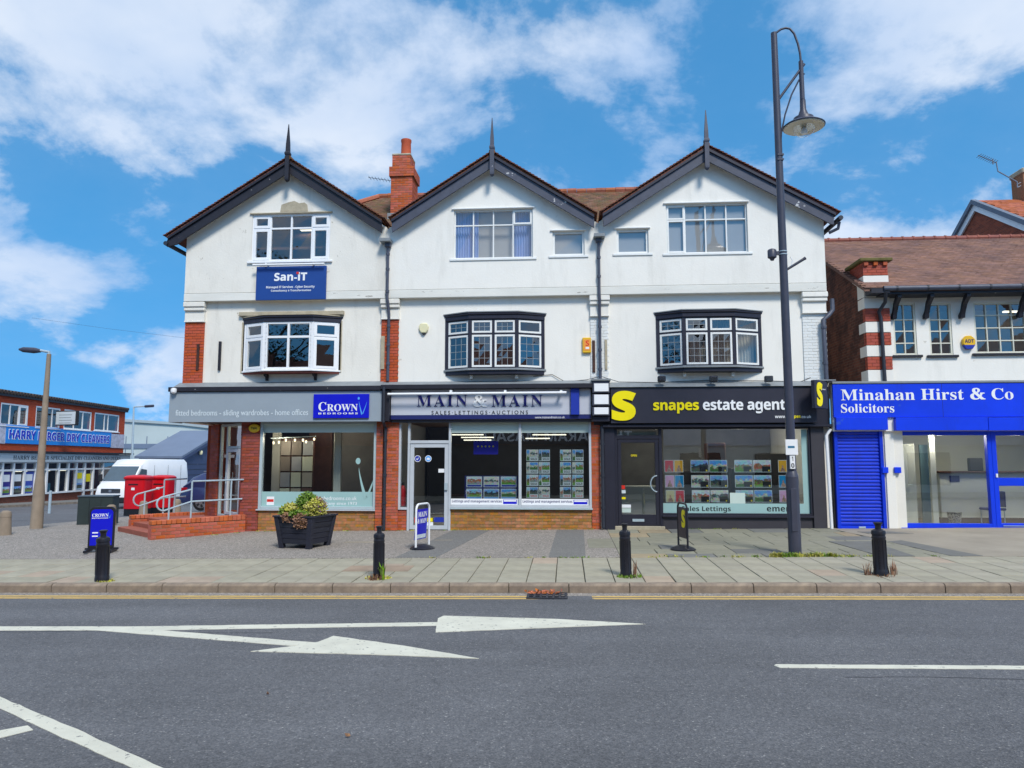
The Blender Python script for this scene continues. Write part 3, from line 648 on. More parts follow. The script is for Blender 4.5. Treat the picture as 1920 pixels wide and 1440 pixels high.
    q.f += [(0, 1, 2, 3), tuple(len(q.v) - 4 + t for t in range(4))]
    q.build('finial', wd if i else BLACKW, h)
# party walls, floors, rear: shells that close the rooms
for i, (xa, ha) in enumerate(((XL + .12, H[0]), (X1, H[0]), (X2, H[1]), (XR - .12, H[2]))):
    m = MB()
    if i == 0:
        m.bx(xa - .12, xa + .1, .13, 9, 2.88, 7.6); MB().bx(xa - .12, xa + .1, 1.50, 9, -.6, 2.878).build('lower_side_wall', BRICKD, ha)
    else: m.bx(xa - .1, xa + .12 - (.0 if i == 3 else .02), .10, 9, -.4, 7.6)
    m.build('side_wall', WHITEOLD if i == 0 else (WHITE if i == 3 else PLASTER), ha)
for i, s in enumerate(SPEC):
    xa, xb = s['x0'] + .13, s['x1'] - .12
    MB().bx(xa, xb, 9, 9.2, -.4, 7.6).build('rear_wall', WHITE, H[i])
    MB().bx(xa, xb, .12, 8.9, 6.02, 6.12).build('upper_floor', PLASTER, H[i]); MB().bx(xa, xb, .3 if i else 1.6, 8.9, 2.98, 3.2).build('middle_floor', PLASTER, H[i])
    if i == 0: MB().hprism([(XL + .05, .14), (xb, .14), (xb, 1.6), (XL + .05, 1.6)], 2.98, 3.2).build('middle_floor', PLASTER, H[0])
    MB().bx(xa, xb, 4.2, 4.3, 3.2, 6.0).build('room_wall', PLASTER, H[i]); MB().bx(xa, xb, 3.2, 3.3, 6.12, 9.2).build('attic_wall', PALEBACK, H[i])
# main roof behind the gables
mr_ = MB(); rz1 = 10.78
mr_.add([(-10.0, .25, 7.62), (6.35, .25, 7.62), (2.6, 5, rz1), (-6.3, 5, rz1), (-10.0, 9.2, 7.7), (6.35, 9.2, 7.7)], [(0, 1, 2, 3), (3, 2, 5, 4), (0, 3, 4), (1, 5, 2)])
mroof = mr_.build('rear_roof', TILEM, H[1])
tm = MB()
for (xa, xb) in ((-6.6, -3.1), (-.9, 2.6)):
    for k in range(30):
        y = 2.0 + k * .1; z = 7.62 + (y - .25) * (rz1 - 7.62) / 4.75; x = xa + (k % 2) * .085
        while x < xb:
            if x > -6.3 - (5 - y) * .78 + .1 and x < 2.6 + (5 - y) * .78 - .2:
                l = random.uniform(0, .012)
                tm.add([(x, y, z + .03 + l), (x + .16, y, z + .03 + l), (x + .16, y + .13, z + .105), (x, y + .13, z + .105), (x, y, z + .01), (x + .16, y, z + .01)], [(0, 1, 2, 3), (4, 5, 1, 0)])
            x += .168
tm.build('roof_tiles', TILEM, mroof)['kind'] = 'stuff'
rid = MB()
for k in range(28):
    x = -6.3 + k * .32; z = rz1 + .05 + random.uniform(-.01, .012)
    rid.tube([(x, 5, z), (x + .31, 5, z)], .11, 8)
rid.tube([(-6.3, 5, rz1 + .05), (-8.3, 2.6, 9.2)], .1, 8)
rid.build('ridge_tiles', RIDGE, mroof, smooth=True)
for xv in (X1 + .02, X2):                          # valley gutters between the gables
    MB().bx(xv - .14, xv + .14, YB - .02, 2.0, 7.60, 7.68).build('valley_gutter', LEAD, H[1])
# gable windows --------------------------------------------------------
GY = -.15
wins = [(0, (472, 401, 619, 489)), (1, (851, 392, 999, 484)), (2, (1249, 381, 1402, 474)), (1, (1036, 433, 1096, 479)), (2, (1156, 429, 1216, 475))]
holes = {0: [], 1: [], 2: []}; RW = []
for i, r_ in wins:
    t = rect(*r_, GY); RW.append(t); holes[i].append((FF, t[0], t[1], t[2], t[3], -.3, .4))
for i in range(3): cut(SPEC[i]['gable'], holes[i])
a0, a1, b0, b1 = RW[0]
window(H[0], FF, a0, a1, b0, b1, .12, (.235, .50, .765), (.70,), UPVC, .055, .05, cas=((0, 0), (0, 1), (3, 0), (3, 1)), cw=.06)
a0, a1, b0, b1 = RW[1]
w2 = window(H[1], FF, a0, a1, b0, b1, .09, (.245, .5, .75), (.685,), TIMBERW, .04, .035, cas=((3, 1),), cw=.035, over=.1)
a0, a1, b0, b1 = RW[2]
window(H[2], FF, a0, a1, b0, b1, .09, (.235, .49, .745), (.685,), TIMBERW, .04, .035, cas=((0, 0), (0, 1)), cw=.035, over=.1)
for k, i in ((3, 1), (4, 2)):
    a0, a1, b0, b1 = RW[k]; window(H[i], FF, a0, a1, b0, b1, .09, (), (), TIMBERW, .06, .04, over=.1)
for k in range(5):                                  # drip moulds over the heads
    a0, a1, b0, b1 = RW[k]; MB().box(FF, a0 - .06, a1 + .05, b1 + .002, b1 + .035, .10, .20).build('drip_mould', STONE if k == 0 else TIMBERW, H[wins[k][0]], bevel=.006)
# attic curtains, and added pale sheets standing in for grey sky reflection
def curtain(parent, x0, x1, z0, z1, y, mat, folds=14):
    m = MB(); n = folds * 4; vs = []
    for j in range(2):
        for k in range(n + 1):
            x = x0 + (x1 - x0) * k / n; vs.append((x, y + .03 * math.sin(k * math.pi / 2), (z0, z1)[j]))
    m.add(vs, [(k, k + 1, n + 2 + k, n + 1 + k) for k in range(n)]); return m.build('curtain', mat, parent)
a0, a1, b0, b1 = RW[1]; wd = a1 - a0
curtain(H[1], a0 + .02, a0 + wd * .30, b0, b1, .12, CURTB, 9); curtain(H[1], a0 + wd * .76, a1 - .02, b0, b1, .12, CURTB, 7)
MB().bx(a0 + wd * .2, a1 - .3, .16, .18, b0 - .05, b1).build('pale_backing_sheet', PALEBACK, H[1])
for k, i in ((2, 2), (3, 1), (4, 2)):
    a0, a1, b0, b1 = RW[k]; MB().bx(a0 + .02, a1 - .02, .0, .02, b0 + .0, b1 - .0).build('pale_backing_sheet', PALEBACK, H[i])
a0, a1, b0, b1 = RW[0]
for (x, z, y) in ((a0 + .95, b1 + .05, 1.2), (a1 - .75, b1 - .25, 2.0)):
    MB().bx(x - .2, x + .2, y, y + .3, z, z + .02).build('ceiling_lamp', TUBE, H[0])
# missing render over the first gable window
m = MB(); a0, a1 = at(526, 380, GY).x, at(578, 380, GY).x; zc0, zc1 = at(550, 397, GY).z, at(550, 375, GY).z
pts = [(a0, zc0), (a1, zc0), (a1 - .02, zc0 + .18), (a1 - .1, zc0 + .25), (a1 - .25, zc0 + .23), (a1 - .38, zc0 + .30), (a0 + .2, zc0 + .26), (a0 + .03, zc0 + .2)]
m.prism(FF, pts, .149, .158).build('bare_plaster_patch', STONE, H[0])
# ------------------------------------------------------------------ first floor
FW = []
for i, s in enumerate(SPEC):
    x0 = s['x0'] + (.002 if i else 0)
    FW.append(MB().box(FF, x0, s['x1'], 2.94, ZS - .001, -.12, 0).build('first_floor_wall', WHITEOLD if i == 0 else WHITE, H[i]))
BAYD = .30
def bay(i, oL, iL, iR, oR, pt, pb, dark):
    h = H[i]; z1 = at((oL + oR) / 2, pt, -.15).z; z0 = at((oL + oR) / 2, pb, -.15).z
    xo0, xo1 = at(oL, 650, 0).x, at(oR, 650, 0).x; xi0, xi1 = at(iL, 650, -BAYD).x, at(iR, 650, -BAYD).x
    cut(FW[i], [(FF, xo0 + .03, xo1 - .03, z0 + .01, z1 - .01, -.3, .2)])
    P = [(xo0, -.0), (xi0, -BAYD), (xi1, -BAYD), (xo1, -.0)]
    fr_ = [Fr((P[k][0], P[k][1], 0), (P[k + 1][0] - P[k][0], P[k + 1][1] - P[k][1])) for k in range(3)]
    ln = [math.hypot(P[k + 1][0] - P[k][0], P[k + 1][1] - P[k][1]) for k in range(3)]
    frm = NAVYW if dark else UPVC
    b = MB().hprism([(xo0 - .05, .05), (xo0 - .05, -.02), (xi0 - .025, -BAYD - .05), (xi1 + .025, -BAYD - .05), (xo1 + .05, -.02), (xo1 + .05, .05)], z1, z1 + .10).build('bay_window', NAVYW, h, bevel=.006)
    for (x, y) in P: MB().bx(x - .045, x + .045, y - .02, y + .06, z0, z1 - .001).build('corner_post', frm, b)
    zt = z0 + (z1 - z0) * .70
    if dark:
        nlead = {1: [(0, 1, 1), (1, 1, 1), (2, 1, 1), (3, 1, 0)], 2: [(0, 1, 1), (1, 1, 1), (2, 1, 0), (3, 0, 0)]}[i]
        q = MB(); q.box(fr_[1], ln[1] / 2 - .03, ln[1] / 2 + .03, z0, z1, -.05, .012)
        for k in range(3): q.box(fr_[k], .03, ln[k] - .03, zt - .02, zt + .02, -.05, .006); q.box(fr_[k], .03, ln[k] - .03, z0, z0 + .03, -.05, .006); q.box(fr_[k], .03, ln[k] - .03, z1 - .03, z1, -.05, .006)
        q.build('mullions', NAVYW, b)
        cells = [(fr_[0], .05, ln[0] - .05), (fr_[1], .05, ln[1] / 2 - .035), (fr_[1], ln[1] / 2 + .035, ln[1] - .05), (fr_[2], .05, ln[2] - .05)]
        for k, (f, a0, a1) in enumerate(cells):
            leaded(b, f, a0, a1, z0 + .035, zt - .025, .01, 3, 4, .05, bool(nlead[k][1]), GLASSL if k < 3 or i == 1 else GLASSU)
            leaded(b, f, a0, a1, zt + .025, z1 - .035, .01, 3, 2, .05, bool(nlead[k][2]), GLASSL if nlead[k][2] else GLASSU)
    else:
        window(h, fr_[0], .04, ln[0] - .02, z0, z1, .02, (), (.68,), UPVC, .04, .05, cas=((0, 0), (0, 1)), cw=.055, sill=False, name='side_light')
        window(h, fr_[1], .02, ln[1] - .02, z0, z1, .02, (.5,), (.68,), UPVC, .06, .06, sill=False, name='centre_light')
        window(h, fr_[2], .02, ln[2] - .04, z0, z1, .02, (), (.68,), UPVC, .04, .05, cas=((0, 0), (0, 1)), cw=.055, sill=False, name='side_light')
    def ex(e, y=0): return [(xo0 - e, .0 + y), (xo0 - e, -.02), (xi0 - e * .5, -BAYD - e), (xi1 + e * .5, -BAYD - e), (xo1 + e, -.02), (xo1 + e, .0 + y)]
    MB().hprism(ex(.085, .05), z1 + .102, z1 + .165).build('cornice_cap', NAVYW, b, bevel=.02)
    MB().hprism(ex(.10, .05), z1 + .167, z1 + .19).build('cornice_flashing', STONE if not dark else LEAD, b)
    if dark:
        MB().hprism(ex(.08, .05), z0 - .05, z0).build('bay_sill', LEAD, b, bevel=.006); MB().hprism(ex(.03, .05), z0 - .145, z0 - .052).build('bay_apron', NAVYW, b, bevel=.006)
        for x in (xi0 + .02, xi1 - .02): MB().bx(x - .04, x + .04, -.16, 0.0, z0 - .25, z0 - .147).build('bay_bracket', WHITE, b, bevel=.01)
    else:
        MB().hprism(ex(.06, .05), z0 - .045, z0).build('bay_sill', UPVC, b, bevel=.006); MB().hprism(ex(.02, .05), z0 - .09, z0 - .047).build('bay_apron', M('red_oxide', S(110, 52, 44), .7, .2, 6), b)
        MB().box(FF, xo0 - .16, xo1 + .12, z1 + .21, z1 + .32, -.01, .10).build('stone_head', STONE, b, bevel=.01)
        for x in (xi0 - .02, xi1 + .02): MB().prism(Fr((x, 0, 0), (0, -1)), [(0, z0 - .092), (.2, z0 - .092), (.17, z0 - .15), (.06, z0 - .17), (.04, z0 - .26), (0, z0 - .26)], -.035, .035).build('bay_bracket', BLACKW, b)
        for x in (xo0 - .05, xo1 + .035): MB().box(FF, x - .035, x + .035, z0 - .05, z1 + .05, -.01, .02).build('bare_reveal', STONE, b)
    return z0, z1, xo0, xo1
bz = [bay(0, 459, 496, 585, 636, 605, 694, False), bay(1, 838, 881, 969, 1018, 600, 692, True), bay(2, 1234, 1283, 1377, 1425, 596, 687, True)]
z0, z1, xo0, xo1 = bz[2]
curtain(H[2], xo0 + (xo1 - xo0) * .5, xo1 - .1, z0 - .1, z1, .22, CURTW, 16); curtain(H[2], xo0 + (xo1 - xo0) * .33, xo0 + (xo1 - xo0) * .48, z0 - .1, z1 - .5, .25, CURTW, 5)
for i in (0, 1, 2):
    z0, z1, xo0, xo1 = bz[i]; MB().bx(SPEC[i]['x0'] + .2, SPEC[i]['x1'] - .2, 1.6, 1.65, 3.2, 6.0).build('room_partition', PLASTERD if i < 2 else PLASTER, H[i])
# corner piers, corbels under the jetty
PIERS = [(346, 381, 0, True), (714, 747, 0, True), (1107, 1142, 1, False), (1507, 1549, 2, False)]
for (p0, p1, i, isb) in PIERS:
    a0, a1 = at(p0, 650, -.06).x, at(p1, 650, -.06).x
    if p0 == 346: a0 = XL
    if p1 == 1549: a1 = XR
    h = H[i]; zt = at(p0, 607, 0).z if isb else 5.65
    m = MB(); m.box(FF, a0 - .02, a1 + .03, 5.98, ZS - .013, -.02, .17); m.box(FF, a0 - .01, a1 + .02, 5.88, 5.978, -.02, .14); m.build('corbel', WHITEOLD if i == 0 else WHITE, h, bevel=.02)
    MB().box(FF, a0, a1, 5.62, 5.878, -.02, .08).build('corbel_block', WHITEOLD if i == 0 else WHITE, h, bevel=.008)
    MB().box(FF, a0 - .004, a1 + .012, 5.58, 5.618, -.02, .10).build('corbel_lip', WHITE, h, bevel=.006)
    if isb: bricks(h, FF, a0, a1, 3.92, 5.578, .05, M('orange_pier_brick', S(176, 78, 46), .8, .12, 14, .4, 90, rnd=.08), M('thin_dark_mortar', S(120, 74, 56), .9, .1, 20), course=.0755); MB().prism(Fr((0, 0, 0), (0, 1)), [(-.2, 3.78), (.0, 3.78), (0, 3.92), (-.02, 3.92)], a0 - .05, a1 + .05).build('lead_flashing', LEAD, h)
    else: bricks(h, FF, a0, a1, 3.86, 5.578, .03, M('painted_brick', (.72, .735, .72), .6, .04, 10, .3, 60, rnd=.02), WHITE)
# iron straps and old fixing boards
for (x, y0, y1, i, wd, mt) in ((372, 645, 694, 0, .07, WOODB), (412, 640, 694, 0, .06, BLACKW), (718, 630, 692, 0, .10, STONE), (1113, 638, 698, 1, .07, WOODB), (1136, 637, 693, 1, .06, STONE)):
    p = at(x, y0, -.06); q = at(x, y1, -.06); MB().box(FF, p.x - wd / 2, p.x + wd / 2, q.z, p.z, .0, .075 if i == 0 and x != 412 else .055).build('fixing_board', mt, H[i])
# chimney --------------------------------------------------------------
ch = MB(); cx0, cx1 = at(736, 360, 3).x, at(776, 360, 3).x; FCh = Fr((0, 3.0, 0), (1, 0)); zb = 9.05
def stackpart(x0, x1, y0, y1, z0, z1, mat=BRICK):
    for F_, a0, a1 in ((Fr((0, y0, 0), (1, 0)), x0, x1), (Fr((x1, 0, 0), (0, 1)), y0 + .053, y1), (Fr((x0, 0, 0), (0, -1)), -y1, -y0 - .053)): bricks(H[1], F_, a0, a1, z0, z1, .0, mat, MORTAR, back=.12)
stackpart(cx0, cx1, 2.75, 3.6, zb, 10.62); stackpart(cx0 - .05, cx1 + .05, 2.70, 3.65, 10.62, 10.93); stackpart(cx0 + .02, cx1 - .08, 2.8, 3.5, 10.93, 11.32)
MB().bx(cx0 + .01, cx1 - .07, 2.79, 3.51, 11.32, 11.39).build('chimney_cap', STONE, H[1], bevel=.02)
pt = MB(); pc = ((cx0 + cx1) / 2 + .05, 3.1, 11.38); pt.lathe(pc, [(.17, 0), (.16, .1), (.15, .46), (.165, .5), (.165, .56), (.12, .56), (.12, .3)], 18); pt.build('chimney_pot', POT, H[1], smooth=True)
MB().bx(cx0 - .06, cx1 + .06, 2.62, 3.7, zb - .2, 9.42).build('lead_apron', LEAD, H[1])
ar = MB(); ar.tube([(cx0 - .02, 2.9, 10.55), (cx0 - .75, 2.9, 10.68)], .008, 5)
for k in range(7): ar.tube([(cx0 - .1 - k * .1, 2.75, 10.56 + k * .017), (cx0 - .1 - k * .1, 3.05, 10.56 + k * .017)], .006, 4)
tag(ar.build('television_aerial', IRON), 'thin rooftop aerial bracketed to the brick chimney of the terrace', 'aerial')
# rainwater pipes
def pipe(i, pts, r=.038, clips=(), mat=IRONG, hop=None):
    p = MB().tube(pts, r, 10); o = p.build('downpipe', mat, H[i], smooth=True)
    for c_ in clips:
        MB().tube([(c_[0], c_[1], c_[2] - .03), (c_[0], c_[1], c_[2] + .03)], r + .014, 10).build('pipe_collar', mat, o)
    if hop: MB().bx(hop[0] - .08, hop[0] + .08, hop[1] - .08, hop[1] + .06, hop[2] - .12, hop[2] + .08).build('hopper', mat, o, bevel=.02)
xp = at(727, 500, -.22).x; xq = at(728, 650, -.12).x; xg = at(722, 880, -.12).x
pipe(0, [(xp, -.22, 7.55), (xp, -.22, 6.12), (xp + .02, -.2, 5.98), (xq, -.11, 5.72), (xq, -.11, 3.95)], clips=[(xp, -.22, z) for z in (7.3, 6.9, 6.3)] + [(xq, -.11, z) for z in (5.4, 4.9, 4.4)], mat=IRONG, hop=(xp, -.22, 7.6))
pipe(0, [(xq - .02, -.42, 3.76), (xq - .02, -.42, 2.86), (xg, -.13, 2.72), (xg, -.13, .12)], clips=[(xg, -.13, z) for z in (2.4, 1.5, .8)], mat=IRON)
xp2 = at(1123, 500, -.22).x; xq2 = at(1125, 650, -.1).x
pipe(1, [(xp2, -.22, 7.6), (xp2, -.22, 6.15), (xp2 + .01, -.2, 5.95), (xq2, -.13, 5.75), (xq2, -.13, 3.92)], clips=[(xp2, -.22, z) for z in (7.1, 6.6)] + [(xq2, -.13, z) for z in (5.3, 4.7, 4.2)], hop=(xp2, -.22, 7.62))
xs2 = at(1130, 880, -.12).x
pipe(2, [(xs2, -.12, 2.75), (xs2, -.12, .2)], r=.045, clips=[(xs2, -.12, z) for z in (2.3, 1.5, .7)], mat=IRON)
xr = XR + .06
pipe(2, [(xr + .1, -.04, 5.95), (xr + .1, -.06, 5.66), (xr - .02, -.1, 5.52), (xr - .17, -.14, 5.4), (xr - .16, -.14, 3.86)], r=.055, clips=[(xr - .17, -.14, z) for z in (5.2, 4.3)])
pipe(2, [(xr + .26, -.34, 7.86), (xr + .24, -.3, 7.7), (xr + .04, -.2, 7.62)], r=.04)
MB().tube([(XR + .32, YB - .05, 7.93), (XR + .32, 4.2, 7.93)], .06, 8).build('eaves_gutter', IRON, H[2]); MB().tube([(XL - .42, YB - .05, 7.66), (XL - .42, 4.2, 7.66)], .06, 8).build('eaves_gutter', IRON, H[0])
# ------------------------------------------------------------------ shopfronts
GB = -.3                                      # foot of the walls, below the paving
# -- first shop: brick piers, wide grey window, splayed entrance
h = H[0]
sf = -.32
a0, a1, b0, b1 = rect(317, 735, 716, 791, sf)
MB().hprism([(a0 - .02, sf - .06), (X1 - .02, sf - .06), (X1 - .02, .02), (a0 - .02, .02)], 3.68, 3.80).build('shop_cornice', BLACKW, h, bevel=.01)
MB().prism(Fr((0, 0, 0), (0, 1)), [(sf - .02, 3.802), (-.0, 3.802), (.0, 3.95), (-.02, 3.95)], a0 + .1, X1 - .02).build('lead_flashing', LEAD, h)
MB().hprism([(a0 + .03, sf + .05), (X1 - .02, sf + .05), (X1 - .02, 1.5), (a0 + .9, 1.5), (a0 + .03, .3)], 2.90, 2.935).build('soffit', BLACKG, h)
sg = thing('shop_sign', 'long grey fascia sign with white wording and royal blue Crown panel', 'sign', ((a0 + a1) / 2, sf, b0))
MB().bx(a0, a1, sf, sf + .06, b0, 3.675).build('panel', PANELG, sg, bevel=.006); MB().bx(a0, a0 + .05, sf + .062, .3, b0, 3.675).build('return_panel', PANELG, sg)
tpx('lettering', 'fitted bedrooms - sliding wardrobes - home offices', 'sans', 329, 768, 578, 783, sf, PALEL, sg)
q = rect(588, 739, 692, 784, sf - .03); MB().box(FF, q[0], q[1], q[2], q[3], -sf + .002, -sf + .05).build('blue_panel', ROYAL, sg, bevel=.004)
yb_ = sf - .052
tpx('lettering', 'C', 'serif', 597, 754, 612, 771, yb_, WHITEL, sg); tpx('lettering', 'ROWN', 'serif', 613, 757.5, 671, 771, yb_, WHITEL, sg); tpx('lettering', 'BEDROOMS', 'bold', 597, 773.5, 671, 777, yb_, WHITEL, sg, spacing=1.3)
def swoosh(F, a, b, s, c, mat, parent, name='figure_emblem'):
    m = MB(); n = 14
    hd = [(a + .07 * s * math.cos(t * .5236), b + 1.0 * s + .09 * s * math.sin(t * .5236)) for t in range(12)]; m.prism(F, hd, c, c + .002)
    out = []; inn = []
    for k in range(n + 1):
        t = k / n; x = a + s * (.03 + .24 * t ** 1.5); y = b + s * (.82 - .82 * t ** 1.2); wd_ = s * (.01 + .12 * t)
        out.append((x, y)); inn.append((x + wd_ * -.6, y - wd_ * .55))
    for k in range(n): m.prism(F, [out[k], out[k + 1], inn[k + 1], inn[k]], c, c + .002)
    out2 = [(2 * (a + s * .29) - x, y) for x, y in out]
    for k in range(n): m.prism(F, [out2[k], out2[k + 1], (out2[k + 1][0] + s * -.07 * (k + 1) / n, out2[k + 1][1]), (out2[k][0] + s * -.07 * k / n, out2[k][1])], c, c + .002)
    return m.build(name, mat, parent)
swoosh(FF, at(672, 776, yb_).x, at(672, 776, yb_).z, .40, -yb_, CYANL, sg)
# brickwork
wl, wr, wb, wt = rect(487, 793, 706, 955, .02)
pl = at(451, 900, 0).x
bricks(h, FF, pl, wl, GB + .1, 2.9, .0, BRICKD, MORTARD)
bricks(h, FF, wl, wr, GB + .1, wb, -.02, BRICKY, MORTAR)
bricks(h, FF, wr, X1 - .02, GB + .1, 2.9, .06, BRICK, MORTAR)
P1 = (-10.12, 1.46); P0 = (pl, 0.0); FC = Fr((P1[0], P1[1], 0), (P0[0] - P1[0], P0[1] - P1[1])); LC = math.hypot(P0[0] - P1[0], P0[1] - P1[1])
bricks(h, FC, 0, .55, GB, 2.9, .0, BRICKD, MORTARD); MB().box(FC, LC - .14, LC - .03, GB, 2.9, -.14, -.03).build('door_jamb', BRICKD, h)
# entrance door with sidelight and top light
dz = gz(-9.3, .7) + .34
e = MB(); ring(e, FC, .56, LC - .12, dz, 2.88, .06, -.14, -.06); e.box(FC, 1.0, 1.07, dz + .06, 2.82, -.135, -.062); e.box(FC, 1.07, LC - .18, 2.2, 2.27, -.135, -.062)
dr = e.build('entrance_door', ALU, h, bevel=.004); q = MB(); ring(q, FC, 1.08, LC - .19, dz + .07, 2.19, .08, -.125, -.05); q.build('door_leaf', ALUL, dr, bevel=.004)
panes(dr, FC, .62, 1.0, dz + .06, 2.82, -.1); panes(dr, FC, 1.16, LC - .27, dz + .15, 2.11, -.09); panes(dr, FC, 1.07, LC - .18, 2.27, 2.82, -.1)
MB().tube([FC.p(1.2, dz + .9, .0), FC.p(1.2, dz + 1.2, .0)], .014, 8).build('handle', STEEL, dr)
# window
m = MB(); ring(m, FF, wl, wr, wb, 2.9, .075, -.10, .02); sw = m.build('shop_window', ALU, h, bevel=.006); MB().box(FF, wl - .04, wr + .0, wb - .03, wb - .001, -.02, .05).build('sill', ALUL, sw)
panes(sw, FF, wl + .07, wr - .07, wb + .07, 2.84, -.06)
fb0 = at(600, 922, .06).z
MB().box(FF, wl + .075, wr - .075, wb + .072, fb0, -.056, -.054).build('frosted_band', FROST, sw); MB().box(FF, wl + .075, wr - .075, at(600, 811, .06).z, 2.83, -.056, -.054).build('frosted_band', FROSTL, sw)
Yf = .052
tpx('window_lettering', 'www.crownbedrooms.co.uk', 'sans', 560, 930.5, 669, 937.5, Yf, WHITEL, sw, depth=.001); tpx('window_lettering', 'company since 1973', 'sans', 596, 941, 669, 948, Yf, WHITEL, sw, depth=.001)
swoosh(FF, at(670, 935, Yf).x, at(670, 932, Yf).z, .93, -Yf + .001, FROST, sw, 'figure_emblem')
q = rect(500, 931, 514, 947, Yf); MB().box(FF, *q, .0 - Yf, .002 - Yf).build('sticker', WHITEL, sw); q = rect(500.5, 936, 513, 941, Yf); MB().box(FF, *q, .002 - Yf, .003 - Yf).build('sticker_print', REDL, sw)
# showroom inside
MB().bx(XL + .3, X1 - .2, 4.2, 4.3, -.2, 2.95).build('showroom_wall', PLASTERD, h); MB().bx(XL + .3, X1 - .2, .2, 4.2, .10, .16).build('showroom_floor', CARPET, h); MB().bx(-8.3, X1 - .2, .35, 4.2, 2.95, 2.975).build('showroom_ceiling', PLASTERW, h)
dsp = thing('door_sample_display', 'tall display of pale and dark cabinet door samples inside showroom window', 'display', (-7.4, 1.3, .16))
q0 = rect(524, 822, 586, 924, 1.3); MB().box(FF, q0[0], q0[1], .16, q0[3], -1.42, -1.36).build('back_board', WOODB, dsp)
cols = [S(170, 166, 150), S(120, 112, 104), S(60, 56, 58), S(190, 196, 176), S(140, 134, 126), S(92, 66, 60), S(150, 154, 158), S(205, 206, 190)]
for r_ in range(5):
    for c_ in range(3):
        k = (r_ * 3 + c_ * 5) % 8; ww = (q0[1] - q0[0]) / 3; hh = (q0[3] - .3) / 5
        MB().box(FF, q0[0] + ww * c_ + .02, q0[0] + ww * (c_ + 1) - .02, .25 + hh * r_ + .02, .25 + hh * (r_ + 1) - .02, -1.36, -1.32 + .02 * ((r_ + c_) % 2)).build('door_sample', M('door_sample_%s' % 'abcdefgh'[k], cols[k], .5, .06, 3), dsp, bevel=.004)
for k, (px, y0, y1, Y, mt) in enumerate(((517, 828, 924, 1.6, PLASTERW), (632, 815, 924, 1.0, PLASTERW), (660, 822, 924, 2.6, PLASTERM), (600, 822, 924, 2.4, WOODB))):
    x = at(px, 870, Y).x; wd = (.12, .10, .9, .35)[k]
    MB().bx(x - wd, x + wd, Y, Y + .1, .16, 2.75).build('showroom_panel', mt, h, bevel=.01)
for k, (px, py) in enumerate(((513, 831), (523, 830), (536, 826), (553, 826), (568, 826), (574, 829), (589, 824))):
    p = at(px, py, 1.0); o = MB().lathe((p.x, p.y, p.z - .03), [(.015, 0), (.03, .05), (.012, .08)], 10).build('spotlight', LAMP, h)
MB().tube([at(508, 822, 1.0), at(592, 818, 1.0)], .012, 6).build('spotlight_rail', STEEL, h)
def lampfill(parent, x, y, z, power, col=(1, .9, .74), size=.15):
    """point light added to brighten a shop, by its lit lamps if any"""
    l = bpy.data.lights.new('lamp_fill_light', 'POINT'); l.energy = power; l.color = col; l.shadow_soft_size = size; o = bpy.data.objects.new('lamp_fill_light', l); o.location = (x, y, z); link(o, parent, Matrix.Translation(Vector((x, y, z))))
lampfill(h, -7.9, .7, 2.45, 14, (1, .84, .62)); lampfill(h, -6.6, 1.2, 2.5, 14, (1, .84, .62))
# -- middle shop
h = H[1]; sf2 = -.22
a0, a1, b0, b1 = rect(733, 735, 1108, 788, sf2)
MB().hprism([(X1 - .015, -.42), (a1 + .03, -.42), (a1 + .03, .02), (X1 - .015, .02)], 3.70, 3.815).build('shop_cornice', BLACKW, h, bevel=.01); MB().prism(Fr((0, 0, 0), (0, 1)), [(-.38, 3.818), (-.0, 3.818), (.0, 3.93), (-.02, 3.93)], X1 - .015, a1 + .03).build('lead_flashing', LEAD, h)
MB().bx(X1 + .0, a0 - .01, -.36, .02, 2.88, 3.698).build('fascia_end', BLACKW, h, bevel=.01); MB().bx(a0, a1 + .02, -.16, .1, 2.86, 2.925).build('soffit', BLACKG, h)
sg = thing('shop_sign', 'silver fascia sign reading MAIN & MAIN in navy capitals with tube light above', 'sign', ((a0 + a1) / 2, sf2, b0))
xbk = at(1070, 760, sf2).x; xbk2 = at(1086, 760, sf2).x
MB().bx(a0, xbk, sf2, sf2 + .06, 3.04, 3.695).build('panel', PANELM, sg, bevel=.005); MB().bx(a0, a1, sf2 - .012, sf2 + .06, 2.93, 3.037).build('navy_strip', NAVY, sg, bevel=.005)
MB().bx(xbk + .003, xbk2, sf2 - .09, sf2 + .06, 3.03, 3.76).build('blue_block', BLUEB, sg, bevel=.006); MB().bx(xbk2 + .004, a1, sf2, sf2 + .06, 3.04, 3.695).build('end_panel', PANELM, sg, bevel=.005)
yl = sf2 - .002
for bd, p0, p1 in (('MAIN', 782, 876), ('MAIN', 922, 1017)): tpx('lettering', bd, 'serif', p0, 740.5, p1, 762.5, yl, NAVYL, sg, depth=.025, offset=-.008, spacing=1.25)
tpx('lettering', '&', 'serif', 887, 740.5, 913, 763, yl, WHITEL, sg, depth=.025, offset=-.006); tpx('lettering', 'SALES·LETTINGS·AUCTIONS', 'sans', 809, 770, 990, 777.5, yl, BLKL, sg, spacing=1.5, offset=.01)
tpx('lettering', 'www.mainandmain.co.uk', 'sans', 1003, 780, 1059, 784.5, sf2 - .013, WHITEL, sg, depth=.002)
lt = MB().tube([at(727, 739, -.48), at(1062, 736, -.48)], .032, 10).build('tube_light', WHITEL, sg, smooth=True)
for px in (845, 947, 1052): p = at(px, 735, -.48); MB().bx(p.x - .03, p.x + .03, -.47, sf2 + .03, p.z - .0, p.z + .05).build('light_bracket', WHITEL, lt)
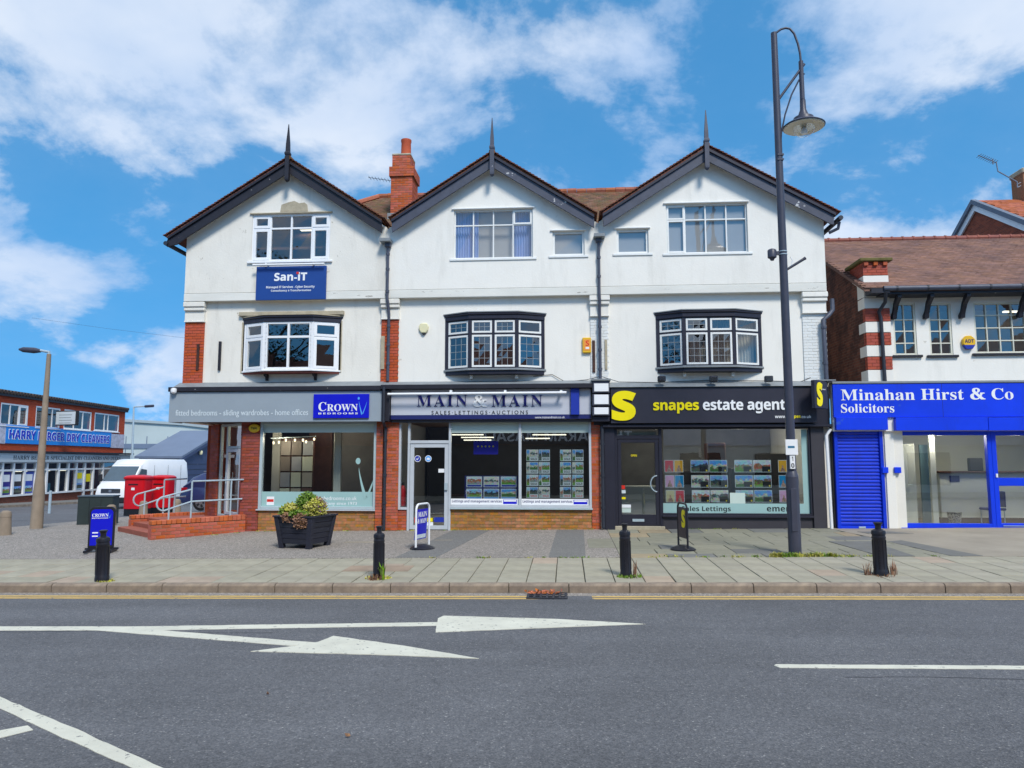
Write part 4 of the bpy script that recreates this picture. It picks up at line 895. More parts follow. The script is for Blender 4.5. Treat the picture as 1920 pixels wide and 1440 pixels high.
# frames and glass: side light, door, two windows
bricks(h, FF, X1 + .0, at(747, 880, -.06).x, GB + .1, 2.88, .06, BRICK, MORTAR)
xw0 = at(747, 880, 0).x; xd0 = at(766, 900, 0).x; xd1 = at(843, 900, 0).x; xm = at(975, 880, 0).x; xw1 = at(1109, 880, 0).x; zsill = at(900, 952, 0).z; zs = gz(-3.5, 0)
bricks(h, FF, xd1 + .02, xw1, GB + .1, zsill - .03, -.02, BRICKY, MORTAR); bricks(h, FF, xw0, xd0 - .02, GB + .1, zsill - .06, -.02, BRICK, MORTAR); bricks(h, FF, xw1, X2 - .02, GB + .1, 2.86, .0, BRICK, MORTAR)
m = MB(); zt = 2.86
m.box(FF, xw0, xw0 + .06, zsill - .06, zt, -.1, .02); m.box(FF, xd0 - .03, xd0 + .03, GB, zt, -.1, .02); m.box(FF, xd1 - .03, xd1 + .03, GB, zt, -.1, .02); m.box(FF, xm - .035, xm + .035, zsill, zt, -.1, .02); m.box(FF, xw1 - .06, xw1, zsill - .0, zt, -.1, .02)
zdo = at(800, 828, 0).z
m.box(FF, xd0 + .03, xd1 - .03, zdo - .05, zdo + .03, -.098, .018); m.box(FF, xd1 + .03, xm - .035, zsill, zsill + .07, -.098, .022); m.box(FF, xm + .035, xw1 - .06, zsill, zsill + .07, -.098, .022); m.box(FF, xw0 + .06, xd0 - .03, zsill - .06, zsill, -.098, .018)
sw = m.build('shop_window', ALUL, h, bevel=.005); MB().box(FF, xd1 + .03, xw1 + .02, zsill - .04, zsill - .002, -.05, .06).build('sill', ALU, sw, bevel=.006)
panes(sw, FF, xw0 + .06, xd0 - .03, zsill, zt, -.05); panes(sw, FF, xd0 + .03, xd1 - .03, zdo + .03, zt, -.05); panes(sw, FF, xd1 + .03, xm - .035, zsill + .07, zt, -.05); panes(sw, FF, xm + .035, xw1 - .06, zsill + .07, zt, -.05)
q = MB(); ring(q, FF, xd0 + .035, xd1 - .035, zs + .02, zdo - .055, .10, -.08, .0); dd = q.build('glazed_door', ALUL, h, bevel=.005); panes(dd, FF, xd0 + .135, xd1 - .135, zs + .12, zdo - .155, -.04)
MB().box(FF, xd1 - .13, xd1 - .05, at(835, 919, 0).z, at(835, 905, 0).z, .0, .05).build('handle', STEEL, dd, bevel=.006)
for (x0, x1) in ((xd1 + .03, xm - .035), (xm + .035, xw1 - .06)):
    MB().box(FF, x0 + .002, x1 - .002, zt - .27, zt, -.047, -.045).build('frosted_band', FROSTL, sw); zb1 = zsill + .075; zb2 = at(900, 935, .04).z
    MB().box(FF, x0 + .002, x1 - .002, zb1, zb2, -.046, -.043).build('notice_strip', WHITEL, sw)
    text('notice_lettering', 'Lettings and management services', 'bold', FF, x0 + .03, x0 + (x1 - x0) * .75, zb1 + .035, zb2 - .03, -.043, NAVYL, sw, depth=.001)
    MB().box(FF, x1 - .40, x1 - .05, zb1 + .02, zb2 - .02, -.0425, -.0415).build('notice_logo', ROYAL, sw); MB().box(FF, x1 - .385, x1 - .065, zb1 + .08, zb2 - .03, -.0414, -.0405).build('notice_logo_panel', WHITEL, sw)
for (p0, y0, p1, y1, mt) in ((822, 879, 836, 886, WHITEL), (777, 970, 787, 980, REDL), (797, 971, 811, 978, YELLOW), (814, 970, 834, 979, BLUEB), (797, 979, 812, 985, WHITEL)):
    MB().box(FF, *rect(p0, y0, p1, y1, .03), -.034, -.032).build('door_sticker', mt, dd)
for px in (783, 803):
    p = at(px, 860, .03); MB().prism(FF, [(p.x + .085 * math.cos(t * .35), p.z + .085 * math.sin(t * .35)) for t in range(18)], -.034, -.032).build('door_roundel', WHITEL, dd)
    MB().prism(FF, [(p.x + .072 * math.cos(t * .35), p.z + .072 * math.sin(t * .35)) for t in range(18)], -.032, -.0315).build('roundel_ring', BLUEB if px == 783 else CYANL, dd)
    MB().prism(FF, [(p.x - .045, p.z + .005), (p.x - .012, p.z - .045), (p.x + .05, p.z + .05), (p.x - .01, p.z - .005)] if px == 783 else [(p.x - .05, p.z - .02), (p.x + .03, p.z - .04), (p.x + .05, p.z + .01), (p.x - .01, p.z + .03), (p.x - .03, p.z + .02)], -.0315, -.031).build('roundel_print', WHITEL, dd)
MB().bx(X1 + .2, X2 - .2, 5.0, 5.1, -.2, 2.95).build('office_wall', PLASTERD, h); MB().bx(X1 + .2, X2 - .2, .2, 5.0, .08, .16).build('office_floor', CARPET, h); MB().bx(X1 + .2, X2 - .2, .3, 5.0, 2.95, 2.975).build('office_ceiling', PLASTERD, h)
for (px, py, Y, l) in ((875, 816, 3.0, .5), (895, 821, 3.6, .5), (895, 826, 2.4, .4), (1030, 816, 3.0, .5), (1008, 823, 2.4, .35)):
    p = at(px, py, Y); MB().bx(p.x - l, p.x + l, Y, Y + .08, p.z, p.z + .03).build('strip_light', TUBE, h)
lampfill(h, -2.0, 2.6, 2.6, 10); lampfill(h, -.4, 2.6, 2.6, 10)
dk = thing('office_desk', 'brown office desk seen through the glazed door', 'desk', (-3.1, 2.2, .16)); MB().bx(-3.5, -2.3, 2.0, 2.7, .86, .9).build('desk_top', WOODB, dk)
for x in (-3.45, -2.4): MB().bx(x, x + .05, 2.05, 2.65, .16, .858).build('leg', WOODB, dk)
fe = thing('fire_extinguisher', 'red extinguisher standing behind the narrow side light', 'extinguisher', (at(755, 930, .3).x, .3, .7)); p = at(755, 945, .3)
MB().lathe((p.x, .3, p.z - .05), [(.08, 0), (.085, .05), (.085, .42), (.05, .5), (.03, .54)], 14).build('cylinder', POSTR, fe, smooth=True); MB().bx(p.x - .05, p.x + .03, .26, .34, p.z + .49, p.z + .56).build('valve', DARKPL, fe)
# -- right shop, all black
h = H[2]; sf3 = -.26
a0, a1, b0, b1 = rect(1145, 731, 1531, 793, sf3)
MB().prism(Fr((0, 0, 0), (0, 1)), [(sf3 - .05, 3.72), (.0, 3.72), (0, 3.87), (sf3 + .02, 3.78)], a0 - .03, XR - .25).build('shop_cornice', LEAD, h)
MB().bx(a0 - .42, XR - .02, -.02, .1, 2.78, 3.718).build('fascia_backing', BLACKF, h); MB().bx(a0 - .2, XR - .02, -.2, .1, 2.72, 2.778).build('soffit', BLACKF, h)
sg = thing('shop_sign', 'black fascia sign with big yellow S and snapes estate agents wording', 'sign', ((a0 + a1) / 2, sf3, b0))
MB().bx(a0, a1, sf3, -.021, b0, 3.715).build('panel', BLACKP, sg, bevel=.006)
tpx('logo_letter', 'S', 'bold', 1147, 733, 1192, 789, sf3 - .002, YELLOW, sg, depth=.04, offset=.05)
yl = sf3 - .002
tpx('lettering', 'snapes', 'bold', 1225, 754, 1310, 775.5, yl, YELLOW, sg, depth=.02, offset=.012, spacing=.95); tpx('lettering', 'estate agents', 'bold', 1318, 750, 1484, 775.5, yl, WHITEL, sg, depth=.02, offset=.008, spacing=.95)
tpx('lettering', 'www.', 'bold', 1453, 779.5, 1475, 784, yl, WHITEL, sg); tpx('lettering', 'snapes', 'bold', 1475.5, 779, 1501, 785.5, yl, YELLOW, sg); tpx('lettering', '.co.uk', 'bold', 1501.5, 778.5, 1521, 784, yl, WHITEL, sg)
# stack of three white light boxes
lb = thing('light_box', 'stack of three white panels on dark bracket between silver and black signs', 'sign', (at(1127, 785, -.4).x, -.4, 2.9))
for k, (y0, y1) in enumerate(((714, 737), (739, 761), (763, 780))):
    q = rect(1111, y0, 1143, y1, -.42); MB().box(FF, q[0], q[1], q[2] + .01, q[3], .05, .40).build('case', IRONG, lb, bevel=.01); q = rect(1114, y0 + 4 * (k == 0) + 1, 1141, y1 - 3, -.42); MB().box(FF, *q, .40, .425).build('panel', WHITEL, lb, bevel=.006)
q = rect(1111, 781, 1143, 790, -.3); MB().box(FF, q[0], q[1], q[2], q[3], .03, .3).build('bracket', BLACKF, lb)
MB().box(FF, at(1109, 712, -.42).x, at(1145, 712, -.42).x, at(1127, 713.5, -.42).z, at(1127, 710, -.42).z, .0, .45).build('lid', LEAD, lb)
xs0 = at(1131, 880, -.05).x; xdl = at(1153, 900, 0).x; xdr = at(1240, 900, 0).x; xwr = at(1521, 880, 0).x; xend = at(1548, 900, -.05).x; zt = 2.72; zsl = at(1380, 966, 0).z; zs = gz(2, 0)
MB().box(FF, X2 + .07, xdl, GB, 2.78, -.1, .08).build('pilaster', BLACKF, h, bevel=.006); MB().box(FF, xwr, xend, GB, 2.78, -.1, .06).build('pilaster', BLACKG, h, bevel=.006)
MB().box(FF, xdr, xwr, GB, zsl - .06, -.12, .0).build('stall_riser', BLACKG, h); MB().box(FF, xdr, xwr, zsl - .058, zsl, -.1, .07).build('sill', BLACKF, h, bevel=.006)
m = MB(); m.box(FF, xdl, xdl + .07, GB, zt, -.1, .02); m.box(FF, xdr - .05, xdr + .03, GB, zt, -.1, .02); m.box(FF, xwr - .05, xwr, zsl, zt, -.1, .02); m.box(FF, xdr + .03, xwr - .05, zt - .05, zt, -.1, .018); zdo = at(1200, 820, 0).z
m.box(FF, xdl + .07, xdr - .05, zdo - .04, zdo + .05, -.1, .018); m.box(FF, xdl + .07, xdr - .05, zt - .05, zt, -.1, .018); m.box(FF, xdr + .03, xwr - .05, zsl, zsl + .04, -.1, .018)
sw = m.build('shop_window', BLACKF, h, bevel=.005); panes(sw, FF, xdr + .03, xwr - .05, zsl + .04, zt - .05, -.05); panes(sw, FF, xdl + .07, xdr - .05, zdo + .05, zt - .05, -.05)
MB().box(FF, xdl + .1, xdr - .1, zdo + .06, zt - .1, -.09, -.085).build('top_light_film', STONE, sw)
q = MB(); ring(q, FF, xdl + .075, xdr - .055, zs + .08, zdo - .045, .09, -.09, -.0); q.box(FF, xdl + .165, xdr - .145, zs + .17, zs + .36, -.085, -.005); dd = q.build('glazed_door', BLACKF, h, bevel=.005); panes(dd, FF, xdl + .16, xdr - .14, zs + .36, zdo - .13, -.05)
hp = at(1230, 907, 0); MB().tube([(hp.x + .02 + .16 * math.cos(t), -.06, hp.z + .2 * math.sin(t)) for t in [math.pi / 2 + k * math.pi / 12 for k in range(13)]], .014, 8).build('handle', STEEL, dd, smooth=True)
MB().box(FF, *rect(1186, 973, 1208, 978, 0), -.005, .008).build('letter_plate', STEEL, dd); MB().box(FF, xdl - .02, xdr + .06, GB, zs + .075, -.1, .10).build('door_step', STONE, h, bevel=.01)
for (p0, y0, p1, y1, mt) in ((1161, 910, 1172, 917, REDL), (1161, 932, 1173, 936, YELLOW), (1161, 946, 1183, 952, WHITEL), (1161, 919, 1173, 925, PALEL), (1161, 953, 1183, 961, FROSTL)): MB().box(FF, *rect(p0, y0, p1, y1, .04), -.046, -.044).build('door_sticker', mt, dd)
tpx('door_lettering', 'OPEN', 'bold', 1183, 852, 1194, 856, .045, YELLOW, dd, depth=.001)
zb1 = zsl + .045; zb2 = at(1380, 944, .04).z
MB().box(FF, xdr + .035, xwr - .055, zb1, zb2, -.046, -.044).build('frosted_band', FROST, sw)
tpx('window_lettering', 'Sales Lettings', 'bold', 1278, 949, 1370, 961, .043, BLKL, sw, depth=.001); tpx('window_lettering', 'ement', 'bold', 1438, 949, 1490, 959, .043, BLKL, sw, depth=.001)
q = rect(1369, 924, 1436, 964, .043); MB().box(FF, q[0], q[1] - .5, zb2, q[3], -.046, -.044).build('pale_film', FROSTL, sw); MB().box(FF, xwr - .2, xwr - .055, zb2, zt - .06, -.046, -.0445).build('frosted_edge', FROST, sw)
MB().bx(X2 + .2, XR - .25, 4.6, 4.7, -.2, 2.95).build('office_wall', PLASTERM, h); MB().bx(X2 + .2, XR - .25, .2, 4.6, .12, .18).build('office_floor', CARPET, h); MB().bx(X2 + .2, XR - .25, .3, 4.6, 2.95, 2.975).build('office_ceiling', PLASTERW, h)
for (px, py, Y) in ((1360, 806, 3.0), (1300, 803, 2.0), (1440, 803, 2.6)):
    p = at(px, py, Y); MB().bx(p.x - .45, p.x + .45, Y, Y + .1, 2.9, 2.93).build('strip_light', TUBE, h)
lampfill(h, 2.6, 2.2, 2.6, 16); lampfill(h, 4.8, 2.2, 2.6, 16)
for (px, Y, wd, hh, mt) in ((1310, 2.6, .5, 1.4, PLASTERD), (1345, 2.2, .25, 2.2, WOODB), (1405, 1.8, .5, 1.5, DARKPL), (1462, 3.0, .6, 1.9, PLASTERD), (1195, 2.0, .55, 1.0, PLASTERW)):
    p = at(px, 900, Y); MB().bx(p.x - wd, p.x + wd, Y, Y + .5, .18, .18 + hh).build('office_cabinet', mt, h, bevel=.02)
MB().tube([(xend + .08, -.10, gz(6.5, 0) - .1), (xend + .05, -.10, 2.5), (xend + .16, -.1, 2.66)], .04, 10).build('white_pipe', UPVC, h, smooth=True)
# floodlights and cables along the black shop's roof
for px, fl_ in ((1240, 'above the yellow sign word'), (1337, 'below the leaded bay'), (1440, 'beside the lamp post shaft')):
    p = at(px, 712, -.3); f = thing('floodlight', 'small dark floodlight on the black fascia top ' + fl_, 'floodlight', (p.x, -.3, p.z), 'floodlights above the black fascia')
    MB().bx(p.x - .1, p.x + .1, -.42, -.30, p.z - .06, p.z + .09).build('lamp_head', IRON, f, bevel=.02); MB().tube([(p.x, -.3, p.z), (p.x + .03, -.1, p.z + .06), (p.x + .03, .02, p.z + .06)], .015, 6).build('arm', IRON, f); MB().bx(p.x - .08, p.x + .08, -.425, -.42, p.z - .04, p.z + .05).build('lens', GLASSC, f)
def cable(pts, name='cable', lab=None, r=.008):
    P = [at(*p) for p in pts]; Q = []
    for k in range(len(P) - 1):
        for t in range(5): Q.append(P[k].lerp(P[k + 1], t / 5))
    o = MB().tube(Q + [P[-1]], r, 5).build(name, DARKPL); tag(o, lab, 'cable'); return o
cable([(1000, 706, -.02), (1035, 702, -.03), (1060, 716, -.05), (1100, 712, -.06), (1125, 706, -.14)], lab='black cable sagging over the middle shop cornice')
cable([(1128, 706, -.14), (1160, 716, -.06), (1230, 717, -.05), (1330, 713, -.04), (1440, 714, -.04), (1500, 716, -.04), (1520, 708, -.03)], lab='black cable running along the wall above the black fascia')
# alarm boxes, camera
def alarm(px, py, Y, rr, mat, lab, shape, txt=None, tcol=None):
    p = at(px, py, Y); t = thing('alarm_box', lab, 'alarm', (p.x, Y, p.z)); return p, t
p, t = alarm(478, 803, 0, .1, YALARM, 'oval yellow alarm box on the dark brick pier', 0); MB().prism(FF, [(p.x + .15 * math.cos(k * .2618), p.z + .115 * math.sin(k * .2618)) for k in range(24)], .0, .06).build('cover', YALARM, t, bevel=.015); text('lettering', 'Yale', 'bold', FF, p.x - .08, p.x + .08, p.z - .03, p.z + .04, .061, BLKL, t, depth=.002)
p, t = alarm(795, 616, 0, .1, CREAM, 'cream shield shaped alarm box on the white wall', 0); MB().prism(FF, [(p.x - .13, p.z + .04), (p.x - .09, p.z + .13), (p.x + .09, p.z + .13), (p.x + .13, p.z + .04), (p.x + .12, p.z - .05), (p.x + .06, p.z - .13), (p.x - .06, p.z - .13), (p.x - .12, p.z - .05)], 0, .07).build('cover', CREAM, t, bevel=.02); MB().prism(FF, [(p.x - .055, p.z - .131), (p.x + .055, p.z - .131), (p.x + .02, p.z - .17), (p.x - .02, p.z - .17)], 0.005, .06).build('strobe', DARKPL, t)
p, t = alarm(1100, 648, 0, .1, YALARM, 'upright yellow and orange alarm box beside the downpipe', 0); MB().box(FF, p.x - .11, p.x + .11, p.z - .2, p.z + .2, 0, .08).build('cover', YALARM, t, bevel=.015); MB().box(FF, p.x - .08, p.x + .09, p.z - .14, p.z + .15, .08, .084).build('print_panel', M('orange_print', S(232, 150, 60), .5, .05, 5), t); text('lettering', 'S', 'bold', FF, p.x - .03, p.x + .06, p.z - .02, p.z + .12, .084, REDL, t, depth=.002); MB().box(FF, p.x - .03, p.x + .06, p.z - .1, p.z - .05, .084, .086).build('emblem', WHITEL, t)
p = at(325, 733, -.42); t = thing('security_camera', 'white dome camera on the corner of the black cornice', 'camera', (p.x, p.y, p.z)); MB().lathe((p.x, p.y + .02, p.z - .07), [(.03, 0), (.07, .03), (.08, .08), (.07, .13), (.03, .15)], 14).build('dome', UPVC, t, smooth=True); MB().bx(p.x - .03, p.x + .03, p.y + .02, p.y + .10, p.z - .02, p.z + .03).build('bracket', UPVC, t)
# blue board under the first gable window, with its tube light
q = rect(480, 499, 611, 562, -.24); sg = thing('wall_sign', 'deep blue San-iT board under the attic window of the left house', 'sign', ((q[0] + q[1]) / 2, -.2, q[2]))
MB().box(FF, *q, .178, .24).build('board', DEEPB, sg, bevel=.006); yl = -.242
tpx('lettering', 'San-iT', 'bold', 514, 510.5, 576, 527, yl, WHITEL, sg, offset=.015)
tpx('lettering', 'Managed IT Services - Cyber Security', 'bold', 499, 535.5, 590, 542, yl, WHITEL, sg, depth=.002); tpx('lettering', 'Consultancy & Transformation', 'bold', 508, 542.5, 583, 548, yl, WHITEL, sg, depth=.002)
q2 = rect(556.0, 509.8, 560.6, 514.0, yl); MB().box(FF, *q2, .2455, .249).build('red_dot', REDL, sg)
lt = MB().tube([at(474, 497, -.34), at(608, 494.5, -.34)], .03, 10).build('tube_light', UPVC, sg, smooth=True)
for px in (498, 586): p = at(px, 495, -.34); MB().bx(p.x - .02, p.x + .02, -.33, -.15, p.z - .01, p.z + .03).build('light_bracket', UPVC, lt)
# projecting sign of the black shop
p = at(1545, 742, -.5); t = thing('projecting_sign', 'black projecting sign with yellow S between black and blue shops', 'sign', (p.x, -.4, p.z - .3))
FS = Fr((at(1528, 742, -.75).x, -.75, 0), (.55, .42)); zc0, zc1 = at(1545, 766, -.6).z, at(1545, 713, -.6).z
MB().box(FS, 0, .52, zc0, zc1, -.1, .0).build('case', BLACKP, t, bevel=.01); text('logo_letter', 'S', 'bold', FS, .07, .30, zc0 + .05, zc1 - .05, .001, YELLOW, t, depth=.01, offset=.05); text('lettering', 'snapes estate agents', 'sans', FS, .24, .44, zc1 - .24, zc1 - .20, .001, WHITEL, t, depth=.002)
MB().bx(p.x - .02, p.x + .02, -.5, .0, zc1 - .2, zc1 - .16).build('bracket', IRON, t); MB().bx(p.x - .16, p.x + .3, -.5, .0, zc1 + .002, zc1 + .03).build('lead_cover', LEAD, t)
# ------------------------------------------------------------------ window posters
def picmat(name, sky_, mid, low, k=1.0):
    m = bpy.data.materials.new(name); m.use_nodes = True; t = m.node_tree; L = t.links; b = t.nodes['Principled BSDF']; b.inputs['Roughness'].default_value = .4
    c = nd('ShaderNodeTexCoord', t); s_ = nd('ShaderNodeSeparateXYZ', t); L.new(c.outputs['Generated'], s_.inputs[0]); oi = nd('ShaderNodeObjectInfo', t)
    n = nd('ShaderNodeTexNoise', t); n.noise_dimensions = '4D'; n.inputs['Scale'].default_value = 5; n.inputs['Detail'].default_value = 4; L.new(c.outputs['Generated'], n.inputs[0]); L.new(mth('MULTIPLY', oi.outputs['Random'], 40, None, t), n.inputs['W'])
    r = nd('ShaderNodeValToRGB', t); r.color_ramp.interpolation = 'LINEAR'; e = r.color_ramp.elements; e[0].position = .0; e[0].color = (*low, 1); e[1].position = 1; e[1].color = (*sky_, 1); x = e.new(.33); x.color = (*low, 1); x = e.new(.40); x.color = (*mid, 1); x = e.new(.60); x.color = (*mid, 1); x = e.new(.68); x.color = (*sky_, 1)
    L.new(mth('ADD', s_.outputs[2], mth('MULTIPLY_ADD', n.outputs[0], 1.0, -.5, t), None, t), r.inputs[0])
    v = nd('ShaderNodeTexVoronoi', t); v.feature = 'F1'; v.distance = 'CHEBYCHEV'; v.inputs['Scale'].default_value = 7; L.new(c.outputs['Generated'], v.inputs[0]); mx_ = nd('ShaderNodeMix', t); mx_.data_type = 'RGBA'; mx_.blend_type = 'OVERLAY'; mx_.inputs[0].default_value = .45; L.new(r.outputs[0], mx_.inputs[6]); L.new(v.outputs['Color'], mx_.inputs[7])
    L.new(mx_.outputs[2], b.inputs['Base Color']); return m
PICS = [picmat('printed_photo_one', S(150, 190, 225), S(110, 80, 66), S(120, 150, 70)), picmat('printed_photo_two', S(170, 200, 220), S(150, 120, 96), S(96, 140, 52)), picmat('printed_photo_three', S(120, 160, 215), S(52, 58, 66), S(90, 96, 84)), picmat('printed_photo_four', S(206, 214, 220), S(170, 96, 74), S(150, 146, 140)), picmat('printed_photo_five', S(90, 150, 220), S(190, 180, 168), S(76, 110, 60)), picmat('printed_photo_six', S(214, 210, 200), S(90, 92, 100), S(196, 190, 178))]
GP = 'sold property posters hanging in the silver shop window'; k = 0
SP = [(987, 1009), (1010, 1031), (1050, 1071), (1073, 1094)]
for ci, (p0, p1) in enumerate(SP):
    for ri_, (y0, y1) in enumerate(((843, 864.5), (866.5, 888), (890, 911), (913, 933.5))):
        a0, a1, b0, b1 = rect(p0, y0, p1, y1, .16); k += 1
        o = MB().box(FF, a0, a1, b0, b1, -.165, -.160).build('poster', PALEL); tag(o, 'square sold poster, %s row, %s' % (('top', 'second', 'third', 'bottom')[ri_], ('column beside the window mullion', 'inner column of the mullion side panel', 'inner column of the pier side panel', 'column beside the brick pier')[ci]), 'poster', GP)
        ww, hh = a1 - a0, b1 - b0
        MB().box(FF, a0 + ww * .30, a1 - ww * .04, b0 + hh * .34, b1 - hh * .04, -.160, -.158).build('photo', PICS[(k * 5 + ci) % 6], o); MB().box(FF, a0 + ww * .03, a0 + ww * .26, b0 + hh * .05, b1 - hh * .04, -.160, -.158).build('side_photos', PICS[(k + 3) % 6], o)
        text('lettering', 'SOLD', 'bold', FF, a0 + ww * .36, a0 + ww * .90, b0 + hh * .08, b0 + hh * .27, -.1595, BLKL if k % 4 else REDL, o, depth=.001)
t = thing('poster_stand', 'navy backed stand of six property photographs in the silver shop window', 'poster', (at(920, 935, .2).x, .2, .8)); a0, a1, b0, b1 = rect(871, 892, 972, 938, .2)
MB().box(FF, a0, a1, b0 - .1, b1, -.23, -.2).build('board', NAVY, t, bevel=.004)
for c_ in range(3):
    for r_ in range(2):
        ww = (a1 - a0 - .06) / 3; hh = (b1 - b0) / 2; x = a0 + .03 + c_ * ww + .02; z = b0 + r_ * hh + .02
        MB().box(FF, x, x + ww - .04, z, z + hh - .04, -.199, -.196).build('sheet', PALEL, t); MB().box(FF, x + .02, x + ww - .06, z + .07, z + hh - .055, -.196, -.194).build('photo', PICS[(c_ * 2 + r_ * 3) % 6], t); MB().box(FF, x + .02, x + ww - .06, z + .015, z + .06, -.196, -.194).build('caption', BLUEB if r_ else CYANL, t)
q = rect(888, 827, 934, 852, .5); t = thing('hanging_poster', 'violet blue five star poster hanging inside the silver shop', 'poster', (q[0], .5, q[2])); MB().box(FF, *q, -.51, -.5).build('sheet', M('violet_print', S(44, 36, 190), .5, .05, 4), t)
for kk in range(5): MB().box(FF, q[0] + .1 + kk * .1, q[0] + .14 + kk * .1, q[2] + .19, q[2] + .23, -.5, -.498).build('star', YELLOW, t)
text('lettering', 'ESTATE AGENCY', 'sans', FF, q[0] + .1, q[1] - .1, q[3] - .09, q[3] - .04, -.4995, PALEL, t, depth=.001) if False else None
PORT = [S(200, 40, 60), S(226, 168, 40), S(214, 160, 200), S(24, 140, 196), S(206, 196, 150), S(200, 40, 60), S(226, 168, 40), S(24, 140, 196), S(214, 160, 200)]
GQ = 'portrait leaflets hanging in the black shop window'; PERSON = M('portrait_print', S(190, 150, 130), .5, .3, 20, second=S(70, 50, 50)); n_ = 0
names = ['crimson', 'amber', 'pink', 'turquoise', 'buff']
cidx = [(0, 1), (2, 3), (4, 0)]
def leaflet(p0, p1, y0, y1, ci, where):
    a0, a1, b0, b1 = rect(p0, y0, p1, y1, .16); o = MB().box(FF, a0, a1, b0, b1, -.165, -.16).build('leaflet', PALEL); tag(o, 'small %s portrait leaflet %s' % (names[ci], where), 'leaflet', GQ)
    ww, hh = a1 - a0, b1 - b0; MB().box(FF, a0 + .012, a1 - .012, b0 + .012, b1 - .012, -.16, -.158).build('print', M('leaflet_' + names[ci], PORT[ci], .45, .08, 12), o)
    MB().prism(FF, [(a0 + ww * .25, b0 + .013), (a0 + ww * .8, b0 + .013), (a0 + ww * .72, b0 + hh * .3), (a0 + ww * .6, b0 + hh * .38), (a0 + ww * .58, b0 + hh * .58), (a0 + ww * .42, b0 + hh * .58), (a0 + ww * .42, b0 + hh * .38), (a0 + ww * .3, b0 + hh * .3)], -.158, -.1575).build('portrait', PERSON, o)
RY = ((862.5, 885.5), (891, 914), (919, 942))
for r_, (y0, y1) in enumerate(RY):
    dx = r_ * 1.2
    leaflet(1246 + dx, 1263 + dx, y0, y1, cidx[r_][0], 'beside the black shop door, %s row' % ('top', 'middle', 'bottom')[r_]); leaflet(1264 + dx, 1281 + dx, y0, y1, cidx[r_][1], 'second from the black shop door, %s row' % ('top', 'middle', 'bottom')[r_])
    leaflet(1459 + dx, 1475.5 + dx, y0, y1, (1, 3, 2)[r_], 'behind the lamp post in the black shop window'); leaflet(1477 + dx, 1493 + dx, y0, y1, (4, 2, 1)[r_], 'behind the lamp post at the frosted window edge')
    for cc_, p0 in enumerate((1295, 1330, 1377, 1412)):
        a0, a1, b0, b1 = rect(p0 + dx, y0, p0 + 33.5 + dx, y1, .16); o = MB().box(FF, a0, a1, b0, b1, -.165, -.16).build('property_card', PALEL); tag(o, 'landscape property card, %s row, %s' % (('top', 'middle', 'bottom')[r_], ('next to the door side leaflets', 'second from the door side leaflets', 'third from the door side leaflets', 'next to the lamp side leaflets')[cc_]), 'poster', 'property cards in the black shop window'); ww, hh = a1 - a0, b1 - b0; n_ += 1
        MB().box(FF, a0 + .012, a1 - .012, b0 + .012, b1 - .012, -.16, -.158).build('photo', PICS[(n_ * 7 // 3) % 6], o); MB().box(FF, a0 + ww * .5, a1 - .014, b0 + .014, b0 + hh * .48, -.158, -.157).build('caption', BLKL, o); MB().box(FF, a1 - .07, a1 - .035, b0 + .025, b0 + .06, -.157, -.1565).build('emblem', YELLOW, o)
# ------------------------------------------------------------------ blue solicitors' shop on the right
def slopetiles(parent, x0, x1, y0, z0, y1, z1, mat, gauge=.11, tw=.165, name='roof_tiles', sag=.012, miss=()):
    """courses of lapped tiles on a slope that rises from (y0,z0) to (y1,z1)"""
    L = math.hypot(y1 - y0, z1 - z0); n = int(L / gauge); m = MB(); dy, dz_ = (y1 - y0) / n, (z1 - z0) / n
    for k in range(n):
        x = x0 + (k % 2) * tw / 2; ya, za = y0 + dy * k, z0 + dz_ * k
        while x < x1 - .05:
            l = random.uniform(0, sag); e = min(x + tw - .004, x1)
            m.add([(x, ya - .01, za + .018 + l), (e, ya - .01, za + .018 + l + random.uniform(-.003, .003)), (e, ya + dy * 1.15, za + dz_ * 1.15 + .012), (x, ya + dy * 1.15, za + dz_ * 1.15 + .012), (x, ya - .01, za + .0), (e, ya - .01, za + .0)], [(0, 1, 2, 3), (4, 5, 1, 0)]); x += tw
    o = m.build(name, mat, parent); o['kind'] = 'stuff'; return o
BX0, BX1 = 7.70, 19.0; YU = .5
mh = thing('blue_shop_building', 'low building with bright blue shopfront, white upper wall and brown tiled roof', 'building', (11, 0, gz(11, 0)))
pz = 3.83
uw = MB().box(FF, 8.36, BX1, pz - .1, 6.15, -YU - .15, -YU).build('upper_wall', WHITE, mh)
MB().add([(BX0, YU + .02, pz - .1), (BX0, 9.5, pz - .1), (BX0, 9.5, 6.4), (BX0, 5, 8.72), (BX0, YU + .02, 6.3), (BX0 + .2, YU + .02, pz - .1), (BX0 + .2, 9.5, pz - .1), (BX0 + .2, 9.5, 6.4), (BX0 + .2, 5, 8.72), (BX0 + .2, YU + .02, 6.3)], [(0, 1, 2, 3, 4), (5, 9, 8, 7, 6), (0, 4, 9, 5), (4, 3, 8, 9), (3, 2, 7, 8), (2, 1, 6, 7), (1, 0, 5, 6)]).build('side_wall', brickmat('sooty_brick_wall', S(128, 78, 62), S(92, 58, 50), S(110, 92, 80), 'yz', S(52, 40, 40)), mh)
ez, rzz = 6.22, 8.92
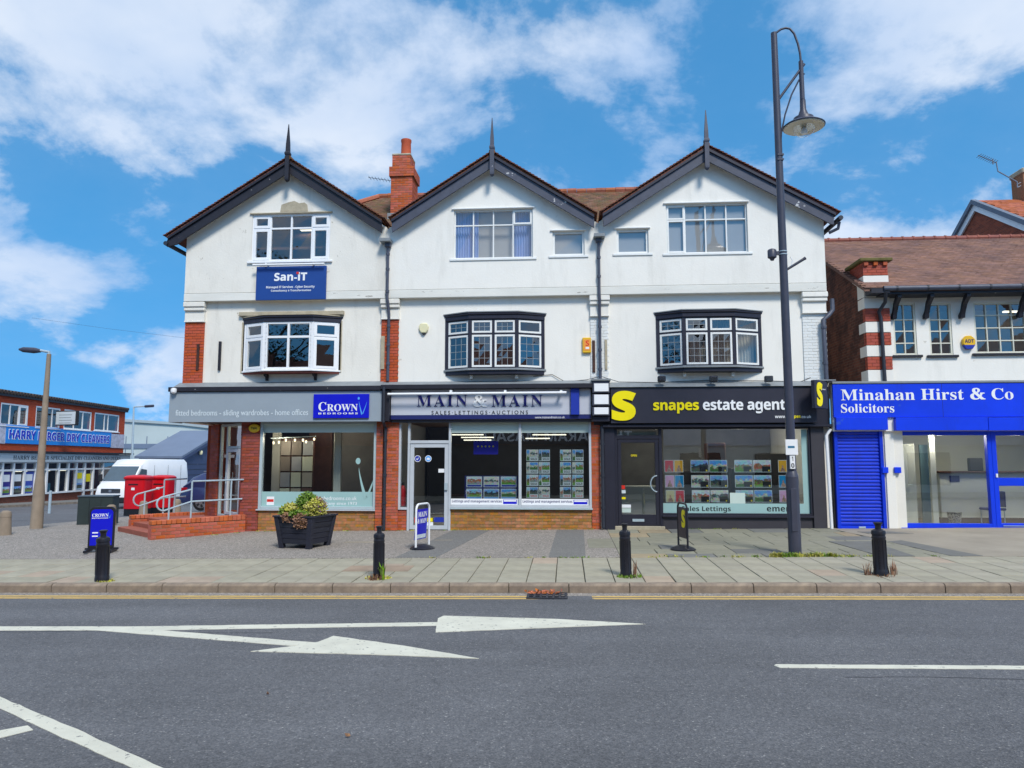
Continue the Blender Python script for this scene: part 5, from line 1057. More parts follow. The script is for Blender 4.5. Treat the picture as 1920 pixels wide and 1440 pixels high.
rf = MB().add([(BX0 - .15, -.02, ez), (BX1, -.02, ez), (BX1, 5, rzz), (BX0 - .15, 5, rzz), (BX1, 10, ez), (BX0 - .15, 10, ez), (BX0 - .15, -.02, ez - .08), (BX1, -.02, ez - .08), (BX1, 5, rzz - .1), (BX0 - .15, 5, rzz - .1), (BX1, 10, ez - .08), (BX0 - .15, 10, ez - .08)], [(0, 1, 2, 3), (3, 2, 4, 5), (6, 9, 8, 7), (9, 11, 10, 8), (0, 6, 7, 1), (0, 3, 9, 6), (3, 5, 11, 9)]).build('roof', TILER, mh)
slopetiles(rf, BX0 - .15, 15.5, -.04, ez, 5, rzz, TILER, .115)
rd = MB()
for k in range(26):
    x = BX0 - .15 + k * .33; rd.tube([(x, 5, rzz + .03), (x + .28, 5, rzz + .03)], .09, 8); rd.tube([(x + .28, 5, rzz + .035), (x + .33, 5, rzz + .035)], .105, 8)
rd.build('ridge_tiles', M('plum_ridge_tile', S(142, 84, 72), .8, .2, 6, rnd=.1), rf, smooth=True)
gt = MB().tube([(8.0, -.08, ez - .03), (BX1, -.08, ez - .02)], .065, 10).build('gutter', IRONG, mh, smooth=True)
for k in range(9): MB().tube([(8.3 + k * .75, -.08, ez - .03), (8.34 + k * .75, -.08, ez - .03)], .076, 10).build('gutter_joint', IRON, gt)
MB().bx(8.0, BX1, -.01, .5, ez - .16, ez - .10).build('soffit', BLACKW, mh)
# banded corner pier: red brick and white stone
px0, px1 = at(1622, 600, .4).x, at(1669, 600, .4).x; py0, py1 = .38, 1.25
bands = [(491, 516, 1), (516.5, 557, 0), (557.5, 578, 0), (578, 602.5, 1), (603, 623.5, 0), (624, 647, 1), (647.5, 668.5, 0), (669, 693, 1), (693.5, 720, 0)]
PB = M('glazed_red_brick', S(166, 74, 54), .55, .1, 10, .2, 60, rnd=.06)
for (y0, y1, red) in bands:
    z1, z0 = at(1645, y0, py0).z, at(1645, y1, py0).z
    if red:
        for F_, a0, a1 in ((Fr((0, py0, 0), (1, 0)), px0, px1), (Fr((px0, 0, 0), (0, -1)), -py1, -py0 - .053)): bricks(mh, F_, a0, a1, z0, z1, 0, PB, M('red_mortar', S(140, 76, 60), .8, .1, 9), back=.15)
        MB().bx(px0 + .16, px1, py0 + .16, py1, z0, z1).build('pier_core', PB, mh)
    else:
        MB().bx(px0 - .004, px1 + .004, py0 - .004, py0 + .43, z0 + .004, z1 - .004).build('quoin_stone', WHITE, mh, bevel=.006); MB().bx(px0 - .002, px1, py0 + .44, py1, z0 + .004, z1 - .004).build('quoin_stone', WHITE, mh, bevel=.006)
zt = at(1645, 491, py0).z
MB().bx(px0 - .10, px1 + .10, py0 - .1, py1 + .1, zt + .005, zt + .09).build('pier_cap', M('mossy_stone', S(104, 96, 54), .9, .25, 6, .5, 40), mh, bevel=.015)
for k in range(3): MB().bx(px0 + .02 + k * .24, px0 + .12 + k * .24, py0 - .06, py0 - .002, zt - .1, zt).build('dentil', BRICK, mh)
# upper windows
def cot(px0_, py0_, px1_, py1_, cols, rows, cas=()):
    a0, a1, b0, b1 = rect(px0_, py0_, px1_, py1_, YU); cut(uw, [(FF, a0, a1, b0, b1, -YU - .4, -YU + .2)])
    window(mh, FF, a0, a1, b0, b1, -YU - .02, cols, rows, M('cream_window_paint', S(214, 212, 196), .5, .05, 6), .05, .03, cas=cas, cw=.03, sillmat=BLACKW, over=.1)
cot(1675, 568, 1718, 666, (.5,), (.23, .46, .68)); cot(1742, 568, 1785, 666, (.5,), (.23, .46, .68)); cot(1827, 566, 2000, 662, (.14, .28, .42, .56, .7, .85), (.25, .5, .75))
MB().bx(8.5, BX1 - .2, 2.5, 2.6, pz, 6.1).build('room_wall', PLASTERW, mh); MB().bx(8.4, BX1 - .2, YU + .16, 2.5, pz - .05, pz).build('room_floor', CARPET, mh)
p = at(1905, 585, 1.8); MB().bx(p.x - .3, p.x + .4, 1.8, 1.9, p.z, p.z + .04).build('strip_light', TUBE, mh)
for px in (1673, 1733, 1800, 1868 + 40):
    x = at(px, 590, YU).x; zb = at(1733, 597, YU).z
    Fb = Fr((x, 0, 0), (0, 1)); MB().prism(Fb, [(.02, ez - .17), (.16, ez - .17), (.30, ez - .34), (.40, zb + .15), (YU, zb + .06), (YU, zb - .02), (.36, zb - .02), (.34, zb + .08), (.22, ez - .40), (.02, ez - .24)], -.05, .05).build('eaves_bracket', BLACKW, mh)
xw = at(1655, 650, .3).x
MB().tube([(8.05, -.08, ez - .1), (8.1, .1, ez - .34), (xw - .05, .3, ez - .55), (xw, .32, ez - .7), (xw + .02, .32, pz)], .045, 10).build('downpipe', IRON, mh, smooth=True)
MB().bx(7.7, 8.15, -.09, .3, ez - .14, ez - .02).build('gutter_end', BLACKW, mh)
# flat roof, fascia and shutters
MB().bx(6.59, BX1, -.22, YU + .1, pz - .06, pz + .0).build('flat_roof', LEAD, mh, bevel=.01); MB().bx(6.59, BX1, -.14, -.02, 2.6, pz - .062).build('fascia_backing', WHITE, mh)
a0, a1, b0, b1 = rect(1562, 719, 1990, 782, -.2)
sg = thing('shop_sign', 'bright blue fascia sign reading Minahan Hirst & Co Solicitors in white', 'sign', (9, -.2, b0)); MB().bx(6.60, BX1 - .2, -.2, -.141, b0, pz - .07).build('panel', BLUEM, sg, bevel=.005)
for x_ in (9.2, 11.8): MB().bx(x_ - .004, x_ + .004, -.2015, -.199, b0 + .005, pz - .075).build('panel_joint', NAVY, sg)
tpx('lettering', 'Minahan Hirst & Co', 'serif', 1577, 728, 1899, 751, -.202, WHITEL, sg, depth=.006); tpx('lettering', 'Solicitors', 'serif', 1577, 757, 1676, 774, -.202, WHITEL, sg, depth=.006)
def bxp(name, r_, Y0, Y1, mat, par, bv=.005): a0, a1, b0, b1 = rect(*r_, Y0); return MB().bx(a0, a1, Y0, Y1, b0, b1).build(name, mat, par, bevel=bv)
bxp('shutter_box', (1568, 782.5, 1665, 806), -.26, 0, BLUEM, mh); bxp('shutter_box', (1680, 782.5, 1853, 807), -.26, 0, BLUEM, mh); bxp('shutter_box', (1854, 782.5, 1990, 807), -.26, 0, BLUEM, mh)
# roller shutter
zg = gz(7, 0); a0, a1, b0, b1 = rect(1570, 808, 1652, 988, -.02)
rs = MB().bx(a0 - .06, a0 + .02, -.1, .06, zg - .2, b1).bx(a1 - .02, a1 + .06, -.1, .06, zg - .2, b1).build('shutter_guides', SLATB, mh, bevel=.004)
n = 27
for k in range(n):
    z = zg + .06 + (b1 - zg - .06) * k / n; hh = (b1 - zg - .06) / n
    MB().prism(Fr((0, 0, 0), (0, 1)), [(-.035, z + .004), (-.052, z + hh * .35), (-.048, z + hh * .7), (-.03, z + hh - .004), (-.015, z + hh - .004), (-.015, z + .004)], a0 + .022, a1 - .022).build('shutter_slat', SLATB, mh)
MB().bx(a0 + .02, a1 - .02, -.06, -.01, zg - .02, zg + .06).build('shutter_foot', BLUEM, mh); MB().bx((a0 + a1) / 2 - .08, (a0 + a1) / 2 + .08, -.075, -.06, zg + .0, zg + .045).build('shutter_lock', STEEL, mh)
bxp('white_post', (1655.5, 800, 1697, 1005), -.04, .2, WHITEOLD, mh); bxp('narrow_post', (1663, 807, 1680, 1005), -.08, -.042, WHITE, mh)
for r_ in ((1655, 876, 1666, 887), (1678, 876, 1690, 887)): bxp('shutter_bracket', r_, -.14, -.02, BLUEM, mh)
MB().bx(6.585, a0 - .065, -.018, .2, -.2, 2.7).build('dark_gap_panel', BLACKF, mh)
# blue framed window and door
a0, a1, b0, b1 = rect(1684, 812, 1862, 989, 0); zg = gz(9, 0)
m = MB(); ring(m, FF, a0, a1, zg - .0, 2.6, .10, -.1, .03); sw = m.build('shop_window', BLUEM, mh, bevel=.006); panes(sw, FF, a0 + .1, a1 - .1, zg + .1, 2.5, -.05); MB().box(FF, a0, a1, GB, zg - .002, -.12, .05).build('plinth', BLUEM, sw)
m = MB(); d1 = a1 + 1.35; ring(m, FF, a1 + .003, d1, zg, 2.6, .11, -.1, .032); m.box(FF, a1 + .11, d1 - .11, at(1890, 911, 0).z, at(1890, 896, 0).z, -.09, .02); dd = m.build('shop_door', BLUEM, mh, bevel=.006); panes(dd, FF, a1 + .11, d1 - .11, zg + .11, 2.49, -.05); MB().box(FF, a1 + .15, d1, zg + .045, zg + .06, .032, .05).build('threshold_strip', STEEL, dd); MB().box(FF, a1 + .05, a1 + .09, at(1869, 895, 0).z, at(1869, 888, 0).z, .032, .06).build('lock', WHITEL, dd)
MB().box(FF, d1 + .003, BX1, GB, .55, -.12, .0).build('front_wall', WHITE, mh)
m = MB(); ring(m, FF, d1 + .01, d1 + 3.6, .55, 2.6, .1, -.1, .03); m.box(FF, d1 + 1.75, d1 + 1.85, .65, 2.5, -.1, .028); sw2 = m.build('shop_window', BLUEM, mh, bevel=.006); panes(sw2, FF, d1 + .1, d1 + 1.76, .65, 2.5, -.05); panes(sw2, FF, d1 + 1.84, d1 + 3.5, .65, 2.5, -.05); MB().box(FF, d1 + 3.605, BX1, .552, 2.62, -.12, 0).build('end_pier', WHITE, mh)
MB().bx(6.9, BX1 - .3, 4.0, 4.1, -.2, 2.9).build('office_wall', PLASTERW, mh); MB().bx(6.9, BX1 - .3, .2, 4.0, .1, .2).build('office_floor', M('beige_carpet', S(150, 130, 96), .9, .1, 6), mh); MB().bx(6.9, BX1 - .3, .2, 4.0, 2.75, 2.8).build('office_ceiling', PLASTERW, mh); MB().bx(8.0, 8.1, .25, 4.0, .2, 2.75).build('office_side_wall', PLASTERW, mh)
ct = thing('reception_counter', 'pale reception counter behind the blue framed window', 'counter', (10.2, 1.8, .2)); x0 = at(1762, 900, 1.6).x; MB().bx(x0, 14.5, 1.6, 2.3, .38, 1.55).build('front', PLASTERW, ct, bevel=.01); MB().bx(x0 - .05, 14.5, 1.5, 2.4, 1.552, 1.6).build('top', WOODB, ct, bevel=.01); MB().bx(x0, 14.5, 1.65, 2.3, .2, .378).build('kick_board', WOODB, ct)
MB().bx(x0 + .25, x0 + .5, 1.585, 1.599, 1.32, 1.48).build('blue_notice', NAVY, ct); MB().bx(x0 + .9, x0 + 1.25, 1.8, 1.95, 1.602, 1.95).build('monitor', DARKPL, ct, bevel=.02)
bk = thing('waste_basket', 'small patterned basket at the foot of the pale counter', 'basket', (x0 + .1, 1.2, .2)); MB().lathe((x0 + .12, 1.2, .2), [(.13, 0), (.17, .34), (.18, .35), (.15, .33)], 16).build('basket_body', M('speckled_basket', S(150, 150, 146), .8, .2, 12, flecks=(S(40, 40, 44), .52, 26)), bk)
ch_ = thing('waiting_chair', 'dark waiting room chair behind the blue framed door', 'chair', (10.9, 1.0, .2)); MB().bx(10.65, 11.1, .8, 1.25, .62, .68).build('seat', NAVY, ch_, bevel=.02); MB().bx(11.06, 11.1, .8, 1.25, .70, 1.1).build('backrest', NAVY, ch_, bevel=.02)
for (x_, y_) in ((10.68, .83), (11.05, .83), (10.68, 1.2), (11.05, 1.2)): MB().tube([(x_, y_, .2), (x_, y_, .62)], .015, 6).build('leg', STEEL, ch_)
idr = thing('white_inner_door', 'white interior door seen through the blue framed window', 'door', (8.7, 2.6, .2)); q = rect(1693, 832, 1718, 975, 1.4); MB().box(FF, q[0], q[1], .2, q[3], -1.45, -1.4).build('leaf', PLASTERW, idr, bevel=.01); MB().tube([(q[1] - .1, 1.36, 1.25), (q[1] - .22, 1.36, 1.25)], .012, 6).build('handle', STEEL, idr)
q = rect(1746, 825, 1757, 978, 1.2); MB().box(FF, q[0], q[1], .2, 2.74, -1.3, -1.2).build('white_column', PLASTERW, mh, bevel=.01); q = rect(1728, 840, 1744, 976, 1.5); MB().box(FF, q[0], q[1], .2, 2.3, -1.56, -1.5).build('glass_partition', M('teal_panel', S(110, 140, 150), .2, .05, 1), mh)
for px in (1850, 1790): p = at(px, 820, 2.2); MB().bx(p.x - .5, p.x + .5, 2.2, 2.8, 2.70, 2.745).build('ceiling_panel_light', TUBE, mh)
lampfill(mh, 9.6, 1.0, 2.5, 22); lampfill(mh, 11.5, 1.0, 2.5, 22)  # fill lights added to brighten the pale office
p = at(1816, 641, YU - .05); t = thing('alarm_box', 'octagonal yellow and blue alarm box on the white upper wall', 'alarm', (p.x, YU, p.z))
oc = lambda r_, s_=1: [(p.x + r_ * math.cos(k * .7854 + .3927), p.z + r_ * s_ * math.sin(k * .7854 + .3927)) for k in range(8)]
MB().prism(FF, oc(.17), -YU, -YU + .09).build('cover', YALARM, t, bevel=.02); MB().prism(FF, [(p.x - .14, p.z - .085), (p.x + .14, p.z - .085), (p.x + .07, p.z - .185), (p.x - .07, p.z - .185)], -YU, -YU + .094).build('strobe', BLUEB, t); text('lettering', 'ADT', 'bold', FF, p.x - .11, p.x + .11, p.z - .03, p.z + .06, -YU + .091, NAVYL, t, depth=.003)
# house behind it
hb = thing('red_tiled_house', 'red brick house with white gable boards standing behind the blue shop', 'house', (22, 15.4, 0)); X0, YR, ZA, ZE, WH = 18.9, 15.4, 13.62, 11.06, 4.3
Fg = Fr((X0, YR, 0), (0, -1))
MB().prism(Fg, [(-WH, -.5), (WH, -.5), (WH, ZE), (0, ZA - .15), (-WH, ZE)], -8, 0).build('wall', brickmat('far_red_brick', S(158, 80, 56), S(118, 60, 46), S(120, 90, 76), 'yz'), hb)
for s_ in (-1, 1):
    MB().prism(Fg, [(0, ZA - .30), (s_ * (WH + .25), ZE - .45), (s_ * (WH + .25), ZE - .15), (0, ZA + .02)], .02, .10).build('bargeboard', UPVC, hb); MB().prism(Fg, [(0, ZA + .02), (s_ * (WH + .3), ZE - .17), (s_ * (WH + .3), ZE + .06), (0, ZA + .24)], .0, .22).build('verge_cap', M('grey_verge', S(104, 114, 128), .7, .1, 6), hb)
r_ = MB(); sl_ = math.hypot(WH + .3, ZA - ZE + .17)
r_.prism(Fg, [(0, ZA + .02), (WH + .3, ZE - .15), (WH + .3, ZE), (0, ZA + .17)], -9, -.002); r_.prism(Fg, [(0, ZA + .02), (-WH - .3, ZE - .15), (-WH - .3, ZE), (0, ZA + .17)], -9, -.002)
rr = r_.build('roof', TILER, hb); slopetiles(rr, X0 + .05, X0 + 7, YR - WH - .3, ZE, YR, ZA + .17, M('orange_pantile', S(164, 92, 62), .85, .2, 8, rnd=.14), .3, .3, sag=.03)
cxx = at(1913, 400, YR).x; MB().bx(cxx, cxx + 1.0, YR - .4, YR + .5, 12.5, 14.9).build('chimney', M('brown_stack_brick', S(146, 100, 70), .85, .3, 10, .5, 30, stretch=(1, 1, 2.5)), hb); MB().bx(cxx - .06, cxx + 1.06, YR - .46, YR + .56, 14.9, 15.15).build('chimney_cap', STONE, hb, bevel=.04)
pa = [at(*q, YR - .5) for q in ((1908, 352), (1907, 341), (1871, 321), (1868, 304))]
am = MB().tube(pa, .03, 6).tube([at(1909, 345, YR - .5), at(1914, 342, YR - .5)], .02, 5).tube([at(1909, 351, YR - .5), at(1914, 348, YR - .5)], .02, 5); b0_, b1_ = at(1868, 305, YR - .5), at(1834, 291, YR - .5); am.tube([b0_, b1_], .02, 5)
for k in range(9): q = b0_.lerp(b1_, k / 9 + .05); am.tube([q + Vector((0, -.22, .0)), q + Vector((0, .22, 0))], .012, 4)
am.tube([at(1861, 298, YR - .5), at(1862, 308, YR - .5)], .03, 4)
tag(am.build('television_aerial', M('aerial_grey', S(110, 124, 140), .5, .1, 5)), 'cranked television aerial on the far right chimney', 'aerial')

# ------------------------------------------------------------------ across the side street: brick dry cleaner's
FH = Fr((-35.86, 25.5, -1.2), (-1.70, 15.9)); hz = 7.42
hb = thing('dry_cleaner_building', 'flat topped brick dry cleaners building with blue banner and white shopfront', 'building', (-40, 32, -1.2))
FBR = brickmat('far_orange_brick', S(200, 82, 48), S(176, 66, 42), S(166, 96, 72), 'yz')
LH = 15.9
hw = MB().box(FH, -14, LH, 3.72, hz - .2, -.3, 0).build('upper_wall', FBR, hb); MB().box(FH, LH - .3, LH, -.5, hz - .2, -9, -.31).build('end_wall', FBR, hb); MB().box(FH, -14, LH, -.5, .78, -.3, -.1).build('plinth_wall', brickmat('far_base_brick', S(160, 84, 62), S(120, 66, 54), S(140, 116, 100), 'yz'), hb)
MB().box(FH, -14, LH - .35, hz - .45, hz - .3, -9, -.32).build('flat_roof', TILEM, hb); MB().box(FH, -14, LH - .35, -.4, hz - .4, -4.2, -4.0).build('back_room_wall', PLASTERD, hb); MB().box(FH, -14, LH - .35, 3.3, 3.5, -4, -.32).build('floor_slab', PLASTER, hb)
cp = MB().box(FH, -14, LH + .15, hz - .2, hz - .02, -.4, .18).build('eaves_board', BLACKW, hb)
for k in range(62):
    a = -4.2 + k * .33
    MB().tube([FH.p(a, hz + .06, .25), FH.p(a, hz + .22, -.9)], .13, 6).build('coping_tile', M('dark_pantile', S(72, 62, 58), .85, .25, 8, rnd=.2), hb)
def hw_rect(px0_, py0_, px1_, py1_, c=0): a0, bt = FH.hit(px0_, (py0_), c); a1, _ = FH.hit(px1_, py1_, c); bl = FH.hit((px0_ + px1_) / 2, py1_, c)[1]; bh = FH.hit((px0_ + px1_) / 2, py0_, c)[1]; return a0, a1, bl, bh
for (r_, cols, cas) in (((2, 757.5, 51, 799), (.34, .66), ((2, 0),)), ((68, 763.5, 111, 803), (.36, .68), ()), ((121, 770, 170, 806), (.36, .68), ()), ((178, 776, 222, 809), (.4, .55), ())):
    a0, a1, b0, b1 = hw_rect(*r_); cut(hw, [(FH, a0, a1, b0, b1, -.6, .3)]); window(hb, FH, a0, a1, b0, b1, .0, cols, (), UPVC, .10, .09, cas=cas, cw=.09, glass=GLASSU)
a0, a1, b0, b1 = hw_rect(12, 803, 208, 832, .06); bn = thing('banner_sign', 'wide sky blue banner with dark blue dry cleaners lettering on brick wall', 'sign', FH.p((a0 + a1) / 2, b0, 0)); bz0, bz1 = FH.hit(12, 831, .06)[1], FH.hit(12, 801, .06)[1]
bz0, bz1 = 4.22, 5.42
MB().box(FH, a0, a1, bz0, bz1, .01, .06).build('banner', M('sky_blue_banner', S(30, 140, 226), .45, .05, 2), bn); MB().box(FH, a0 - 1.3, a0 - .01, bz0 - .03, bz1 + .05, .01, .05).build('end_panel', M('faded_print', S(190, 190, 204), .6, .3, 3), bn); MB().box(FH, a1 + .01, a1 + 2.2, bz0 - .05, bz1 - .1, .01, .05).build('end_panel', M('faded_print', S(190, 190, 204), .6, .3, 3), bn)
text('lettering', 'HARRY BERGER DRY CLEANERS', 'bold', FH, a0 + .25, a1 - .25, bz0 + .26, bz1 - .26, .062, M('white_outline', (.8, .82, .85), .5, .02, 3), bn, depth=.01, offset=.035); text('lettering', 'HARRY BERGER DRY CLEANERS', 'bold', FH, a0 + .31, a1 - .31, bz0 + .31, bz1 - .31, .074, ROYAL, bn, depth=.01, offset=-.004)
a0, a1, b0, b1 = hw_rect(121, 773, 160, 801, .9); ls = thing('hanging_light_box', 'black edged white light box sign projecting from the brick wall', 'sign', FH.p(a0, b0, .5)); Fl = Fr(FH.p(a0, 0, .3), (1, -.25)); wl_ = 1.9
MB().box(Fl, 0, wl_, b0 + .05, b1, -.25, 0).build('case', DARKPL, ls, bevel=.02); MB().box(Fl, .06, wl_ - .06, b0 + .12, b1 - .07, .0, .02).build('face', PALEL, ls)
for k in range(4): MB().box(Fl, .35, wl_ - .35 - .1 * (k % 2), b1 - .32 - k * .19, b1 - .27 - k * .19, .02, .024).build('print_line', M('faint_print', S(150, 160, 164), .6, .1, 9), ls)
MB().box(Fl, -.3, 0, b1 - .3, b1 - .2, -.15, -.05).build('bracket', DARKPL, ls)
fz0, fz1 = 3.02, 3.60
MB().box(FH, -14, LH + 1.2, fz1 + .02, fz1 + .16, -.1, .35).build('shop_cornice', BLACKW, hb)
sg = thing('shop_sign', 'pale fascia sign with black condensed dry cleaners and dyers lettering', 'sign', FH.p(7, fz0, 0)); MB().box(FH, -1.6, LH + .9, fz0, fz1, .0, .2).build('panel', M('pale_fascia', S(196, 204, 208), .5, .05, 2), sg)
text('lettering', 'HARRY BERGER SPECIALIST DRY CLEANERS AND DYERS', 'serif', FH, FH.hit(25, 855, .2)[0], FH.hit(226, 855, .2)[0], fz0 + .15, fz1 - .15, .202, M('charcoal_letter', S(58, 66, 72), .5, .05, 5), sg, depth=.005)
# shopfront grid
a0 = -3; sill = .78; ft = 3.0
ends = [FH.hit(p, 895, 0)[0] for p in (-30, 3, 24, 45, 66, 87, 109, 127, 142, 158, 174)] + [FH.hit(192, 895, 0)[0], LH]
m = MB(); m.box(FH, ends[0], LH, sill, sill + .12, -.1, .05); m.box(FH, ends[0], LH, ft - .06, ft, -.1, .05); m.box(FH, ends[0], LH, 2.42, 2.54, -.1, .045)
for e in ends: m.box(FH, e - .09, e + .09, sill if e < ends[9] else 0, ft, -.1, .055)
sw = m.build('shop_window', UPVC, hb)
for k in range(len(ends) - 1):
    panes(sw, FH, ends[k] + .09, ends[k + 1] - .09, sill + .12, 2.42, -.05, GLASS, .01); panes(sw, FH, ends[k] + .09, ends[k + 1] - .09, 2.54, ft - .06, -.05, GLASS, .01)
MB().box(FH, -14, ends[0], -.4, 3.0, -.3, 0).build('shop_wall', FBR, hb)
cfg = [(1, S(46, 40, 130), 'indigo'), (2, S(54, 50, 54), 'black and white'), (3, S(60, 80, 170), 'blue and pink'), (8, S(176, 200, 214), 'pale blue and yellow')]
for k, colr, nm in cfg:
    o = MB().box(FH, ends[k] + .12, ends[k + 1] - .12, sill + .15, 2.38, -.045, -.04).build('window_poster', M('poster_' + nm.replace(' ', '_'), colr, .5, .25, 2.5)); tag(o, '%s poster filling one pane of the dry cleaners window' % nm, 'poster', 'posters in the dry cleaners window')
    MB().box(FH, ends[k] + .2, ends[k + 1] - .25, 1.75, 2.2, -.039, -.035).build('headline', WHITEL if k != 8 else YELLOW, o); MB().box(FH, ends[k] + .2, ends[k + 1] - .2, sill + .25, sill + .65, -.039, -.035).build('picture', PICS[k % 3], o)
MB().box(FH, ends[4] + .1, ends[6] - .1, sill + .12, 1.5, -.5, -.45).build('shop_counter', M('turquoise_counter', S(90, 160, 186), .5, .08, 3), hb); MB().box(FH, ends[9] + .3, ends[10] - .3, 1.5, 2.1, -.04, -.03).build('yellow_notice', YELLOW, hb)
for k in (4, 6, 8): MB().box(FH, ends[k] + .2, ends[k] + 1.4, 2.35, 2.42, -1.6, -1.4).build('strip_light', TUBE, hb)

# dark slate-blue shed, pale warehouses
sh = thing('blue_grey_shed', 'low shed with slate blue clad gable and grey blue roof', 'shed', (-31, 39, -1)); xg = -29.6; Fg = Fr((xg, 42.5, 0), (0, 1))
MB().prism(Fg, [(-6.4, -1.3), (6.4, -1.3), (6.4, 2.18), (0, 4.3), (-6.4, 2.18)], -3.4, 0).build('wall', CLAD, sh)
for k in range(7): MB().box(Fg, -6.3 + k * .0, 6.3, -.9 + k * .42, -.87 + k * .42, .0, .012).build('cladding_joint', BLACKW, sh)
for s_ in (-1, 1):
    MB().prism(Fg, [(0, 4.3), (s_ * 6.7, 2.08), (s_ * 6.7, 2.25), (0, 4.5)], -3.6, .2).build('roof_slope', CLADR, sh); MB().prism(Fg, [(0, 4.28), (s_ * 6.7, 2.06), (s_ * 6.7, 1.86), (0, 4.05)], .02, .24).build('bargeboard', CLAD, sh)
MB().lathe(Fg.p(-3.6, 2.4, .1), [(.12, 0), (.16, .1), (.16, .25), (.1, .33)], 10).build('bulkhead_lamp', CREAM, sh)
wh = thing('warehouse', 'long pale grey warehouse with shallow curved roof beyond the shed', 'warehouse', (-62, 88, -1.5)); Fw = Fr((-66, 84, -1.5), (1, .1))
MB().prism(Fw, [(-14, 0), (22, 0), (22, 7.2), (10, 8.6), (0, 9.2), (-14, 9.0)], -30, 0).build('wall', SHED, wh); MB().prism(Fw, [(-14.3, 9.0), (0, 9.22), (10, 8.62), (22.4, 7.2), (22.4, 7.5), (10, 9.0), (0, 9.6), (-14.3, 9.4)], -30.3, .3).build('roof', M('warehouse_roof', S(160, 172, 176), .6, .05, .3), wh)
for k in range(12): MB().box(Fw, -13 + k * 3, -12.9 + k * 3, 0, 7.0, .0, .05).build('cladding_rib', CLADR, wh)
MB().box(Fw, -14, 22, 5.2, 5.9, .06, .12).build('colour_band', CLADR, wh)
wh = thing('warehouse', 'boxy pale block rising just beside the left gabled house', 'warehouse', (-40, 70, -1.5)); MB().bx(-47, -30, 68, 84, -1.6, 5.2).build('wall', SHED, wh, bevel=.05); MB().bx(-47.2, -29.8, 67.8, 84.2, 5.2, 5.5).build('parapet', M('pale_parapet', S(196, 204, 200), .6, .05, .4), wh)

# ------------------------------------------------------------------ the other side of the road, seen only as reflections in the glass
op = thing('restaurant_building', 'two storey restaurant across the road mirrored in the shop windows', 'building', (0, -22.3, 0)); Fo = Fr((0, -22.0, 0), (-1, 0))
OB = brickmat('opposite_brick', S(120, 74, 58), S(96, 60, 50), S(120, 100, 90), 'xz')
ow = MB().box(Fo, -5.2, 13, -.3, 6.3, -.3, 0).build('wall', OB, op); MB().box(Fo, -5.2, 13, -.2, 2.75, 0.0, .04).build('shopfront', PLASTERD, op)
MB().add([Fo.p(-5.2, 6.3, .4), Fo.p(13.3, 6.3, .4), Fo.p(13.3, 8.6, -4), Fo.p(-5.2, 8.6, -4), Fo.p(13.3, 6.3, -8), Fo.p(-5.2, 6.3, -8)], [(0, 1, 2, 3), (3, 2, 4, 5)]).build('roof', TILE, op); MB().bx(-13, 5.2, -30, -22.31, -.3, 6.25).build('rear_block', OB, op)
for k in range(2, 6): MB().box(Fo, -11.5 + k * 4, -9.9 + k * 4, 4.2, 5.5, .0, .05).build('window', PALEL, op); MB().box(Fo, -11.4 + k * 4, -10 + k * 4, 4.3, 5.4, .05, .06).build('pane', DARKPL, op)
sg = thing('restaurant_sign', 'dark fascia sign with pale capitals mirrored in the shop glass', 'sign', (0, -21.9, 2.9)); MB().box(Fo, -5.1, 9, 2.8, 3.75, 0, .12).build('panel', BLACKP, sg); text('lettering', 'THE GARAM MASALA', 'bold', Fo, -3.6, 4.9, 2.98, 3.54, .122, WHITEL, sg, depth=.02)

for (xa, xb, lab, mt, hh) in ((5.3, 30, 'white rendered building across the road mirrored in the blue shop glass', WHITE, 6.8), (-30, -13.2, 'brown brick building across the road mirrored in the showroom glass', OB, 6.0)):
    t = thing('opposite_building', lab, 'building', ((xa + xb) / 2, -22.5, 0)); MB().bx(xa, xb, -30, -22.2, -.4, hh).build('wall', mt, t); MB().bx(xa, xb, -22.2, -22.1, -.3, 2.7).build('shopfront', PLASTERD if xa < 0 else PLASTERW, t); MB().bx(xa, xb, -22.2, -22.0, 2.72, 3.6).build('fascia', BLACKP if xa < 0 else PANELM, t)
    MB().add([(xa - .2, -21.9, hh), (xb + .2, -21.9, hh), (xb + .2, -26, hh + 2.4), (xa - .2, -26, hh + 2.4), (xb + .2, -30.2, hh), (xa - .2, -30.2, hh)], [(0, 1, 2, 3), (3, 2, 4, 5)]).build('roof', TILE, t)
    for k in range(4): x = xa + 1.5 + k * 4; MB().bx(x, x + 1.8, -22.2, -22.15, 4.2, 5.5).build('window', DARKPL, t); MB().bx(x - .6, x + 1.6, -22.1, -22.05, .6, 2.3).build('shop_pane', DARKPL, t)
# ------------------------------------------------------------------ street furniture
GBOL = 'black bollards along the kerb'
def bollard_mesh():
    b = thing('bollard', 'black bollard', 'bollard', (0, 0, 0), GBOL)
    MB().lathe((0, 0, -.05), [(.118, 0), (.118, .10), (.115, .115), (.113, .13), (.110, .14), (.108, .60), (.112, .605), (.112, .63), (.106, .635), (.106, .66), (.114, .665), (.114, .70), (.108, .72), (.06, .745)], 20).build('post', BOLL, b, smooth=True)
    MB().lathe((0, 0, .69), [(.05, 0), (.048, .04), (.058, .075), (.072, .085), (.072, .10), (.04, .108)], 18).build('cap', BOLL, b, smooth=True)
    for k in range(10):
        a = k * .628; MB().bx(-.006, .006, -.004, .004, .1, .53).build('flute', BOLL, b)
    for k, o in enumerate([c for c in b.children if c.name.startswith('flute')]):
        a = k * .628; o.location = (.109 * math.cos(a), .109 * math.sin(a), 0); o.rotation_euler = (0, 0, a)
    return b
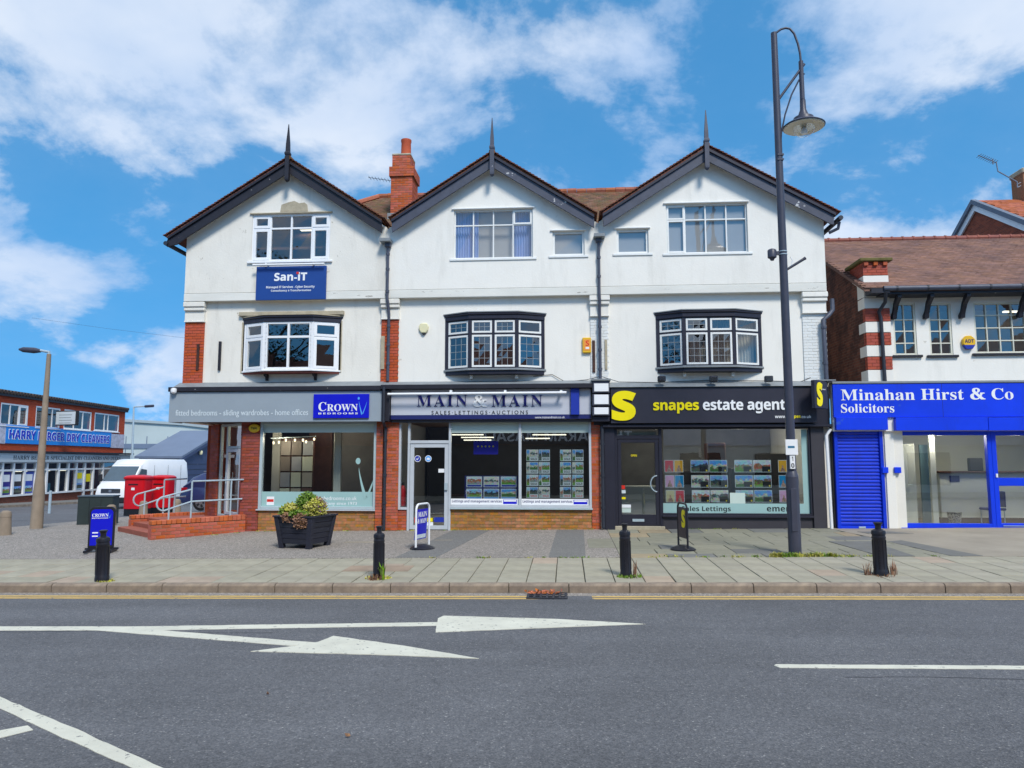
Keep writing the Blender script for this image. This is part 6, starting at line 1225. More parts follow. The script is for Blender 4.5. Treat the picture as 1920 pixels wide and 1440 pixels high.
b1_ = bollard_mesh(); labs = ['black bollard standing in front of the blue Crown pavement sign', 'black bollard with a green weed at its foot, before the brick pier', 'black bollard beside the road gully, before the black shop door', 'black bollard with dry grass tufts, before the blue roller shutter']
BP = [ground_hit(191, 1089), ground_hit(710, 1084), ground_hit(1174, 1080), ground_hit(1652, 1078)]
b1_.location = (BP[0].x, BP[0].y, gz(BP[0].x, BP[0].y)); b1_['label'] = labs[0]; b1_.rotation_euler = (0, R(-1.5), 0); b1_.scale = (.93, .93, 1.03)
for k in (1, 2, 3): o = dup(b1_, (BP[k].x, BP[k].y, gz(BP[k].x, BP[k].y)), labs[k]); o.rotation_euler = (R(random.uniform(-1, 1)), R((0, .4, .3, .6)[k]), k); o.scale = (.80, .80, 1.05) if k < 3 else (.93, .93, 1.03)
# plants ------------------------------------------------------------
def blades(name, c, n, h, spread, mat, parent=None, lean=.5, w=.012, zfn=None):
    m = MB()
    for _ in range(n):
        a = random.uniform(0, 6.283); r = spread * random.random() ** .6; x, y = c[0] + r * math.cos(a), c[1] + r * math.sin(a) * .8; z = zfn(x, y) - .01 if zfn else c[2]
        hh = h * random.uniform(.5, 1.1); d = random.uniform(0, 6.283); l = lean * hh * random.uniform(.2, 1); ww = w * random.uniform(.6, 1.3); px, py = -math.sin(d) * ww, math.cos(d) * ww
        x1, y1, z1 = x + math.cos(d) * l * .4, y + math.sin(d) * l * .4, z + hh * .6; x2, y2, z2 = x + math.cos(d) * l, y + math.sin(d) * l, z + hh * random.uniform(.75, 1)
        m.add([(x - px, y - py, z), (x + px, y + py, z), (x1 + px * .8, y1 + py * .8, z1), (x1 - px * .8, y1 - py * .8, z1), (x2, y2, z2)], [(0, 1, 2, 3), (3, 2, 4)])
    me = m.mesh(name, recalc=False); me.materials.append(mat); o = bpy.data.objects.new(name, me); link(o, parent, Matrix.Identity(4)); return o
def leafball(name, c, rx, ry, rz_, n, s, mat, parent=None, hollow=.55, keep=None):
    m = MB()
    for _ in range(n):
        v = Vector((random.gauss(0, 1), random.gauss(0, 1), random.gauss(0, 1))).normalized() * (hollow + (1 - hollow) * random.random() ** .5); p = Vector((c[0] + v.x * rx, c[1] + v.y * ry, c[2] + v.z * rz_))
        if keep and not keep(p): continue
        t = Vector((random.gauss(0, 1), random.gauss(0, 1), random.gauss(0, .6) + .2)).normalized(); u = t.orthogonal().normalized(); k = s * random.uniform(.5, 1.25); q = t.cross(u)
        m.add([p, p + t * k * .5 + u * k * .28, p + t * k + q * k * .1, p + t * k * .5 - u * k * .28], [(0, 1, 2, 3)])
    me = m.mesh(name, recalc=False); me.materials.append(mat); o = bpy.data.objects.new(name, me); link(o, parent, Matrix.Identity(4)); return o
def weed(p, lab, parts):
    t = thing('weed_clump', lab, 'weed', (p.x, p.y, gz(p.x, p.y)), 'weeds in the paving')
    for (nm, dx, dy, n, h, sp, mt, le, w) in parts: blades(nm, (p.x + dx, p.y + dy, gz(p.x, p.y)), n, h, sp, mt, t, le, w, gz)
weed(BP[1], 'leafy green and brown weed at the foot of the bollard before the brick pier', [('green_stem', .09, -.12, 16, .32, .03, LEAFG, .3, .018), ('dry_leaf', -.02, -.12, 45, .12, .13, LEAFB, .9, .012), ('moss', 0, 0, 90, .05, .22, LEAFY, .8, .012)])
weed(BP[2], 'low moss and thin stems around the bollard beside the gully', [('stem', .14, -.02, 14, .32, .03, LEAFB, .2, .006), ('moss', .05, -.06, 140, .06, .2, LEAFG, .8, .012)])
weed(BP[3], 'dry grass tufts either side of the bollard before the roller shutter', [('dry_grass', -.2, .0, 18, .26, .05, LEAFB, .5, .008), ('dry_grass', .2, .02, 22, .28, .06, LEAFB, .5, .008), ('moss', 0, -.08, 60, .05, .22, LEAFB, .8, .01)])
weed(BP[0], 'scrap of moss at the foot of the bollard by the Crown sign', [('moss', .1, -.05, 60, .05, .14, LEAFY, .8, .01)])
LP = ground_hit(1491, 1040)
gr = thing('grass_strip', 'strip of yellow green grass along the flagstone edge by the lamp post', 'grass', (LP.x, -4.7, gz(LP.x, -4.7)))
m_ = []
for k in range(46): x = random.gauss(LP.x + .05, 1.0); blades('grass_tuft', (x, -4.68 + random.uniform(-.02, .08), 0), 34 if abs(x - LP.x) < .9 else 12, .10 if abs(x - LP.x) < .7 else .05, .10, LEAFY if k % 3 else LEAFG, gr, 1.0, .008, gz)
for k in range(60):
    x = random.uniform(-9, 7); y = random.choice((-.03, -.05, -4.71)) if x > -3 else -.06
    if x < -8.2: y = -1.8 + (x + 9.87) * 1.05 - .12
    if abs(y + 4.71) < .01 or -8.2 < x < 6.2 or x < -8.2: blades('wall_foot_moss', (x, y, 0), 14, .045, .09, (LEAFY, LEAFG)[k % 2], gr, 1.0, .009, lambda a, b: gz(a, min(b, 0)))
# planter ------------------------------------------------------------
pc = ground_hit(556, 1030); pr = thing('planter', 'black slatted timber planter box with tapered sides', 'planter', (pc.x, pc.y + .42, gz(pc.x, pc.y)))
W0, W1, D0, D1, HH = .74, .93, .72, .88, .66; ang = R(-16)
def plw(x, y, z): return Vector((pc.x + .02 + x * math.cos(ang) - y * math.sin(ang), pc.y + .44 + x * math.sin(ang) + y * math.cos(ang), gz(pc.x, pc.y) + z))
def lerp(a, b, t): return a + (b - a) * t
def side(s, z):
    t = z / HH; w_, d_ = lerp(W0, W1, t) / 2, lerp(D0, D1, t) / 2; return w_, d_
for sidx in range(4):
    for k in range(5):
        z0, z1 = .10 + k * .113, .10 + (k + 1) * .113 - .008; vs = []
        for z in (z0, z1):
            for off in (0, .03):
                w_, d_ = side(0, z); w_ -= off; d_ -= off
                e = [((-w_, -d_), (w_, -d_)), ((w_, -d_), (w_, d_)), ((w_, d_), (-w_, d_)), ((-w_, d_), (-w_, -d_))][sidx]
                vs += [plw(*e[0], z), plw(*e[1], z)]
        MB().add(vs, [(0, 1, 3, 2), (4, 6, 7, 5), (0, 4, 5, 1), (2, 3, 7, 6), (0, 2, 6, 4), (1, 5, 7, 3)]).build('plank', PLANKB, pr, bevel=.004)
for sx in (-1, 1):
    for sy in (-1, 1):
        vs = []
        for z in (0, HH):
            w_, d_ = side(0, z); w_ += .02; d_ += .02
            for (ox, oy) in ((0, 0), (.11, 0), (.11, .11), (0, .11)): vs.append(plw(sx * (w_ - ox), sy * (d_ - oy), z))
        MB().add(vs, [(0, 1, 2, 3), (4, 5, 6, 7), (0, 1, 5, 4), (1, 2, 6, 5), (2, 3, 7, 6), (3, 0, 4, 7)]).build('corner_post', PLANKB, pr, bevel=.006)
for sidx in range(4):
    w_, d_ = side(0, HH); w_ += .04; d_ += .04; wi, di = w_ - .1, d_ - .1; e = [((-w_, -d_), (w_, -d_), (wi, -di), (-wi, -di)), ((w_, -d_), (w_, d_), (wi, di), (wi, -di)), ((w_, d_), (-w_, d_), (-wi, di), (wi, di)), ((-w_, d_), (-w_, -d_), (-wi, -di), (-wi, di))][sidx]
    MB().add([plw(*q, HH + .002) for q in e] + [plw(*q, HH + .035) for q in e], [(0, 1, 2, 3), (4, 5, 6, 7), (0, 1, 5, 4), (1, 2, 6, 5), (2, 3, 7, 6), (3, 0, 4, 7)]).build('rim_board', PLANKB, pr)
q = [plw(x, y, HH - .06) for x, y in ((-.38, -.36), (.38, -.36), (.38, .36), (-.38, .36))]; MB().add(q + [v - Vector((0, 0, .2)) for v in q], [(0, 1, 2, 3), (4, 5, 6, 7), (0, 1, 5, 4), (1, 2, 6, 5), (2, 3, 7, 6), (3, 0, 4, 7)]).build('soil', SOIL, pr)
def plant(lab, parts):
    t = thing('potted_plant', lab, 'plant', plw(0, 0, HH - .05), 'plants in the timber planter')
    for pt in parts: leafball(pt[0], plw(*pt[1]), *pt[2:6], pt[6], pt[7], t, .45)
plant('round dark green conifer in the middle of the timber planter', [('foliage', (.0, .03, .94), .24, .24, .25, 2000, .05, LEAFG), ('inner_foliage', (.0, .03, .92), .2, .2, .22, 700, .06, LEAFD)])
plant('yellow green bushy plant at the left of the timber planter', [('foliage', (-.26, -.12, .78), .25, .28, .15, 1100, .07, LEAFY), ('green_leaves', (-.34, -.2, .76), .18, .2, .12, 420, .07, LEAFG)])
plant('pale yellow and pink flowering plant at the right of the timber planter', [('foliage', (.27, -.06, .82), .24, .26, .22, 1100, .07, LEAFY), ('dry_flowers', (.30, .05, .92), .16, .16, .15, 420, .05, LEAFB), ('flowers', (.40, -.05, .84), .1, .15, .1, 26, .05, M('violet_petal', S(170, 120, 190), .6, .2, 20))])
plant('dry brown trailing plant hanging over the planter rim', [('trailing_stems', (.20, -.46, .60), .15, .06, .16, 420, .07, LEAFB), ('trailing_stems', (-.14, -.46, .66), .11, .05, .09, 220, .06, LEAFB), ('green_leaves', (.1, -.38, .72), .22, .12, .08, 260, .08, LEAFG)])
# swing signs ----------------------------------------------------------
def swing(p, lab, yaw, frame_mat, build):
    t = thing('swing_sign', lab, 'pavement sign', (p.x, p.y, gz(p.x, p.y))); F = Fr((p.x, p.y, gz(p.x, p.y)), (math.cos(yaw), math.sin(yaw))); build(t, F); return t
def rail(F, w, h, r, c=0, n=6, z0=.06):
    pts = [F.p(-w, z0, c)] + [F.p(-w, h - .12, c)] + [F.p(-w + .12 - .12 * math.cos(k * math.pi / 2 / n), h - .12 + .12 * math.sin(k * math.pi / 2 / n), c) for k in range(1, n + 1)] + [F.p(w - .12 + .12 * math.sin(k * math.pi / 2 / n), h - .12 + .12 * math.cos(k * math.pi / 2 / n), c) for k in range(n + 1)] + [F.p(w, z0, c)]
    return pts
p2_ = ground_hit(792, 1029)
def bM(t, F):
    MB().tube(rail(F, .30, .93, .022), .022, 8).build('frame', UPVC, t, smooth=True)
    MB().lathe(F.p(0, -.0, 0), [(.26, 0), (.26, .02), (.22, .05), (.08, .09)], 28, 1.0, 1.0).build('base', BOLL, t, smooth=True)
    Fp = Fr(F.p(0, 0, 0), (F.u.x, F.u.y)); d = .05
    MB().add([F.p(-.25, .82, 0), F.p(.25, .82, 0), F.p(.25, .20, -d), F.p(-.25, .20, -d), F.p(-.25, .82, -.02), F.p(.25, .82, -.02), F.p(.25, .20, -d - .02), F.p(-.25, .20, -d - .02)], [(0, 1, 2, 3), (4, 5, 6, 7), (0, 1, 5, 4), (1, 2, 6, 5), (2, 3, 7, 6), (3, 0, 4, 7)]).build('panel', ROYAL, t)
    def tt(nm, bd, st, a0, a1, z0, z1, mt):
        o = text(nm, bd, st, F, a0, a1, z0, z1, .003, mt, t, depth=.003)
        for v in o.data.vertices: v.co += F.n * (-d * (.82 - (v.co.z - F.O.z)) / .62)
    tt('lettering', 'MAIN', 'serif', -.2, .2, .66, .77, WHITEL); tt('lettering', '& MAIN', 'serif', -.2, .2, .53, .63, WHITEL); MB().add([F.p(-.22, .30, .004 - d * .84), F.p(.22, .30, .004 - d * .84), F.p(.22, .22, .004 - d * .97), F.p(-.22, .22, .004 - d * .97)], [(0, 1, 2, 3)]).build('pale_strip', PALEL, t)
swing(p2_, 'white framed swing sign with royal blue MAIN & MAIN panel', R(74), UPVC, bM)
p3_ = ground_hit(1281, 1031)
def bS(t, F):
    MB().tube(rail(F, .28, .92, .02), .02, 8).build('frame', BOLL, t, smooth=True); MB().lathe(F.p(0, 0, 0), [(.25, 0), (.25, .02), (.2, .05), (.08, .10)], 28).build('base', BOLL, t, smooth=True); MB().box(F, -.24, .24, .24, .84, -.012, .012).build('panel', BLACKP, t)
    text('logo_letter', 'S', 'bold', F, -.2, .02, .44, .8, .013, YELLOW, t, depth=.003, offset=.05); text('logo_letter', 'S', 'bold', Fr(F.O, -F.u), -.02, .2, .44, .8, .013, YELLOW, t, depth=.003, offset=.05); MB().box(F, -.2, .2, .27, .38, .012, .015).build('grey_strip', PALEL, t)
swing(p3_, 'black swing sign with yellow S turned edge on before black shop', R(100), BOLL, bS)
p1_ = ground_hit(188, 1036)
def bC(t, F):
    n = 6; o = [(-.25, .10), (.25, .10)] + [(.25 - .09 + .09 * math.cos(k * math.pi / 2 / n), .86 + .09 * math.sin(k * math.pi / 2 / n)) for k in range(n + 1)] + [(-.25 + .09 - .09 * math.sin(k * math.pi / 2 / n), .86 + .09 * math.cos(k * math.pi / 2 / n)) for k in range(n + 1)]
    MB().prism(F, o, -.04, .01).build('frame', BOLL, t, bevel=.008); MB().prism(F, [(a * .84, .52 + (b - .52) * .88) for a, b in o], .01, .016).build('panel', ROYAL, t)
    text('lettering', 'CROWN', 'serif', F, -.19, .12, .74, .81, .017, WHITEL, t, depth=.003); text('lettering', 'BEDROOMS', 'bold', F, -.19, .12, .705, .725, .017, WHITEL, t, depth=.002); swoosh(F, .12, .72, .10, .017, CYANL, t)
    for z in (.40, .33): MB().box(F, -.17, -.06, z, z + .025, .016, .019).build('print_line', WHITEL, t)
    for a in (-.24, .24): MB().box(F, a - .025, a + .025, .015, .07, -.26, .24).build('foot', BOLL, t, bevel=.008)
    MB().box(F, -.30, .34, .062, .10, -.03, .005).build('cross_bar', BOLL, t)
swing(p1_, 'royal blue Crown pavement sign in a rounded black frame', R(18), BOLL, bC)
# lamp post ----------------------------------------------------------
lp = thing('lamp_post', 'tall dark lamp post with hooked arm and bell lantern by flagstones', 'lamp post', (LP.x, LP.y, gz(LP.x, LP.y))); YL = LP.y
base = Vector((LP.x, YL, gz(LP.x, LP.y))); topp = at(1451, 62, YL); zc = at(1484, 895, YL).z; ax = lambda z: base.lerp(topp, (z - base.z) / (topp.z - base.z))
MB().tube([base - Vector((0, 0, .1)), base + Vector((0, 0, .1)), ax(zc)], .118, 20).build('base_section', LAMPP, lp, smooth=True); MB().tube([ax(zc), ax(zc + .06), ax(zc + .12)], [.122, .11, .085], 20).build('collar', LAMPP, lp, smooth=True)
MB().tube([ax(zc + .1), ax((zc + topp.z) / 2), topp], [.085, .076, .062], 18).build('shaft', LAMPP, lp, smooth=True)
dd = ax(1.0) + Vector((-.02, -.112, 0)); MB().box(FF, dd.x - .05, dd.x + .06, .55, 1.35, -dd.y - .006, -dd.y + .012).build('access_door', LAMPP, lp, bevel=.006)
hk = [at(x, y, YL) for x, y in ((1452, 68), (1456, 61), (1464, 55), (1473, 52.5), (1481, 54), (1489, 63), (1496, 82), (1500, 100), (1501.5, 116))]; MB().tube(hk, .022, 10).build('hook_arm', LAMPP, lp, smooth=True)
MB().tube([at(1501.5, 115, YL), at(1504.5, 187, YL)], [.045, .048], 12).build('drop_tube', LAMPP, lp, smooth=True); MB().tube([at(1456, 192, YL), at(1508, 120, YL)], .026, 10).build('brace', LAMPP, lp, smooth=True)
MB().tube([at(x, y, YL) for x, y in ((1508, 138), (1498, 150), (1484, 178), (1472, 215), (1465, 250), (1463, 290), (1463, 306))], .016, 8).build('curved_stay', LAMPP, lp, smooth=True)
for y in (292, 301): p = at(1461, y, YL); MB().bx(p.x - .05, p.x + .07, YL - .08, YL + .05, p.z - .015, p.z + .015).build('clamp', LAMPP, lp)
lc = at(1505, 188, YL); lan = MB().lathe((lc.x, lc.y, lc.z - .56), [(.40, 0), (.405, .015), (.34, .06), (.20, .13), (.19, .19), (.11, .22), (.06, .36), (.055, .56)], 28).build('lantern_hood', LAMPP, lp, smooth=True); lan.location = (0, 0, 0)
MB().lathe((lc.x, lc.y, lc.z - .575), [(.38, 0), (.385, .012)], 28).build('reflector', M('cream_reflector', S(214, 206, 180), .4, .05, 4), lan); MB().lathe((lc.x, lc.y, lc.z - .76), [(.03, 0), (.12, .03), (.19, .10), (.21, .184)], 24).build('bowl', GLASSC, lan, smooth=True); MB().lathe((lc.x, lc.y, lc.z - .70), [(.05, 0), (.07, .04), (.05, .11)], 12).build('bulb', WHITEL, lan, smooth=True)
pk = at(1448, 475, YL - .02); cb = thing('post_mounted_camera', 'dark canister strapped to the side of the lamp post', 'camera', tuple(pk)); MB().lathe((pk.x, YL, pk.z - .10), [(.03, -.04), (.05, 0), (.085, .02), (.085, .16), (.07, .18), (.02, .2)], 16).build('canister', LAMPP, cb, smooth=True); MB().bx(pk.x + .06, ax(pk.z).x - .05, YL - .03, YL + .03, pk.z - .03, pk.z + .04).build('bracket', LAMPP, cb)
for dz_ in (-.025, .035): q = ax(pk.z + dz_); MB().tube([q - Vector((0, 0, .008)), q + Vector((0, 0, .008))], .084, 18).build('strap', STEEL, cb)
qa, qb = at(1476, 505, YL), at(1510, 484, YL); fp = thing('flag_pole_bracket', 'short dark socket arm slanting up from the lamp post', 'bracket', tuple(qa)); MB().tube([qa, qa.lerp(qb, .9), qb], [.024, .028, .034], 10).build('arm', LAMPP, fp, smooth=True); MB().tube([at(1482, 482, YL), at(1486, 488, YL), at(1483, 500, YL)], .008, 6).build('cable_tail', UPVC, fp)
q = rect(1473, 824, 1496, 853, YL - .14); nt_ = thing('notice_plate', 'white notice plate with blue printed strip on the lamp post', 'notice', (q[0], YL - .14, q[2])); MB().box(FF, *q, -YL + .13, -YL + .14).build('plate', UPVC, nt_, bevel=.003); MB().box(FF, q[0] + .04, q[1] - .06, q[2] + .13, q[2] + .17, -YL + .1405, -YL + .143).build('print_strip', M('teal_print', S(44, 110, 140), .5, .1, 8), nt_)
MB().box(FF, q[0] + .05, q[1] - .05, (q[2] + q[3]) / 2 - .02, (q[2] + q[3]) / 2 + .02, -YL + .07, -YL + .129).build('clip', STEEL, nt_)
q = rect(1482, 854, 1491, 879, YL - .13); nm = thing('number_plate', 'narrow white number plate reading 10 on the lamp post', 'number plate', (q[0], YL - .12, q[2])); MB().box(FF, *q, -YL + .08, -YL + .125).build('plate', UPVC, nm)
text('lettering', '1', 'bold', FF, q[0] + .03, q[0] + .055, (q[2] + q[3]) / 2 + .02, q[3] - .02, -YL + .126, BLKL, nm, depth=.002); text('lettering', '0', 'bold', FF, q[0] + .015, q[1] - .015, q[2] + .02, (q[2] + q[3]) / 2 - .02, -YL + .126, BLKL, nm, depth=.002)
# gully
g0 = ground_hit(1027, 1113, rz); gl = thing('road_gully', 'iron gully grating in the gutter with brown leaves', 'drain', (g0.x, KY - .25, rz(0, -8)))
z = rz(g0.x, -8); MB().bx(g0.x - .30, g0.x + .30, KY - .50, KY - .04, z - .1, z + .002).build('pit', BLKL, gl)
for k in range(7): x = g0.x - .28 + k * .093; MB().bx(x - .016, x + .016, KY - .50, KY - .04, z + .003, z + .022).build('grate_bar', IRON, gl)
for k in range(4): y = KY - .49 + k * .148; MB().bx(g0.x - .3, g0.x + .3, y - .016, y + .016, z + .003, z + .020).build('grate_bar', IRON, gl)
leafball('leaf_litter', (g0.x - .05, KY - .10, z + .025), .32, .10, .02, 150, .05, M('rusty_leaf', S(168, 96, 64), .8, .3, 20, rnd=.3), gl, .1)
for k, (px, py) in enumerate(((655, 1385), (505, 1304))):
    q = ground_hit(px, py, rz); o = leafball('fallen_leaf', (q.x, q.y, q.z + .015), .015, .015, .004, 3, .035, LEAFB); tag(o, ('curled brown leaf lying alone on the open road', 'small brown leaf lying below the turn arrow')[k], 'leaf')
# telecom cover in the pavement
q = ground_hit(745, 1066); cv = thing('inspection_cover', 'rusty pink inspection cover set in the paving by the bollard', 'cover', (q.x, q.y, gz(q.x, q.y))); m = MB().hprism([(q.x - .9, q.y - .3), (q.x + .25, q.y - .3), (q.x + .25, q.y + .28), (q.x - .9, q.y + .28)], lambda x, y: gz(x, y) - .04, lambda x, y: gz(x, y) + .008); m.build('plate', M('rusty_concrete', S(150, 132, 114), .85, .2, 3, .3, 40), cv)
MB().hprism([(q.x - .32, q.y - .3), (q.x - .30, q.y - .3), (q.x - .30, q.y + .28), (q.x - .32, q.y + .28)], lambda x, y: gz(x, y), lambda x, y: gz(x, y) + .011).build('seam', JOINT, cv)
# entrance steps, low brick walls and handrails ------------------------
A2 = Vector((-9.87, -1.78)); dW = Vector((1.50, 1.70)).normalized(); nW = Vector((-dW.y, dW.x)); rp = thing('entrance_steps', 'orange brick entrance platform with steps and low walls beside the splayed door', 'steps', (A2.x, A2.y, gz(A2.x, A2.y)))
zw = gz(-9, -.8); F1 = Fr((A2.x, A2.y, zw), (dW.x, dW.y)); L1 = 2.32
def lowwall(F, L, h0, h1, nm):
    bricks(rp, F, 0, L, -.25, min(h0, h1) - .11, .0, BRICK, MORTAR, back=.2); MB().box(Fr(F.p(0, 0, 0), (-F.n.x, -F.n.y)), .0, .22, -.25, min(h0, h1) - .11, -.001, .004).build('wall_end', BRICK, rp)
    n = int(L / .113)
    for k in range(n):
        MB().box(F, k * L / n + .004, (k + 1) * L / n - .004, min(h0, h1) - .10, h0 + (h1 - h0) * k / n, -.225, .008).build('coping_brick', M('bright_coping_brick', S(186, 98, 62), .75, .15, 9, .4, 60, rnd=.12), rp, bevel=.012)
lowwall(F1, L1, .42, .46, 'a')
W2 = A2 + nW * 2.9 + dW * .45; F2 = Fr((W2.x, W2.y, zw - .02), (dW.x, dW.y)); lowwall(F2, 1.6, .40, .42, 'b')
W3 = W2 + dW * 1.6; F3 = Fr((W3.x, W3.y, zw - .04), (-10.1 - W3.x, 2.3 - W3.y)); L3 = math.hypot(-10.1 - W3.x, 2.3 - W3.y); lowwall(F3, L3, .40, .42, 'c')
def quadp(u0, u1, v0, v1): return [tuple(A2 + dW * u + nW * v) for u, v in ((u0, v0), (u1, v0), (u1, v1), (u0, v1))]
TILEQ = M('quarry_tile', S(150, 82, 62), .7, .15, 5, .2, 30)
MB().hprism(quadp(.12, .5, .22, 2.9), zw - .3, zw + .10).build('step', TILEQ, rp, bevel=.01); MB().hprism(quadp(.5, .85, .22, 2.9), zw - .3, zw + .21).build('step', TILEQ, rp, bevel=.01); MB().hprism(quadp(.85, 2.6, .22, 2.9), zw - .3, zw + .31).build('platform', TILEQ, rp, bevel=.01)
def handrail(F, lab, posts, tops, L, loop=True, drop=.0):
    t = thing('handrail', lab, 'handrail', tuple(F.p(0, .4, -.1)), 'pale steel handrails on the entrance walls'); c = -.11; r = .022
    a0 = posts[0]; a1 = posts[1]; a2 = posts[-1]; b = .42
    top = [F.p(a1, b + .92, c), F.p(a2 + .32, b + .94, c)]; MB().tube(top, r, 8).build('top_rail', STEEL, t, smooth=True); MB().tube([F.p(a1 - .02, b + .42, c), F.p(a2 + .30, b + .44, c)], r, 8).build('middle_rail', STEEL, t, smooth=True)
    lo, hi = b + .20, b + .56; lx = a0 - .12; R_ = .17
    pts = [F.p(a1, b + .72, c), F.p(lx, b + .56, c)] + [F.p(lx - R_ * math.sin(k * math.pi / 8), b + .56 - R_ + R_ * math.cos(k * math.pi / 8), c) for k in range(1, 8)] + [F.p(lx, b + .22, c), F.p(a1, b + .42, c)]
    if loop: MB().tube(pts, r, 8).build('loop_rail', STEEL, t, smooth=True)
    for k, a in enumerate(posts): MB().tube([F.p(a, .3, c), F.p(a, b + (.60 if k == 0 and loop else .92), c)], r, 8).build('post', STEEL, t, smooth=True)
handrail(F1, 'pale steel handrail with looped end on the wall beside the forecourt', (.42, .95, 1.95), None, L1); handrail(F2, 'pale steel handrail with looped end in front of the red post boxes', (.35, .85, 1.15), None, 1.6); handrail(F3, 'plain pale steel handrail on the rear platform wall', (.4, 1.6), None, L3, False)
# concrete lamp column and stubs on the left ------------------------------
q = ground_hit(68, 991); t = thing('concrete_lamp_column', 'weathered tapering concrete street lamp column with flat lantern', 'lamp post', (q.x, q.y, gz(q.x, q.y))); tp = at(92, 664, q.y)
MB().tube([(q.x, q.y, q.z - .1), (q.x + .01, q.y, q.z + 1.0), (q.x + (tp.x - q.x) * .3, q.y, q.z + 1.6), tp], [.17, .155, .105, .06], 12).build('column', CONCP, t, smooth=True); MB().tube([tp, tp + Vector((0, 0, .06)), at(75, 657, q.y)], .04, 8).build('arm', STEEL, t, smooth=True)
e0, e1 = at(76, 658, q.y), at(36, 655, q.y); MB().tube([e0, e0.lerp(e1, .3), e0.lerp(e1, .8), e1], [.05, .09, .08, .03], 10).build('lantern', LAMPP, t, smooth=True)
q = ground_hit(250, 930) ; t = thing('street_lamp', 'slim far street lamp with short horizontal arm beside the warehouse', 'lamp post', (-31.4, 33, gz(-31, 33))); b_ = at(247, 900, 33); tp = at(251, 763, 33); MB().tube([(b_.x, 33, gz(-31, 33)), tp], [.1, .06], 8).build('column', STEEL, t); MB().tube([tp, at(286, 761, 33)], .05, 6).build('arm', STEEL, t); MB().tube([at(272, 762, 33), at(288, 761, 33)], .1, 6).build('lantern', LAMPP, t)
SB = [(8, 1003, 'concrete stub bollard standing left of the lamp column'), (207, 985, 'concrete stub bollard behind the Crown pavement sign'), (268, 972, 'concrete stub bollard in front of the far post box'), (331, 966, 'concrete stub bollard beside the dark car wheel')]
for (px, py, lab) in SB:
    q = ground_hit(px, py); t = thing('concrete_bollard', lab, 'bollard', (q.x, q.y, q.z), 'concrete stub bollards at the corner'); hh = .62; MB().lathe((q.x, q.y, q.z - .05), [(.17, 0), (.16, .1), (.135, hh - .12)], 14).build('shaft', CONCP, t, smooth=True); MB().lathe((q.x, q.y, q.z + hh - .165), [(.138, 0), (.14, .06), (.12, .13), (.06, .17)], 14).build('domed_top', CONCP, t, smooth=True)
q = ground_hit(172, 984); t = thing('utility_cabinet', 'dark green roadside utility cabinet behind the Crown sign', 'cabinet', (q.x, q.y, q.z)); Fq = Fr((q.x - .5, q.y, q.z), (1, .22)); MB().box(Fq, 0, 1.02, -.05, .84, -.55, 0).build('body', GREENB, t, bevel=.012); MB().box(Fq, -.02, 1.04, .842, .89, -.57, .02).build('lid', M('cabinet_lid', S(70, 82, 92), .5, .1, 4), t, bevel=.01)
for a in (.34, .68): MB().box(Fq, a - .006, a + .006, .06, .8, .0, .004).build('door_seam', BLKL, t)
# post boxes
for k, (px, py, lab, sx) in enumerate(((257, 964, 'wide red post box with black base nearest the steps', .44), (303, 961, 'wide red post box half hidden behind the handrails', .40))):
    q = ground_hit(px, py); t = thing('post_box', lab, 'post box', (q.x, q.y, q.z), 'pair of red post boxes'); n_ = 28
    MB().lathe((q.x, q.y, q.z - .05), [(1, 0), (1, .28)], n_, sx * .98, .36, 5).build('base', BLKL, t, smooth=True); MB().lathe((q.x, q.y, q.z + .232), [(1, 0), (1, 1.16)], n_, sx, .38, 5).build('body', POSTR, t, smooth=True)
    MB().lathe((q.x, q.y, q.z + 1.394), [(1.0, 0), (1.08, .04), (1.08, .10), (.9, .16), (.4, .19)], n_, sx, .40, 5).build('cap', POSTR, t, smooth=True); Fq = Fr((q.x, q.y - .38, q.z), (1, 0)); MB().box(Fq, -.2, .2, 1.18, 1.23, -.01, .008).build('slot', BLKL, t); MB().box(Fq, -.07, .07, .98, 1.08, -.01, .008).build('collection_plate', WHITEL, t)
# small street bits by the dry cleaner's
q = FH.p(2.2, 0, 2.6); q.z = gz(q.x, q.y); pq = at(90, 948, 16.0)
t = thing('pavement_board', 'small white advertising board before the dry cleaners window', 'pavement sign', (pq.x, 16, gz(pq.x, 16))); ab = rect(67, 924, 89, 953, 17); Fb = Fr((ab[0], 17, 0), (1, .3)); bw = ab[1] - ab[0]; MB().box(Fb, 0, bw * .62, ab[2], ab[3], -.05, 0).build('board', PALEL, t); MB().box(Fb, .05, bw * .55, ab[3] - .25, ab[3] - .08, 0, .006).build('print_line', REDL, t); MB().box(Fb, .05, bw * .55, ab[2] + .08, ab[2] + .22, 0, .006).build('print_line', REDL, t)
for s_ in (.02, bw * .58): MB().box(Fb, s_, s_ + .04, gz(ab[0], 17) - .15, ab[2], -.06, -.02).build('leg', STEEL, t)
pq = at(93, 950, 14); t = thing('sign_post', 'slim grey post standing beyond the concrete lamp column', 'post', (pq.x, 14, gz(pq.x, 14))); MB().tube([(pq.x, 14, gz(pq.x, 14) - .2), (pq.x, 14, at(93, 922, 14).z)], .06, 10).build('pole', STEEL, t, smooth=True); MB().lathe((pq.x, 14, at(93, 922, 14).z), [(.065, 0), (.065, .03), (.03, .05)], 10).build('pole_cap', STEEL, t)
tag(MB().tube([at(60, 596, 30), at(200, 616, 30), at(350, 634, 30)], .009, 4).build('overhead_wire', IRONG), 'thin overhead wire sloping across the sky to the left house', 'wire'); 
